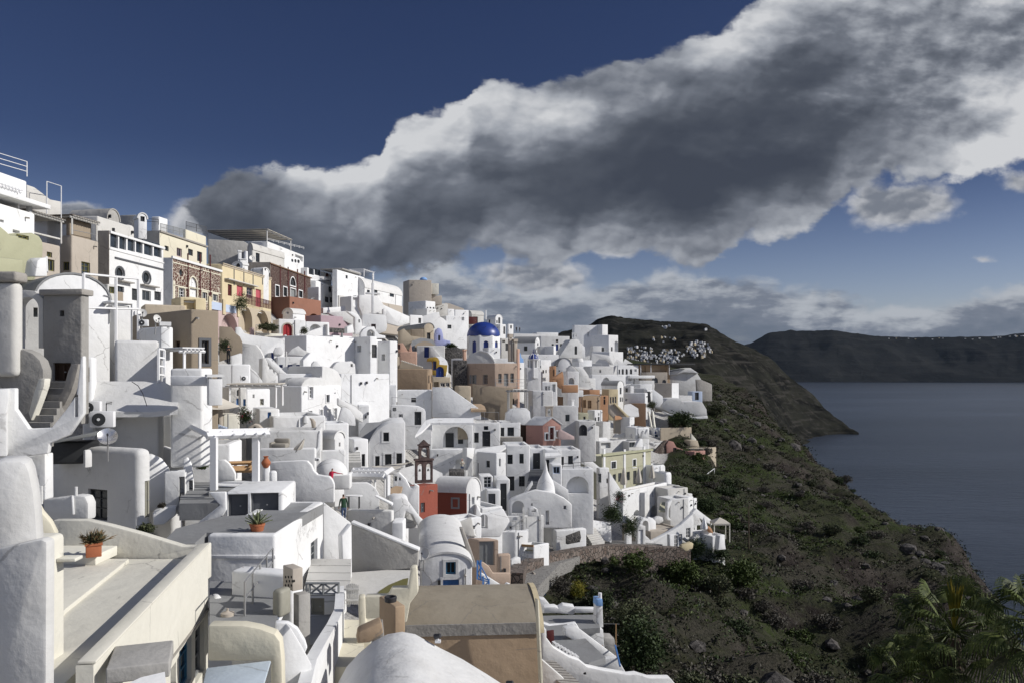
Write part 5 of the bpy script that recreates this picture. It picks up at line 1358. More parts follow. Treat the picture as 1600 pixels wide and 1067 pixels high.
slab('white wall with an S-curved top in the middle of the terraces',[(330,492),(740,472),(800,480),(850,530),(880,600),(930,650),(1010,665),(1075,672),(1110,710),(1135,770),(1135,1000),(330,1000)],37,86,.35,at=(330,492),bev=.05)
slab('curved white parapet dropping right, behind the man in green',[(1135,755),(1550,750),(1600,775),(1660,830),(1700,900),(1700,1100),(1135,1100)],50,80,.35,at=(1135,755),bev=.05)
b=bld('white shaded wall below the low dome, beside the person in red',(None,1080,1340),(645,770),84,Y=43.5,w=1,roof='none',ext=.3)
# pergola over the terrace: large beams
root=thing('pergola','big white timber pergola with two square posts over the oval table','pergola',P(*XY(-90,800),33))
crop(240,640,8)
zz=(HZ-(640+345/8))/F*33
def bx(root,nm,mat,a,b_,w): 
  bm=bmesh.new();tube(bm,a,b_,w*.707,4);return mesh(nm,bm,mat,root,0)
bm=bmesh.new();q=P(*XY(755,1000),31.5);cbox(bm,q,.24,.24,(1000-345)/8/F*31.5);mesh('post',bm,'white_paint',root)
bm=bmesh.new();q=P(*XY(1280,960),33.5);cbox(bm,q,.26,.26,(960-320)/8/F*33.5);mesh('post',bm,'white_paint',root)
bx(root,'beam','white_paint',P(*XY(290,125),36),P(*XY(775,365),31.5),.17)
bx(root,'beam','white_paint',P(*XY(660,325),31.6),P(*XY(1440,300),33.6),.20)
bx(root,'beam','white_paint',P(*XY(660,280),34.8),P(*XY(1420,262),36.4),.20)
for x0,x1 in ((700,680),(860,840),(1010,990),(1150,1140),(1290,1285),(1400,1380)): bx(root,'rafter','white_paint',P(*XY(x0,310),32),P(*XY(x1,272),35),.07)
bm=bmesh.new();tube(bm,P(*XY(300,600),36),P(*XY(300,125),36),.05,6);mesh('post',bm,'white_paint',root)
# terrace beneath the pergola
flatz=(HZ-(640+985/8))/F*32.5
crop(240,640,8)
def onz2(x,y,z): return onz(x,y,z)
bm=bmesh.new();prism(bm,[onz(x,y,flatz) for x,y in ((690,1015),(930,880),(1500,880),(1620,950))],UP*-.35);one('terrace',bm,'roof_grey','grey terrace slab under the pergola and the oval table','terrace')
def table(label,x,y,wpx,Y,h=.72,mat='white_paint',ratio=1.0,legs='dark_metal',top='oval'):
  c=P(*XY(x,y),Y);w=wpx/CR[2]/F*Y/2;root=thing('table',label,'table',c-UP*h,'terrace tables')
  bm=bmesh.new();n=24;prism(bm,[c+Vector((w*math.cos(2*math.pi*i/n),w*ratio*math.sin(2*math.pi*i/n),0)) for i in range(n)],UP*-.05);mesh('table_top',bm,mat,root)
  for sx in (-.6,.6):
    for sy in (-.5,.5): bm=bmesh.new();tube(bm,c+Vector((w*sx,w*ratio*sy,-h)),c+Vector((w*sx,w*ratio*sy,-.03)),.025,5);mesh('leg',bm,legs,root)
  return root
table('large oval white table under the pergola',1015,915,480,33.5,.35,ratio=.9)
b=bld('white pedestal carrying the clay jug',(None,1375,1435),(690,885),60,Y=34.5,w=.4,roof='none',ext=.2,cat='pedestal',name='pedestal')
bld('low white pier right of the jug pedestal',(None,1460,1515),(765,960),60,Y=34,w=.3,roof='none',ext=.2,cat='pier',name='pier')
c=P(*XY(1405,720),34.6);bm=bmesh.new();lathe(bm,c,[(.001,0),(.10,0),(.19,.16),(.20,.24),(.12,.36),(.075,.42),(.12,.5),(.10,.5),(.06,.42),(.001,.4)],18);one('clay_jug',bm,'terracotta_pot','terracotta jug with a flared neck on the white pedestal','jug',smooth=60)
root=thing('wooden_bench','rustic wooden bench with two back rails behind the curved wall','bench',P(*XY(1080,770),37))
for y in (665,725): bx(root,'back_rail','bright_wood',P(*XY(940,y),36.5),P(*XY(1230,y-8),37),.13)
for x in (960,1200): bx(root,'leg','bright_wood',P(*XY(x,780),37),P(*XY(x,650),37),.12)
bx(root,'seat','bright_wood',P(*XY(970,755),36),P(*XY(1240,750),36.5),.16);bx(root,'armrest','bright_wood',P(*XY(1225,660),37),P(*XY(1290,720),35.6),.1)
slab('white wall with a quarter-round end beside the wooden bench',[(770,630),(880,622),(940,670),(990,740),(1018,800),(1018,880),(770,900)],35,86,.25)
b=bld('white storage box with two grey wooden doors under the pergola terrace',(None,900,1620),(1022,1345),84,Y=30.5,w=3,roof='none',
 Rr=[('d',925,1050,1180,1345,'slate'),('d',1212,1035,1562,1325,'slate')])
stairs('short flight of dark grey steps left of the storage box',(590,1180),(600,900),30.5,1.6,5,85,'roof_grey',Y1=35)
slab('low white wall with a slanting top at the foot of the dark steps',[(685,1030),(900,1025),(905,1250),(860,1320),(560,1460),(560,1400),(830,1190)],29.5,84,.2)
crop(240,700,8)
bm=bmesh.new()
# agaves, pots
def agave(label,x,y,hpx,Y,potr=.28,n=26,name='agave',mat='agave_leaf',pot='terracotta_pot',spread=.55,wid=.05):
  c=P(*XY(x,y),Y);H=hpx/CR[2]/F*Y;rnd=random.Random(int(x*7+y));root=thing(name,label,'potted plant',c,'potted agaves')
  bm=bmesh.new();lathe(bm,c,[(.001,0),(potr*.75,0),(potr,.24),(potr*1.06,.24),(potr*1.06,.3),(potr*.9,.3),(.001,.26)],18);mesh('pot',bm,pot,root,50)
  bm=bmesh.new()
  for i in range(n):
    a=2.4*i;el=1.45-1.15*(i/n);L_=H*(.75+.35*rnd.random());d=Vector((math.cos(a)*math.cos(el),math.sin(a)*math.cos(el),math.sin(el)));s=d.cross(UP).normalized()*wid*(H/.8)
    p0=c+UP*.25;pts=[(p0,.6),(p0+d*L_*.35,1),(p0+d*L_*.7-UP*.02*L_,.7),(p0+d*L_-UP*.06*L_,.02)]
    rows=[[bm.verts.new(p-s*k),bm.verts.new(p-UP*.02+d.cross(s).normalized()*.012),bm.verts.new(p+s*k)] for p,k in pts]
    for A_,B_ in zip(rows,rows[1:]):
      bm.faces.new((A_[0],A_[1],B_[1],B_[0]));bm.faces.new((A_[1],A_[2],B_[2],B_[1]))
  mesh('leaves',bm,mat,root,60);return root
m,bb,pp=newmat('agave_leaf');g=bb.noise(gpos(bb),9,3);bb.put(pp.inputs['Base Color'],bb.mix(bb.ss(g,.4,.65),(.10,.13,.06,1),(.22,.24,.13,1)));pp.inputs['Roughness'].default_value=.5;MATS['agave_leaf']=m
m,bb,pp=newmat('dry_leaf');g=bb.noise(gpos(bb),7,3);bb.put(pp.inputs['Base Color'],bb.mix(bb.ss(g,.4,.6),(.045,.06,.025,1),(.20,.13,.06,1)));pp.inputs['Roughness'].default_value=.7;MATS['dry_leaf']=m
crop(320,700,4)
agave('spiky agave in a shallow terracotta bowl on the grey roof deck',328,525,100,26.6,.24,30)
crop(0,800,4)
# square planter
c=onz(585,272,zf+.37);root=thing('square_planter','square terracotta planter with a wiry green plant on the cream terrace','potted plant',c)
bm=bmesh.new();cbox(bm,c,.38,.38,.36,.5);bevel(bm,.02);cbox(bm,c+UP*.31,.43,.43,.06,.5);mesh('pot',bm,'terracotta_pot',root)
bm=bmesh.new();rnd=random.Random(3)
for i in range(240):
  a=rnd.random()*6.28;el=rnd.uniform(.25,1.5);L_=rnd.uniform(.15,.48);p=c+UP*.35+Vector((rnd.uniform(-.15,.15),rnd.uniform(-.15,.15),0));d=Vector((math.cos(a)*math.cos(el),math.sin(a)*math.cos(el),math.sin(el)))
  s=d.cross(Vector((.3,.2,1))).normalized()*.014;q=p+d*L_*.6;e=p+d*L_-UP*.05
  bm.faces.new([bm.verts.new(v) for v in (p-s,p+s,q+s*1.3,e,q-s*1.3)])
mesh('foliage',bm,'dry_leaf',root,0)

# ================================================================== centre, upper half: blue dome church and the beige houses
crop(620,420,5.333)
b=bld('tall plain stone-coloured block on the crest with a small blue dome',(42,100,290),(93,330),80,Y=165,mat='stonebeige',w=-4,aL=-25)
dome(None,222,95,32,168,24,'skyblue',parent=b['root'],name='dome');part(b,'side_block','stonebeige',b['wr']-.01,1,-5,2.5,5,1.9)
part(b,'louvre','ivory',b['wr']+.01,.6,-2.9,1.7,3,2.3)
bld('white house with three slim windows on the crest, before the plain stone-coloured block',(95,240,322),(268,400),38,Y=158,Rr=[('w',250,320,262,356),('d',273,320,288,370),('w',300,322,314,350)])
bld('low white block below the three slim windows',(130,250,330),(330,420),38,Y=154,mat='rough_white')
bld('long pale house row behind, left of the ridge end',(None,320,425),(290,420),70,Y=170,mat='old_white',w=4)
slab('stone-coloured sloping roof line on the crest',[(400,285),(440,290),(560,335),(560,420),(400,420)],185,80,4,'stonebeige','roof','sloping_roof')
for i,(x0,x1,y) in enumerate(((425,480,335),(485,600,342))): bld(['white parapet house end on the ridge, left one of two','white parapet house end on the ridge, right one of two'][i],(None,x0,x1),(y,430),60,Y=178+6*i,w=4)
b=bld('white wall with a torn dark gap on the upper slope',(None,410,590),(392,520),60,Y=165,mat='white',w=4,Rr=[('n',540,402,562,432),('w',422,468,455,500)])
slab('tall white gable with a curved shoulder left of the upper slope wall',[(205,400),(340,362),(352,362),(360,400),(395,420),(415,440),(415,600),(205,480)],150,62,3,ops=[])
bld('white block with a green-black door left of the tall curved gable',(None,110,215),(385,480),50,Y=146,w=3,Rr=[('d',180,412,203,455)])
b=bld('cream topped house with a maroon double window on the skyline',(560,625,725),(385,480),55,Y=190,mat='old_white',roof='vL',h=38,L=[],Rr=[('D',596+40,400,645+30,462,'maroon')])
bld('maroon painted doorway wall on the skyline',(None,596,645),(400,463),75,Y=186,mat='maroon',roof='none',w=.4,ext=0,cat='doorway',name='doorway')
b=bld('white barrel house with an arched window on its round front, on the skyline',(750,822,880),(420,480),48,Y=215,roof='vR',h=38,Rr=[('a',845,405,862,458),('w',830,430,840,455)],L=[('w',765,425,778,455)])
bld('white house with an arched door beneath the skyline barrel house',(790,860,908),(462,600),48,Y=205,Rr=[('a',888,480,903,545)])
bld('small white tower with one window on the skyline',(915,930,972),(460,560),55,Y=222,Rr=[('w',945,472,958,500)])
for i,(x,y) in enumerate(((800,378),(745,405))): chimney(['needle-thin white chimney on the skyline','slim white chimney near the skyline barrel house'][i],x-60,y+30,60,14,200,kind='round')
bld('long low white roof line running along the ridge to the right',(None,975,1330),(540,640),70,Y=262,w=6,mat='rough_white')
bld('far white block on the ridge behind the low roof line',(None,1165,1345),(530,600),75,Y=285,w=6)
b=bld('low white cottages below the ridge with two dark windows',(None,1200,1440),(560,700),75,Y=245,w=5,mat='rough_white',Rr=[('w',1325,588,1345,612,'wood'),('d',1325,628,1346,680,'dark_blue'),('w',1360,625,1378,650),('w',1290,625,1308,640)])
# beige barrel house, lilac arch
b=bld('beige barrel roofed house with a dark doorway and a grey roof',(20,228,310),(495,620),62,Y=124,mat='beige',roof='vR',h=42,rmat='roof_grey',w=-12,Rr=[('d',250,533,280,592,'charcoal')])
slab('beige wall sagging below the beige barrel house, with a broken brown recess',[(25,515),(60,500),(120,560),(230,575),(300,600),(300,640),(25,650)],121,75,1.5,'beige')
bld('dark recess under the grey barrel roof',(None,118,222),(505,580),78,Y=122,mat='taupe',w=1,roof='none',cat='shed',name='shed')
slab('white and grey vaulted roof peeping out left of the lilac arch',[(110,640),(130,600),(200,575),(300,590),(330,640),(250,680),(110,680)],119,80,4,'roof_grey','roof','barrel_roof')
slab('lilac blue rounded gable with a small arched niche',[(318,640),(316,560),(328,510),(350,493),(372,505),(384,545),(390,590),(445,600),(450,640)],130,75,1.2,'lilac','house','house',ops=[('a',344,553,362,598,'slate')])
slab('black charred-looking barrel roof edge right of the lilac gable',[(150,640),(180,615),(230,603),(280,612),(330,650),(330,690),(150,650)],118,80,2,'taupe','roof','barrel_roof')
b=bld('grey faced house with one bright blue door',(None,165,400),(640,760),85,Y=114,mat='rough_white',roof='none',w=4,Rr=[('d',228,650,268,738,'dark_blue')])
slab('white gable sloping right beside the bright blue door',[(270,650),(300,650),(420,790),(420,830),(270,740)],113.5,85,3,'rough_white')
b=bld('salmon pink terrace wall',(None,25,168),(688,780),82,Y=107,mat='peach',w=2,roof='none')
slab('pink gable with a white slope and dark window, above the salmon pink terrace wall',[(8,620),(50,617),(95,690),(118,625),(128,690),(120,695),(8,700)],108,82,1,'peach','house','house',ops=[('w',10,630,28,670,'maroon')])
# dark old wall
slab('long dark grey dry stone wall behind the mustard house',[(330,670),(500,650),(560,680),(560,770),(480,780),(470,900),(330,760)],128,82,1,'lava_stone')
bld('dark stone block wall at the left of the big beige house',(None,475,585),(760,990),82,Y=112,mat='lava_stone',w=3,roof='none')
chimney('salmon orange chimney on the dark stone block wall',565,760,90,24,113,'peach',cap='peach')
# mustard house
crop(620,540,10.667)
slab('mustard yellow curved house front with a blue arched door and shutter',[(510,260),(520,215),(560,195),(640,185),(690,210),(710,260),(700,310),(845,320),(835,420),(800,505),(600,485),(605,300),(590,260)],108,76,.8,'ochre','house','house',ops=[('w',605,255,660,405,'dark_blue'),('a',655,345,785,520,'dark_blue')])
slab('white curved roof back of the mustard yellow house',[(650,180),(740,180),(800,210),(840,260),(858,320),(855,420),(820,500),(840,320),(712,312),(715,250),(690,205)],108.2,76,3.5,'white','roof','barrel_roof')
b=bld('tan terrace base with white balustrade windows below the mustard house',(None,595,895),(520,760),76,Y=104,mat='beige',w=2,roof='none',Rr=[('w',725,615,800,680,'white_paint'),('w',815,610,880,680,'white_paint'),('n',615,600,700,690)])
b=bld('wide tan house with a lean-to tiled edge and a shaded face',(-30,512,600),(385,760),58,Y=98,mat='tan',aL=-85,w=None,roof='none',Rr=[('w',525,490,545,620),('w',575,490,590,605),('d',555,620,570,745)])
slab('brown slatted lean-to roof edge on the wide tan house',[(40,380),(75,250),(440,350),(440,385)],99,95,2,'taupe','roof','lean_to_roof')
bm=bmesh.new()
for i in range(14):
  p=P(*XY(80+26*i,255+8*i),98.5);cbox(bm,p,.16,.5,.10)
one('rafter_ends',bm,'ivory','row of white rafter ends along the brown lean-to roof','rafter ends')
slab('tan bulging wall corner with a satellite dish, left end of the wide tan house',[(-180,400),(-175,270),(-130,220),(-40,200),(40,180),(50,380),(-40,470)],99.5,80,2,'beige')
dish('pale satellite dish on the tan bulging wall corner',-72,250,62,97)
slab('blank bluish white gable wall sloping down to the right, under the wide tan house',[(590,690),(870,690),(1400,1067),(1400,1230),(590,1190)],92,86,.6,at=(590,1100))
b=bld('pale tan walled court beside the big beige house',(870,1020,1235),(668,1080),78,Y=97,mat='beige',w=-3,Rr=[('A',1110,865,1165,960)])
slab('small tan vault with a pale rim under the tan court',[(1235,1067),(1240,970),(1400,965),(1460,1000),(1490,1067)],92,80,2,'tan','roof','barrel_roof')
# church and big beige house
crop(620,420,5.333)
b=bld('big beige corner house with grey shutters and a long balcony',(582,815,1005),(785,1060),72,Y=110,mat='pinkbeige',aL=-55,w=None,ext=.2,
 L=[('W',622,882,650,955,'grey_paint'),('w',716,880,757,958,'grey_paint')],Rr=[('w',846,872,874,952,'grey_paint'),('d',893,870,930,975,'grey_paint'),('w',947,868,977,944,'grey_paint')])
bl_=slab(None,[(825,1000),(1085,1000),(1085,1012),(825,1012)],108.5,72,1.2,'old_white',parent=b['root'],name='balcony',bev=.02)
railing(None,[(825,1000),(1085,1000)],[108,111],.9,'metal_grey',1,1.6,parent=b['root'])
bld('lower beige storey with a dark doorway under the long balcony',(None,825,1010),(1010,1120),72,Y=108.6,mat='pinkbeige',w=3,roof='none',ext=.1,Rr=[('d',848,1030,900,1110,'slate'),('w',950,1080,978,1130)])
b=bld('pink edged white wall right of the big beige house',(None,1003,1026),(665,960),60,Y=118,mat='peach',w=.3,roof='none')
cy=P(*XY(722,560),137)
root=thing('church','white church with a large glossy blue dome on an eight-sided drum','church',cy-UP*8)
rr=142/5.333/F*137
bm=bmesh.new()
pts8=[(cy+Vector((rr*math.cos(math.pi/8+i*math.pi/4+.2),rr*math.sin(math.pi/8+i*math.pi/4+.2),0))) for i in range(8)]
prism(bm,[p-UP*6.5 for p in pts8],UP*6.5);bevel(bm,.05)
dr_=mesh('drum',bm,'white',root);cut=bmesh.new()
for i in range(8):
  a_,c_=pts8[i],pts8[(i+1) % 8];e=(c_-a_);L_=e.length;e.normalize();mid_n=((a_+c_)/2-cy);mid_n.z=0;mid_n.normalize();pl=Plane(a_,Vector((e.x,e.y,0)),mid_n)
  if mid_n.y>.5: continue
  lp=arch_loop(L_/2-.42,L_/2+.42,cy.z-3.2,cy.z-.9,8);prism(cut,[pl.w(u,z,.15) for u,z in lp],-mid_n*.45)
  b2=bmesh.new();prism(b2,[pl.w(u,z,-.22) for u,z in shrink(lp,.01)],-mid_n*.03);mesh('window',b2,'church_blue',root)
boolean(dr_,cut)
bm=bmesh.new();pr_=[(rr*.965,-.1),(rr*.97,.05)]+[(rr*.965*math.cos(math.pi/2*i/12),.05+rr*.80*math.sin(math.pi/2*i/12)) for i in range(1,12)]+[(.01,.05+rr*.8)];lathe(bm,cy,pr_,40);mesh('dome',bm,'church_blue',root,60)
bm=bmesh.new()
for k in range(9):
  a_=2*math.pi*k/9;tube(bm,cy+Vector((rr*.8*math.cos(a_),rr*.8*math.sin(a_),rr*.46)),cy+Vector((rr*.86*math.cos(a_),rr*.86*math.sin(a_),rr*.52)),.05,5)
mesh('dome_hook',bm,'dark_metal',root)['kind']='thing'
crop(620,420,5.333)
b=bld('white nave of the blue domed church with a grey barrel roof',(583,760,978),(745,800),78,Y=125,roof='none',w=-6,aL=-80)
slab('grey half-round vault end in front of the blue domed church',[(585,790),(590,740),(625,705),(690,682),(750,695),(795,735),(815,790)],124,92,7,'rough_white','church vault','church_vault')
slab('white arch rim over the grey vault of the church',[(690,680),(755,690),(800,735),(820,780),(808,780),(790,742),(750,700),(690,690)],123.8,92,.5,'white','arch','arch_rim',bev=.02)
b=bld('white church side block under the drum of the blue dome',(None,762,862),(655,770),70,Y=129,w=3)
for x,h_ in ((945,130),(985,90)): chimney(['rough grey stone belfry stub right of the blue dome','thin grey belfry stub beside the big beige house'][x>960],x,745,h_+70,30,122,'stonebeige',cap='stonebeige')
b=bld('white house with a blue-rimmed round-headed window below the church side',(None,1000,1062),(780,930),60,Y=130,w=3)
slab('bright blue stepped roof fin beside the second blue dome',[(1008,740),(1010,690),(1030,700),(1040,740),(1055,750),(1056,785),(1020,785)],131,70,1,'skyblue','roof','roof_fin')
# second chapel: lattice bell tower with little ribbed blue dome
crop(760,520,10.667)
cb=P(*XY(785,445),128);r2=82/10.667/F*128
root=thing('bell_tower','white bell tower with tall slots under a small ribbed blue dome','bell tower',cb-UP*9)
bm=bmesh.new();w2=110/10.667/F*128
lathe(bm,cb-UP*1.45*1.0,[(w2,-1.5),(w2,0),(w2*.9,.0),(w2*.9,1.45),(w2*1.02,1.45),(w2*1.02,1.55),(.01,1.56)],8)
o_=mesh('lantern',bm,'white',root);cut=bmesh.new()
for i in range(8):
  a_=math.pi/4*i+.39;d_=Vector((math.cos(a_),math.sin(a_),0));e=Vector((-d_.y,d_.x,0));obox(cut,cb+d_*w2*.5-e*.2-UP*1.3,d_*w2,e*.4,UP*1.15)
boolean(o_,cut)
bm=bmesh.new();lathe(bm,cb+UP*.1,[(r2,0)]+[(r2*math.cos(math.pi/2*i/8),r2*1.1*math.sin(math.pi/2*i/8)) for i in range(1,8)]+[(.01,r2*1.1)],24);mesh('dome',bm,'church_blue',root,60)
for i in range(8):
  a_=math.pi/4*i;bm=bmesh.new();pts=[cb+UP*.1+Vector((math.cos(a_)*r2*1.04*math.cos(t),math.sin(a_)*r2*1.04*math.cos(t),r2*1.14*math.sin(t))) for t in [math.pi/2*k/6 for k in range(7)]]
  for p,q in zip(pts,pts[1:]): tube(bm,p,q,.05,5)
  mesh('rib',bm,'white_paint',root)
bm=bmesh.new();cbox(bm,cb+UP*(r2*1.1),.3,.3,.35);cbox(bm,cb+UP*(r2*1.1+.35),.06,.06,.45);cbox(bm,cb+UP*(r2*1.1+.55),.3,.06,.06);mesh('finial',bm,'church_blue',root)
b=bld('white bell tower body with a round clock-like opening',(655,668,905),(575,960),82,Y=127,roof='none',w=-2.5,Rr=[('r',735,600,835,710,'slate','white')],name='tower',cat='tower')
# neighbours
b=bld('white barrel roofed house with a grey side and a narrow arched front',(455,812,893),(165,350),45,Y=152,roof='vR',h=95,w=None,rmat='roof_grey',aL=-84,L=[('w',620,222,682,300)],Rr=[('a',848,165,868,212),('d',848,230,872,345),('w',824,252,838,292)])
bld('old plastered wall with a black doorway between church and barrel house',(None,245,460),(90,330),60,Y=146,mat='old_white',w=3,Rr=[('d',318,178,376,296),('n',262,120,312,160)])
bld('white walled terrace with a navy door right of the grey sided barrel house',(None,888,1120),(218,370),85,Y=150,w=2,mat='rough_white',roof='none',Rr=[('d',1026,230,1078,352,'charcoal')])
bld('bright end of the terrace with the navy door',(None,1120,1160),(218,370),35,Y=149,w=2)
bld('long white base wall beneath the navy door terrace',(None,560,1205),(358,480),78,Y=144,w=3)
slab('white vaulted terrace house with a dark arched window, far right of the navy door',[(1210,410),(1260,330),(1400,120),(1420,110),(1530,110),(1570,170),(1600,190),(1600,420),(1210,420)],165,70,3,'rough_white','house','house',ops=[('a',1470,218,1512,358)])
b=bld('bright white house with three small square windows, behind the bell tower',(885,900,1080),(450,800),60,Y=135,Rr=[('w',935,615,962,672),('w',985,612,1005,665),('w',1045,606,1065,658),('w',900,548,912,600),('n',918,740,990,800)])
b=bld('white vault with a round white gable and pale medallion',(1085,1190,1420),(560,720),82,Y=142,roof='vR',h=140,rmat='roof_grey',w=-4)
slab('small grey quarter dome tucked beside the medallion gable',[(1350,640),(1370,580),(1410,540),(1450,560),(1520,640)],139,85,2,'rough_white','dome','dome')
b=bld('white front with a small arched doorway below the quarter dome',(None,1345,1540),(640,900),80,Y=137,w=3,Rr=[('A',1368,745,1465,850)])
slab('shaded white slope running behind the quarter dome',[(1460,560),(1600,560),(1700,700),(1760,900),(1540,900),(1540,640)],145,70,2,'rough_white')
b=bld('apricot doorway block with dark window between white vaults',(None,1105,1165),(550,720),75,Y=133,mat='orange',w=2,Rr=[('w',1115,605,1135,720)])
slab('orange sloping wall with an arched gap',[(1080,750),(1150,730),(1275,640),(1290,730),(1290,910),(1250,930),(1190,880),(1180,790)],121,75,1,'orange')
b=bld('orange tiled terrace block right of the sloping orange wall',(1250,1262,1530),(865,960),78,Y=119,mat='orange',w=3,floor='brown',ext=.3)
b=bld('white house with a pale conservatory frame beside the orange wall',(910,925,1180),(815,980),80,Y=112,w=3,mat='white',Rr=[('w',975,880,1020,975,'white_paint'),('w',1030,880,1060,975,'white_paint'),('n',1100,850,1150,975)])
b=bld('wide plain grey-white cube under the bell tower',(None,770,1110),(960,1300),80,Y=108,mat='rough_white',w=3)
railing('thin balcony rail at the front of the big beige house',[(150,880),(690,880)],[106,108],.9,'metal_grey',0,2.6)
pergola('white scaffold-like pergola with tall posts in front of the big beige house',(375,670,970),104,330,85,depth_=2,slats=5,r=.09,mat='metal_grey')

crop(0,0,1)
slab('dark slab for the shadowed bank and steps beneath the big beige house',[(738,600),(740,646),(770,656),(800,658),(802,606)],106,80,.5,'taupe','bank','bank')  # dark slab put in where shadow and dark steps cover the house foot

# ================================================================== centre, lower half
crop(540,560,8)
b=bld('white house with a tall grey door at the head of white steps',(140,235,638),(325,800),84,Y=89,w=None,aL=-30,
 Rr=[('n',362,472,392,515),('d',475,440,547,605,'slate'),('w',325,730,392,768)])
aircon('air conditioner unit on the roof of the house with the tall grey door',385,325,60,88,80)
stairs('white steps up to the tall grey door',(530,745),(525,608),84,1.4*1.0,6,84,'rough_white',Y1=88)
b=bld('white house with a small square window and a pipe, right of the tall grey door',(565,640,1080),(395,760),84,Y=92,mat='white',w=-4,Rr=[('w',820,488,880,545)])
slab('white curved terrace drum with a grey door and two tiny windows',[(570,585),(800,590),(920,600),(985,630),(1000,660),(1000,820),(940,850),(570,850)],84,80,2.5,ops=[('n',588,610,632,656),('n',665,692,715,735),('d',862,662,946,828,'charcoal')],cat='house',name='house')
railing('thin railing on the curved terrace drum',[(580,585),(980,625)],[84,86],.9,'metal_grey',0,2.5)
slab('white roof slab with a slanting grey edge, beside the curved drum',[(1000,770),(1100,740),(1600,740),(1600,800),(1060,800),(960,900),(870,960),(920,880)],80,84,1.2,'white','roof','roof_edge',bev=.03)
b=bld('white block at the foot of the stained wall, with small hole',(None,155,300),(585,830),80,Y=74,w=3)
slab('grey sloping rampart left of the white block with the hole',[(0,525),(60,560),(150,590),(155,680),(230,710),(120,700),(0,620)],73,75,.8,'rough_white')
# vaulted house, 3 dark openings
slab('white house with a curved roofline, three tall dark openings and one upper window',[(285,1450),(285,1060),(330,980),(400,890),(470,835),(560,800),(745,785),(745,1340),(745,1450)],68,80,7,'white','house','house',at=(285,1400),bev=.1,
 ops=[('w',472,920,542,1032,'charcoal','white'),('w',370,1215,425,1375,'charcoal','white'),('d',492,1190,575,1410,'charcoal','white'),('w',635,1180,705,1350,'charcoal','white')])
slab('grey curved roof falling left of the white house with the upper window',[(165,1010),(180,900),(260,800),(420,790),(560,760),(600,765),(480,835),(380,900),(310,990),(270,1050)],69,80,6,'roof_grey','roof','barrel_roof',bev=.05)
b=bld('low side wing with a narrow dark window, left of the curved roofline house',(None,100,285),(1010,1340),60,Y=67,w=3,roof='none',Rr=[('w',200,1190,245,1345)])
stairs('stone steps with flower pots left of the curved roofline house',(50,1310),(40,1040),63,1.8,9,85,'old_white',Y1=72)
# arcade
crop(620,600,5.333)
b=bld('white house with one wide arch sheltering a dark door and window',(None,275,636),(322,535),84,Y=96,w=5,Rr=[('A',386,352,595,530)])
pl=b['pr']
for x0,y0,x1,y1 in ((408,410,476,530),(512,405,555,500)):
  q0,q1=pl.uz(*XY(x0,y1)),pl.uz(*XY(x1,y0));bm=bmesh.new();obox(bm,pl.w(q0[0],q0[1],-.86),pl.d*(q1[0]-q0[0]),pl.n*.06,UP*(q1[1]-q0[1]));mesh('door' if x0<450 else 'window',bm,'charcoal',b['root'])
b=bld('white house with an open dark door and two dark windows, next to the wide arch',(None,637,862),(320,525),84,Y=97,w=5,Rr=[('w',645,402,683,486),('d',713,390,779,518,'charcoal'),('w',725,347,762,380)])
b=bld('white house with two grey windows over a grey stone ledge',(None,863,1030),(318,500),84,Y=99,w=5,Rr=[('w',866,360,896,432),('w',922,358,977,430)])
b2=bld('grey stone parapet ledge under the two grey windows',(None,866,1048),(440,490),84,Y=97.5,mat='stone_cap',w=1,ext=.3,roof='none',cat='ledge',name='ledge')
railing('long thin railing on the roofs over the wide arch',[(450,318),(730,318),(850,318)],[98,99,100],1.3,'metal_grey',0,3.0,r=.02)
slab('bright round topped white wall in front of the pergola of the beige house',[(905,300),(910,240),(950,205),(1010,195),(1080,200),(1110,230),(1115,290),(1060,340)],99,80,2)
b=bld('brown slatted shed between the ledge house and the pink chapel',(None,1030,1158),(345,470),82,Y=100,mat='darkwood',w=3,roof='none',cat='shed',name='shed')
b=bld('red-pink chapel with a white edged gable, dark red door and small windows',(1075,1216,1368),(342,470),78,Y=99,mat='pink',roof='gable',h=62,w=None,aL=-70,rmat='white',
 Rr=[('d',1273,358,1308,458,'maroon','white'),('w',1238,408,1262,460,'charcoal','white'),('w',1326,390,1342,440,'charcoal','white')])
slab('white barrel roof of the red-pink chapel',[(1080,335),(1100,300),(1160,280),(1250,280),(1215,345)],100.5,80,5,'rough_white','roof','barrel_roof')
bell_gable('small weathered stone belfry on the red-pink chapel',1245,275,58,105,101,75,'stonebeige',tiers=(1,),cross=False)
slab('pink flanking wall descending right of the red-pink chapel',[(1368,375),(1480,435),(1480,460),(1350,460),(1352,385)],98,75,.5,'palepink')
b=bld('tall grey-white house with one square window and a stepped roof chimney',(1105,1310,1515),(178,440),80,Y=108,w=None,aL=-84,mat='rough_white',Rr=[('w',1405,252,1446,308)])
chimney('white chimney on the tall grey-white house',1460,178,50,26,109)
b=bld('white house with a black arched door at the right of the tall grey-white one',(None,1515,1660),(305,430),80,Y=107,w=3,mat='rough_white',Rr=[('a',1519,336,1586,428)])
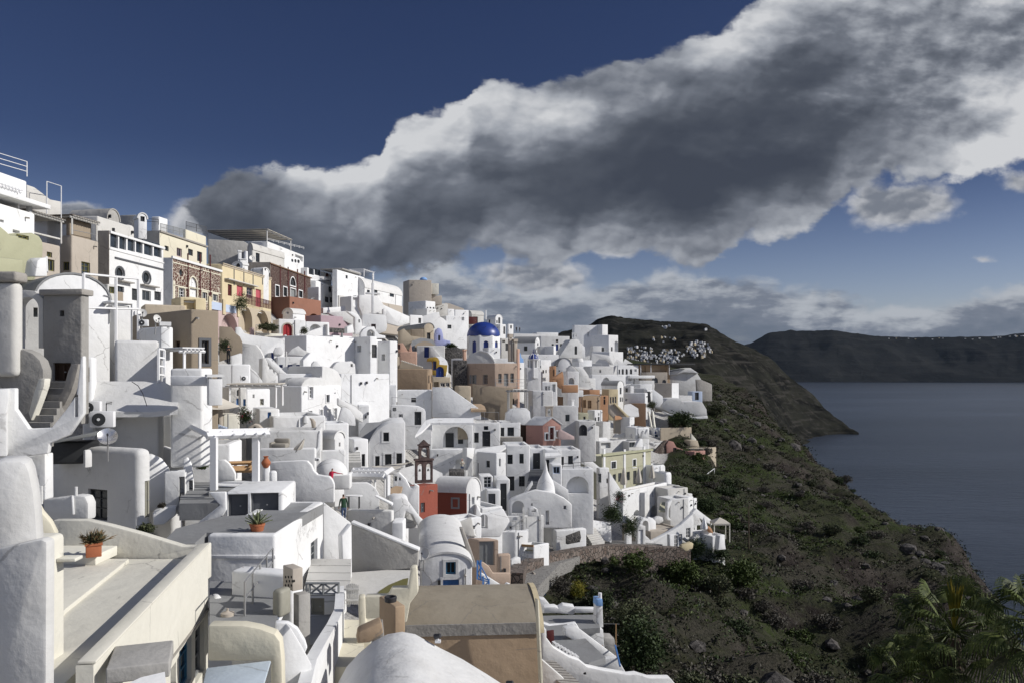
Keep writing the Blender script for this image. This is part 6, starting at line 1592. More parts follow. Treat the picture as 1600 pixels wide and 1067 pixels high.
# wall with the man in pale clothes
b=bld('white courtyard wall with a dark recess behind the man in pale clothes',(None,275,588),(540,790),84,Y=88,w=.6,roof='none',Rr=[('n',490,630,572,715)])
slab('bright white flank wall right of the dark recess',[(585,530),(650,530),(640,600),(590,715),(580,715)],87,40,2)
b=bld('black topped stone cistern box in the courtyard',(435,440,565),(725,780),84,Y=82,mat='lava_stone',w=2,roof='none',cat='cistern',name='cistern')
b=bld('white half of a two part house with one small window and one slit',(660,828,912),(572,790),55,Y=84,w=None,aL=-55,L=[('w',742,636,775,692)],Rr=[('w',852,618,867,682,'grey_paint')])
slab('white roof slab with a television aerial on the two part house',[(650,575),(655,540),(905,500),(910,520),(830,575)],86,80,3,'white','roof','roof_slab',bev=.03)
b=bld('long white house with four dark windows in two rows, left of a steep stair',(None,912,1110),(510,930),84,Y=89,w=5,
 Rr=[('w',922,585,966,664),('w',1022,578,1058,660),('d',918,766,980,885),('w',1018,764,1067,850)])
b=bld('white wall with a tall charcoal door at the top of a steep dark stair',(None,1110,1240),(535,900),84,Y=91,w=5,Rr=[('d',1135,572,1195,705)])
stairs('steep dark stair down from the tall charcoal door',(1135,885),(1165,710),82,1.5,13,84,'slate',Y1=90)
slab('pale handrail wall left of the steep dark stair',[(1060,905),(1095,850),(1130,800),(1135,835),(1080,920)],81,80,.3)
b=bld('white house with a low curved roof and tall narrow door, by the steep stair',(None,1235,1372),(545,800),82,Y=90,w=5,Rr=[('d',1240,626,1272,775)])
slab('low arched roof end of the house right of the steep stair',[(1235,550),(1240,525),(1290,530),(1340,560),(1368,590),(1235,600)],89.5,82,5,'white','roof','roof_end')
b=bld('white house with two dark windows above the arched passage',(None,1365,1530),(545,730),84,Y=92,w=5,Rr=[('w',1371,602,1393,672),('w',1427,596,1468,666)])
railing('black railing on the terrace above the arched passage',[(1380,712),(1560,700)],[88,89],.7,'dark_metal',1,1.2)
b=bld('white wall pierced by a wide shaded arched passage',(None,1375,1640),(705,990),84,Y=87.5,w=2,Rr=[('A',1413,765,1600,910)])
bld('white cabinet wall with a pale blue pane right of the spire roof',(None,1290,1376),(668,800),84,Y=85,w=2,Rr=[('w',1302,684,1360,744,'blue_wash')])
slab('white stair flank falling right of the spire roof',[(1270,800),(1290,790),(1430,880),(1430,965),(1310,910)],83,82,.5)
# spire
cs=P(*XY(1240,960),80)
root=thing('spire_roof','white tent-like plaster spire tapering to a fine point','spire',cs-UP*2)
bm=bmesh.new();k=80/5.333/F
lathe(bm,cs-UP*2,[(108*k,0),(100*k,1.2),(90*k,2.0),(80*k,2.0+60*k),(74*k,2.0+110*k),(60*k,2+160*k),(34*k,2+205*k),(18*k,2+240*k),(9*k,2+290*k),(.01,2+335*k)],18);mesh('cone',bm,'white',root,60)
slab('flowing white terrace wall around the foot of the spire',[(930,1000),(940,960),(1000,930),(1090,900),(1160,880),(1300,900),(1400,950),(1460,1000),(1460,1200),(930,1200)],78,84,3,bev=.3,ops=[('n',1240,1050,1270,1170),('A',960,970,1062,1075),('n',1390,1010,1412,1040),('n',1120,990,1132,1012)])
slab('small hooded white arch on the terrace by the spire',[(1095,1070),(1105,1035),(1140,1022),(1175,1040),(1185,1100),(1095,1100)],76,80,1.2,ops=[('A',1125,1035,1160,1062)])
chimney('thin black flue pipe in front of the courtyard house',678,855,200,9,81,'dark_metal',kind='round')
b=bld('white house with a grey plank door below the two part house',(None,750,865),(880,1040),82,Y=79,w=3,Rr=[('d',762,910,822,1028,'slate')])
b=bld('white wall panel with a pale recessed square above the plank door',(None,690,800),(762,875),80,Y=80,w=2,Rr=[('w',722,768,790,862,'white_paint')])
b=bld('narrow white house with a tall charcoal door standing free',(None,830,942),(790,1080),82,Y=80,w=3,Rr=[('d',862,825,916,1055,'charcoal')])
# red houses and belfry
bell_gable('tall dark red stone belfry with three arches and bronze bells',158,825,146,360,63.5,70,'belfry_stone',tiers=(2,1),cross=False)
b=bld('white church body with a brick red end wall beneath the dark belfry',(60,183,345),(850,1100),42,Y=62,mat='brick_red',w=None,aL=-70,roof='none',Rr=[('D',198,985,235,1067,'slate')])
veneer(b,'L','white')
slab('white roofline with a stepped curve left of the brick red wall',[(-30,740),(20,735),(75,790),(110,860),(135,865),(150,830),(185,850),(183,1100),(60,1050),(-30,1050)],61.5,86,.5,'white',ops=[('n',-20,765,2,805),('n',18,775,32,800)])
slab('white rounded church roof behind the dark belfry',[(0,740),(40,700),(160,670),(300,700),(380,740),(390,800),(300,810),(180,870)],66,75,7,'rough_white','roof','church_roof',bev=.3)
b=bld('white barrel roofed house with a brick red front, grey door and tiny window',(320,580,700),(905,1100),48,Y=66,roof='vR',h=120,w=None,aL=-78,rmat='roof_white',L=[('d',352,955,405,1090,'grey_door'),('w',468,955,512,1022,'grey_paint','grey_paint'),('w',410,950,450,1010,'white_paint')],Rr=[('n',625,938,648,1000)])
veneer(b,'L','brick_red')
b=bld('round white cistern tower beside the stepped white church roof',(-40,-35,100),(930,1150),80,Y=58,w=3,bev=.5)
slab('tan cloth roof patch with plaster edge under the pergola beams',[(-60,870),(-10,845),(48,850),(20,930),(-40,930)],59,80,1.5,'tan','roof','roof_patch')
# pergola in front
crop(520,700,8)
root=thing('pergola','wide white pergola with a flat slatted top, behind the curved parapet','pergola',P(*XY(690,640),52))
bx(root,'beam','white_paint',P(*XY(220,345),54),P(*XY(650,350),52),.30);bx(root,'beam','white_paint',P(*XY(640,330),52),P(*XY(740,262),60),.30)
bx(root,'beam','white_paint',P(*XY(250,262),62),P(*XY(740,262),60),.22);bx(root,'beam','white_paint',P(*XY(225,340),54),P(*XY(255,260),62),.2)
for i in range(8): bx(root,'rafter','white_paint',P(*XY(235+53*i,340),54-.2*i),P(*XY(265+60*i,262),61.5),.12)
for y in (282,302,322): bx(root,'slat','white_paint',P(*XY(240,y),57),P(*XY(690,y),56),.16)
for x,y0,y1,Yp,w_ in ((690,330,640,52,.22),(652,340,610,52.5,.10),(528,350,500,58,.12),(235,345,430,54,.10)): bx(root,'post','white_paint',P(*XY(x,y1),Yp),P(*XY(x,y0),Yp),w_)
cloth('shade_sail','long flat white canvas sloping from the house to the pergola','shade sail',[(480,225,64),(1030,165,66),(960,170,66),(740,280,60)],'canvas',.05)
b=bld('white box with a bright top under the slatted pergola',(None,245,485),(365,430),70,Y=57,w=3)
table('oval white table on black legs, behind the man in green',265,585,215,47.5,.78,ratio=.5)
b=bld('plain grey-white wall below the man in green',(None,180,740),(765,1100),98,Y=49,mat='rough_white',w=.5,roof='none')
slab('white coping ramp along the top of the plain wall behind the table',[(530,590),(740,690),(740,720),(520,600)],48.5,90,.5)
slab('round white plaster tower with a hanging blue lamp, right of the plain wall',[(735,930),(735,640),(800,615),(900,620),(948,650),(950,760),(910,780),(880,920)],50,75,2,bev=.5,cat='tower',name='tower')
slab('sloping white wall from the round plaster tower to the vaulted house',[(870,600),(940,650),(1080,840),(1140,900),(1135,960),(1060,960),(1000,830),(900,780)],53,60,.5)
slab('grey court wall between round tower and vault',[(890,950),(920,800),(990,790),(1050,880),(1060,1000),(880,1000)],54,75,.4,'rough_white')
bld('low white plinth below the round plaster tower',(None,735,885),(920,1100),88,Y=48,w=1.5)
# vaulted white house with blue windows
crop(620,760,4.444)
b=bld('white barrel vaulted house with blue shuttered windows in its round front',(None,172,522),(560,860),84,Y=42,roof='vR',h=95,w=11,aL=-7,rmat='roof_white',Rr=[('w',340,520,410,608,'teal','white'),('D',320,643,432,760,'mid_blue','white')])
slab('grey gutter strip along the right side of the smooth vault',[(435,290),(460,290),(520,450),(555,560),(520,560)],44,84,.6,'stone_cap','gutter','gutter')
b=bld('white side wall with a straight top behind the smooth vault',(None,385,590),(230,470),60,Y=60,w=2)
slab('white wall sweeping down right of the vault, with a shaded niche',[(555,120),(590,190),(740,150),(790,240),(720,350),(580,350),(540,250)],66,70,2,bev=.4,ops=[('A',575,190,632,290)])
b=bld('walled roof court with a cream rim, above the white sweep',(None,590,735),(150,260),55,Y=70,w=4)
dish('pale blue satellite dish leaning by the blue frame',576,718,62,40,(.9,-.6,.1))
dish('white satellite dish on the corner of the vaulted house',185,470,90,41.5,(-.2,-.8,.55))
root=thing('blue_lattice','bright blue iron lattice frame standing between the vault and the orange-pink house','iron frame',P(*XY(600,760),44));bm=bmesh.new()
for x,y0,y1 in ((560,510,640),(583,510,640),(600,620,760),(640,640,760)): tube(bm,P(*XY(x,y1),44),P(*XY(x,y0),44),.05,5)
mesh('upright',bm,'mid_blue',root);bm=bmesh.new()
for x0,y0,x1,y1 in ((560,520,583,560),(583,560,560,600),(560,600,583,640),(590,630,640,650),(600,690,640,660),(600,700,640,730),(560,640,640,660),(565,515,640,655)): tube(bm,P(*XY(x0,y0),44),P(*XY(x1,y1),44),.035,5)
mesh('brace',bm,'mid_blue',root)
slab('white stair wall with a knobbed post, right of the blue iron frame',[(585,600),(600,605),(735,690),(755,690),(770,670),(795,680),(800,700),(828,715),(830,775),(620,775),(620,660)],46,75,.4)
# orange-pink house
b=bld('orange-pink house with large grey double doors and a stepped parapet',(490,565,708),(368,640),84,Y=58,mat='pinkbeige',w=None,aL=-50,Rr=[('D',573,378,680,545,'grey_paint')])
slab('orange-pink curved garden wall in front of the grey double doors',[(552,700),(560,530),(600,525),(640,555),(668,600),(790,600),(790,690),(700,700)],53,84,.3,'pinkbeige')
bld('orange-pink terrace block with notched quoins',(690,700,790),(472,640),78,Y=56,mat='pinkbeige',w=2,par=.6)
slab('white curved retaining wall hanging above the orange-pink house',[(380,260),(520,215),(540,330),(560,350),(490,340)],60,70,.5,'old_white')
crop(700,800,9.975)
b=bld('white cube house with a roof railing, beside the cobbled path',(785,1050,1255),(300,690),60,Y=72,w=None,aL=-80,roof='none')
railing('thin grey railing around the cube roof beside the path',[(820,290),(1060,310),(1220,240)],[72.5,71.5,76],1.0,'metal_grey',1,1.2)
b=bld('modern white pavilion with a wooden lintel over a glazed opening',(1055,1340,1580),(520,760),48,Y=72,w=None,aL=-72,par=.5,floor='sage',L=[('n',1110,545,1325,640)])
strip(b,'L',1055,503,1335,545,.2,.06,'bright_wood','lintel')
slab('white L-shaped wing wall of the modern pavilion',[(1050,500),(1050,320),(1255,260),(1258,410),(1225,420),(1215,320),(1090,350),(1090,490)],72.5,80,.3)
slab('white garden wall with a knobbed end beside the cobbled path',[(985,880),(990,740),(1080,695),(1130,700),(1140,830),(1095,790),(1000,880)],68,55,.35)
railing('small grey iron gate of the modern pavilion',[(1130,750),(1245,800)],[70,70],.9,'grey_paint',1,.5,bal=True,cat='gate',name='iron_gate')
b=bld('large white house with panelled grey-white walls above the modern pavilion',(890,900,1490),(60,440),80,Y=77,w=4,roof='none',mat='rough_white')
for x in (1160,1420): strip(b,'R',x,200,x+30,200,3.5,.06,'rough_white','panel')
# stone-faced walls by the path
crop(760,700,8)
b=bld('white rimmed yard whose front is faced with black lava stone, on the path',(830,870,1250),(1030,1200),70,Y=84,w=4,par=.9,floor='stonebeige')
bm=bmesh.new();pl=b['pr'];p0=[pl.pt(*XY(x,y),.03) for x,y in ((905,1190),(1240,1140),(1235,1060),(1180,1080),(905,1130))]
slab('rough panel of black lava stone set in a white wall beside the path',[(1000,1190),(1000,1095),(1170,1030),(1185,1110),(1170,1170),(1010,1200)],83.2,70,.2,'lava_stone','stone wall','stone_wall',bev=.02)
slab('second lava stone wall with a thick white coping, leading up to the steps',[(960,965),(1145,850),(1150,985),(1100,985),(960,985)],90,70,.3,'lava_stone','stone wall','stone_wall',bev=.02)
slab('thick white coping over the upper lava stone wall',[(840,1064),(870,1000),(900,960),(1140,835),(1150,850),(960,965),(910,1010),(900,1064)],89.8,70,.4,'white','coping','coping')
b=bld('white block with a dark door and bench beside the upper lava stone wall',(700,810,985),(740,960),84,Y=93,w=None,aL=-60)
stairs('broad stone steps climbing from the path to the arched passage',(1100,840),(1180,620),97,2.2,8,85,'stone_cap',Y1=108)
stairs('long white-edged flight descending past the bougainvillea to the path',(1400,1180),(1170,830),88,2.0,16,50,'old_white',Y1=98)
slab('white curved balustrade wall of the long flight',[(1130,760),(1200,720),(1300,600),(1310,640),(1250,720),(1200,800),(1240,860),(1330,900),(1560,930),(1565,1180),(1480,1150),(1320,1000),(1200,880),(1130,820)],93,62,.5,at=(1330,1000))

# ================================================================== right side of the town
crop(880,480,5.333)
b=bld('tall white castle-like block at the far end of the ridge',(75,92,365),(150,400),78,Y=262,w=5,mat='white',Rr=[('n',200,210,216,245)])
b=bld('bright white tower end with a tall arched recess, far end of the ridge',(235,380,458),(232,470),55,Y=252,w=None,aL=-75,Rr=[('A',428,282,456,372),('w',398,330,412,365)],L=[('w',312,335,340,368)])
b=bld('white turret wall right behind the tower end, lit edge',(None,325,372),(145,240),50,Y=262,w=3)
b=bld('low grey block in front of the castle-like block',(None,245,320),(322,400),78,Y=250,w=3,mat='rough_white')
bell_gable('small openwork white belfry left of the castle-like block',75,262,45,55,255,78,'white',tiers=(2,),cross=False)
slab('white sloping gable with a brown shuttered arch, left of the castle-like block',[(-20,420),(-10,360),(60,275),(110,265),(150,310),(180,330),(185,420)],235,78,5,ops=[('a',93,325,120,392,'wood')])
b=bld('white terrace front beneath the tower end',(235,385,500),(370,480),55,Y=245,w=None,aL=-75)
for i,(x0,x1,y0,y1) in enumerate(((420,520,430,480),(490,590,428,475))):
  slab(['grey sloping roof below the tower end, nearer one','grey sloping roof below the tower end, farther one'][i],[(x0,y1),(x0+25,y0),(x1,y1)],238+6*i,75,4,'rough_white','roof','sloping_roof')
b=bld('white hotel front with a row of arched openings on the rim',(445,455,628),(482,560),68,Y=228,w=4,Rr=[('a',462,515,474,555),('a',488,512,505,558),('a',520,512,538,558),('a',555,512,575,556),('n',592,514,614,534)])
b=bld('white lower storey with balconies, under the row of arched openings',(None,510,630),(560,720),70,Y=222,w=4,Rr=[('n',545,582,570,612),('n',582,590,600,640)])
for z in (0,1): part(b,'balcony','white',1,-1.2,-1.0-2.6*z,8,1.3,.8)
b=bld('large brown-curtained restaurant terrace on the cliff rim',(None,615,890),(478,545),80,Y=232,mat='tan',w=6,roof='none',Rr=[('n',620,490,690,540),('n',812,492,862,535)])
part(b,'flat_roof','charcoal',-1,-2,.0,b['wr']+8,8,.35)
for u in (.5,3.6,9.2): part(b,'post','white_paint',u,-1.6,-2.9,.2,.2,2.9)
b=bld('stone-coloured house with two arched windows under the restaurant terrace',(None,690,868),(540,700),82,Y=226,mat='stonebeige',w=6,Rr=[('a',737,582,790,632,'slate'),('a',825,602,858,630,'slate')])
b=bld('plain stone-coloured block with a bright end and white fin, below the arched windows',(760,905,962),(630,760),50,Y=212,w=None,aL=-80,mat='stonebeige',Rr=[('w',930,700,945,735)])
veneer(b,'R','white')
b=bld('low white terrace wall under the two arched windows',(None,635,760),(610,700),75,Y=218,w=3,mat='rough_white')
slab('white wash running down a raw rock face at the cliff rim',[(870,720),(880,560),(900,535),(1060,505),(1110,535),(1150,600),(1240,640),(1240,780),(960,770)],236,82,8,'rough_white','rock face','rock_face',bev=.1)
slab('bright white plaster crust on top of the washed rock face',[(870,560),(880,535),(1060,502),(1130,550),(1090,545),(1000,540),(960,555),(890,565)],235,82,5,'white','rock face','plaster_crust',bev=.1)
slab('rough stone cliff wall at the right of the washed rock face',[(1110,600),(1150,600),(1238,640),(1238,780),(1120,780)],232,75,2,'stone_cap','wall','stone_wall')
b=bld('small blue washed doorway at the foot of the washed rock face',(None,1075,1160),(700,790),78,Y=222,mat='blue_wash',w=3,Rr=[('d',1098,708,1130,770,'charcoal')])
b=bld('white cube terrace between the stone block and the blue doorway',(None,960,1075),(735,800),75,Y=214,w=4,mat='rough_white')
slab('sprawling bluish white vaulted terrace on the edge of the cliff',[(830,800),(870,760),(960,755),(1010,800),(1010,790),(1140,785),(1160,790),(1195,850),(1200,905),(1100,900),(900,880),(825,840)],205,82,8,'rough_white','terrace','terrace')
slab('long white curving parapet with plants, lowest on the cliff edge',[(830,860),(870,880),(960,900),(1100,910),(1205,905),(1205,925),(1090,930),(940,915),(850,885)],203,84,1.2,'white')
# middle band: orange and yellow houses
b=bld('long grey-white barrel roofed house with a bright round front and tall window',(318,452,502),(650,800),50,Y=178,roof='vR',h=38,w=None,aL=-82,rmat='roof_grey',Rr=[('w',471,668,486,722),('w',472,748,484,785),('w',489,748,498,785)])
b=bld('white house with one grey window beside the round-fronted barrel house',(500,560,590),(655,800),70,Y=176,w=None,aL=-60,L=[],Rr=[('w',525,670,542,705)])
b=bld('wide white cube with a bright narrow side, beneath the hotel front',(500,682,705),(712,800),50,Y=172,w=None,aL=-82,L=[('n',517,758,533,778)])
b=bld('grey walled roof box on the wide white cube',(575,695,700),(672,720),55,Y=176,w=None,aL=-82,mat='rough_white')
bld('bright white pier with a small clock-like lamp, above the round olive tree',(None,700,745),(685,760),60,Y=175,w=2)
slab('white gabled wing wall with a ledge, right of the bright pier',[(740,790),(735,690),(750,680),(830,740),(832,790),(800,830),(745,820)],182,80,2)
slab('tiny dark doorway slit by the bright pier',[(703,700),(725,700),(732,790),(706,790)],174.6,80,.2,'charcoal','doorway','doorway')
b=bld('pale yellow house front with three slim white shuttered windows',(None,378,458),(682,805),75,Y=170,mat='yellow',w=4,Rr=[('w',388,745,402,800,'white_paint'),('w',408,745,425,795,'white_paint'),('w',430,740,444,795,'white_paint')])
b=bld('terracotta orange corner house with small square windows and a white roof',(205,255,378),(735,850),72,Y=166,mat='orange',w=None,aL=-50,Rr=[('w',288,772,304,812),('w',336,722+20,352,745+15),('w',336,765,352,808)])
part(b,'upper_storey','orange',b['wr']*.25,2,-.1,b['wr']*.7,5,1.3)
b=bld('brown house with a white capped roof left of the terracotta corner house',(150,160,310),(742,850),75,Y=163,mat='tan',w=6,roof='vR',h=12,rmat='roof_white',Rr=[('n',165,770,190,835,),('n',205,775,235,840)])
b=bld('dark brown wall under white terraces at the left of the brown house',(None,-10,150),(735,840),80,Y=160,mat='brown',w=4)
b=bld('white terrace crust over the dark brown wall',(None,-20,168),(690,745),80,Y=158.5,mat='white',w=6,ext=0)
b=bld('orange terrace block with a brown flat roof, near the dark brown wall',(None,0,125),(645,695),80,Y=170,mat='orange',w=4)
b=bld('white house with two small windows and tiny door, below the terracotta house',(200,262,328),(855,965),55,Y=147,w=None,aL=-65,Rr=[('n',290,880,302,900),('w',264,915,276,945),('d',288,910,304,955)])
b=bld('sage green wall left of the house with the tiny door',(None,130,210),(880,940),75,Y=145,mat='sage',w=3,Rr=[('w',168,908,186,940)])
b=bld('grey-white barrel hut between the white annexes',(None,330,395),(955,1060),60,Y=140,w=3,mat='rough_white')
b=bld('white low annex with a plant, under the sage green wall',(None,210,300),(990,1067),70,Y=136,w=3,mat='rough_white')
slab('grey garden wall with a yellow coping running down from the yellow house',[(385,810),(425,805),(545,920),(590,925),(590,1050),(430,1050),(430,930),(385,880)],154,72,3,'stonebeige')
slab('yellow sloping coping of the grey garden wall',[(425,800),(440,800),(560,918),(540,922)],153.8,72,.6,'yellow','coping','coping')
slab('small orange gable glimpsed over the grey garden wall',[(430,930),(435,865),(490,920)],153.5,75,.6,'orange','roof','gable')
b=bld('white cube with a door at the end of the grey garden wall',(None,553,595),(915,1060),50,Y=153,w=3,Rr=[('d',565,980,580,1035)])
slab('white vaulted shelter beneath the wide white cube',[(500,870),(510,810),(560,800),(625,840),(632,900),(560,910)],165,78,3,'rough_white','roof','barrel_roof')
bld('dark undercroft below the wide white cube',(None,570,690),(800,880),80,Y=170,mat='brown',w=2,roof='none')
b=bld('white ramp with two leaning cream planks below the round olive tree',(None,600,720),(1000,1080),70,Y=147,w=4,mat='white',bev=.3)
for i,(x0,x1) in enumerate(((705,735),(740,762))):
  bm=bmesh.new();tube(bm,P(*XY(x1,1000),150),P(*XY(x0+5,870),155),.22,4);one('plank',bm,'ivory',['left one of two long cream poles leaning under the olive tree','right one of two long cream poles leaning under the olive tree'][i],'pole','leaning poles')
# filler terraces of this part
for i,(x0,x1,y0,y1,Y_,t) in enumerate(((130,240,440,560,218,'white wall with a grey vertical frame, below the castle-like block'),(235,420,490,560,214,'long white terrace wall beneath the tower front'),
   (240,520,560,620,200,'white vaulted terrace wall with a dark arch left of the hotel'),(90,270,590,680,185,'grey-white vault flank left of the barrel roofed house'),(260,330,690,740,174,'white stub wall left of the pale yellow house'),
   (60,250,640,700,178,'white roof terrace above the orange blocks'),(640,740,640,720,190,'white stepped wall under the low hotel terrace'),(-40,120,500,640,175,'white vault front with an arched door beside the grey ramp'))):
  ops={2: [('A',330,582,385,615)],1: [('n',300,520,318,545)],7: [('A',42,588,92,640)]}.get(i,[])
  bld(t,(None,x0,x1),(y0,y1),72,Y=Y_,w=5,mat='rough_white' if i % 2 else 'white',Rr=ops)
slab('grey curving wall falling left of the tower front',[(235,470),(240,380),(380,400),(420,480),(400,480),(360,440),(300,430),(260,470)],224,78,3,'rough_white')
dome('pointed grey-white dome left of the tower front',124,455,44,208,55,'rough_white')
railing('white balustrade frame on the terrace below the castle-like block',[(225,545),(318,545)],[205,206],1.6*3.0/2,'white_paint',1,1.6)
# yellow-green mansion
crop(880,640,5.333)
b=bld('long pale olive mansion with white trimmed windows, white pilasters and an open roof terrace',(148,325,732),(385,700),46,Y=122,mat='sage',w=None,aL=-78,par=.5,
 Rr=[('w',400,430,438,487,'charcoal','white'),('w',580,412,605,476,'charcoal','white'),('w',690,488,706,528,'charcoal','white'),('w',458,525,486,598,'charcoal'),('w',528,514,556,586,'charcoal'),('d',583,505,612,618,'charcoal'),('w',413,535,440,590)])
strip(b,'R',318,378,736,318,.35,.28,'olive','cornice')
for x,y in ((330,440),(500,440),(664,410)): strip(b,'R',x,y+60,x+16,y+60,6.5,.12,'white','pilaster')
strip(b,'R',335,505,730,430,.14,.06,'olive','string_course')
b2=bld('white roof structure with a grey recess on the olive mansion',(None,300,520),(262,340),60,Y=133,w=4,mat='rough_white',Rr=[('n',315,272,395,318)])
b2=bld('white block with a grey shutter on the mansion roof, right one',(None,545,660),(262,330),60,Y=134,w=4,mat='rough_white',Rr=[('w',550,268,600,312,'grey_paint')])
slab('white scrolled wall end on the mansion roof',[(600,310),(640,240),(660,240),(665,300),(690,310)],132,60,.6)
b2=bld('long white wall topped with rubble behind the mansion roof',(None,150,370),(240,330),65,Y=136,w=3)
bld('bright wall with a grey gate, behind the mansion roof',(None,100,200),(235,330),65,Y=138,w=2,Rr=[('d',155,240,195,298,'grey_paint')])
slab('slanting white roof line running down left of the mansion',[(-20,260),(0,250),(130,330),(330,500),(330,560),(120,420),(-20,330)],117,72,3,'white')
# white hotel wing below mansion
b=bld('large bright white house with a buttress and an arched niche, below the olive mansion',(385,500,865),(682,880),40,Y=108,w=None,aL=-70,par=.35,floor='stonebeige',
 Rr=[('A',722,795,785,890),('n',740,685,757,724),('w',837,648,856,752,'slate'),('A',583,832,640,885)])
part(b,'buttress','rough_white',b['wr']*.36,-.7,-9,1.3,.72,8.4)
slab('tall white gabled wall with a steep slope at the left of the mansion terrace',[(385,680),(385,515),(500,690),(500,900),(400,800)],107.5,60,.4)
b=bld('small white hut with a grey louvred window at the top of the steep slope wall',(275,300,385),(485,700),70,Y=110,w=3,Rr=[('w',292,530,318,605,'grey_paint'),('w',360,570,376,610)])
for i,(x,y,h_,Yp,l) in enumerate(((505,655,190,113,'folded beige parasol before the olive mansion, left of three'),(630,635,165,118,'folded beige parasol before the olive mansion, middle of three'),(740,590,135,124,'folded beige parasol before the olive mansion, right of three'))):
  parasol(l,x,y,h_,Yp,.55,'canvas',group='closed parasols at the olive mansion')
for i in range(4):
  x=560+62*i;table(['first','second','third','fourth'][i]+' small dark cafe table from the left on the mansion terrace',x,662-14*i,30,112+2.2*i,.75,'stonebeige')
# stacked terraces right below
for i,(l,xs,ys,a_,Yp,m_,kw) in enumerate((
  ('round cornered white terrace at the top right of the white stack',(None,740,860),(462,560),60,128,'white',dict(bev=.5)),
  ('white drum-like block under the round cornered terrace',(None,858,912),(520,640),50,126,'white',dict(bev=.5)),
  ('pale terrace wall with a flat top right of the arched niche',(None,868,1040),(660,760),62,112,'old_white',{}),
  ('grey recess wall framed in white, right of the little barrel roof',(None,890,1045),(745,905),66,105,'rough_white',{}),
  ('stepped white blocks going down the cliff edge, upper',(None,1040,1085),(728,850),45,110,'white',{}),
  ('stepped white blocks going down the cliff edge, middle',(None,1070,1115),(742,840),45,114,'white',{}),
  ('small white water tank block on the cliff edge',(None,1040,1078),(700,740),60,116,'rough_white',{}),
  ('low white wall joining the bright white house to the cliff edge',(None,865,975),(640,700),60,118,'white',{}))):
  bld(l,xs,ys,a_,Y=Yp,w=3,mat=m_,**kw)
slab('white framed slope around the grey recess wall',[(862,900),(870,770),(910,750),(880,830),(880,890),(905,920),(870,920)],104,62,.5)
slab('small tinted barrel roof leaning over the arched niche',[(795,835),(805,790),(822,766),(885,770),(872,800),(862,840)],104,70,2.5,'sage','roof','barrel_roof')
slab('white curved stair flank descending along the cliff edge',[(1075,860),(1110,820),(1160,860),(1240,920),(1240,960),(1180,930),(1120,890),(1100,1000),(1075,940)],108,60,.6)
crop(960,760,8)
slab('white garden wall stepping up to the right, with small arched niches',[(378,800),(385,600),(470,680),(700,560),(840,470),(990,330),(995,640),(930,700),(850,640),(850,760),(700,830),(520,815)],97,62,.6,at=(378,800),ops=[('A',495,712,528,815),('w',808,588,848,690,'white_paint'),('w',897,512,952,640,'white_paint')])
slab('white louvred gate with sloping side wall on the stepped garden wall',[(690,600),(705,595),(800,600),(810,770),(735,830),(695,830)],95.5,60,.5,ops=[('w',750,600,800,770,'white_paint')])
slab('tall grey door frame of the walled garden entrance, white panelled door',[(285,780),(290,500),(320,478),(390,490),(390,800),(360,800),(285,800)],95,70,.5,'rough_white','gateway','gateway',ops=[('d',302,535,360,755,'white_paint')])
slab('white gate pier with a tiny panel left of the garden entrance',[(148,800),(150,580),(215,545),(218,780),(160,800)],94,65,.5,cat='pier',name='pier')
arch_wall('free-standing white round arch over the garden terrace',[(318,640),(320,450),(345,400),(385,380),(425,405),(445,470),(448,640)],(350,425,425,700),99,62,1.2,'white')
slab('yellowish little vault behind the free-standing arch',[(235,400),(240,375),(380,375),(340,400),(310,470),(260,440)],101,68,2.5,'ivory','roof','barrel_roof')
slab('white rounded fin wall beside the free-standing arch',[(440,600),(410,400),(430,375),(480,390),(520,430),(522,580)],101,60,.6)
bld('grey paved terrace with steps and pots behind the garden wall',(None,450,840),(560,700),62,Y=99,mat='stonebeige',w=6,floor='stonebeige',par=.2)
slab('curved stone bench wall under the arched niche',[(500,450),(500,400),(560,370),(610,380),(620,430),(560,470)],103,65,1.2,'rough_white',bev=.2)
b=bld('white cube terraces with a grey shaded face at the foot of the cliff stack',(980,990,1225),(560,790),66,Y=99,w=4,mat='rough_white')
b=bld('white end wall with a slanting edge, lowest right of the town',(None,1225,1385),(620,780),60,Y=98,w=4,Rr=[])
slab('white sloping buttress with a cap at the lowest right corner of the town',[(1300,790),(1320,610),(1365,605),(1395,780)],96,55,.8)
slab('orange tinted canopy segment behind the white slope',[(1160,500),(1180,490),(1215,520),(1240,580),(1220,580)],99,60,.6,'orange','canopy','canopy')
slab('white shell-like curved wall above the lowest terraces',[(985,480),(990,350),(1020,340),(1060,380),(1085,440),(1100,480)],101,60,1.5,'rough_white')
parasol('folded white parasol on the lowest white terrace',1120,560,190,99,.5,'white_paint')
root=thing('gazebo','small cream gazebo with a peaked cloth roof on the cliff edge','gazebo',P(*XY(1320,570),104))
g=P(*XY(1320,440),104);w_=190/8/F*104/2;hz_=(575-440)/8/F*104
for sx in (-1,1):
  for sy in (-1,1): bm=bmesh.new();tube(bm,g+Vector((sx*w_,sy*w_,-hz_-1)),g+Vector((sx*w_,sy*w_,0)),.07,5);mesh('post',bm,'ivory',root)
bm=bmesh.new();q4=[bm.verts.new(g+Vector((sx*w_*1.08,sy*w_*1.08,0))) for sx,sy in ((-1,-1),(1,-1),(1,1),(-1,1))];q5=[bm.verts.new(v.co-UP*.22) for v in q4];ap=bm.verts.new(g+UP*.62)
for i in range(4): bm.faces.new((q4[i],q4[(i+1) % 4],ap));bm.faces.new((q4[i],q5[i],q5[(i+1) % 4],q4[(i+1) % 4]))
mesh('cloth_roof',bm,'canvas',root,0)
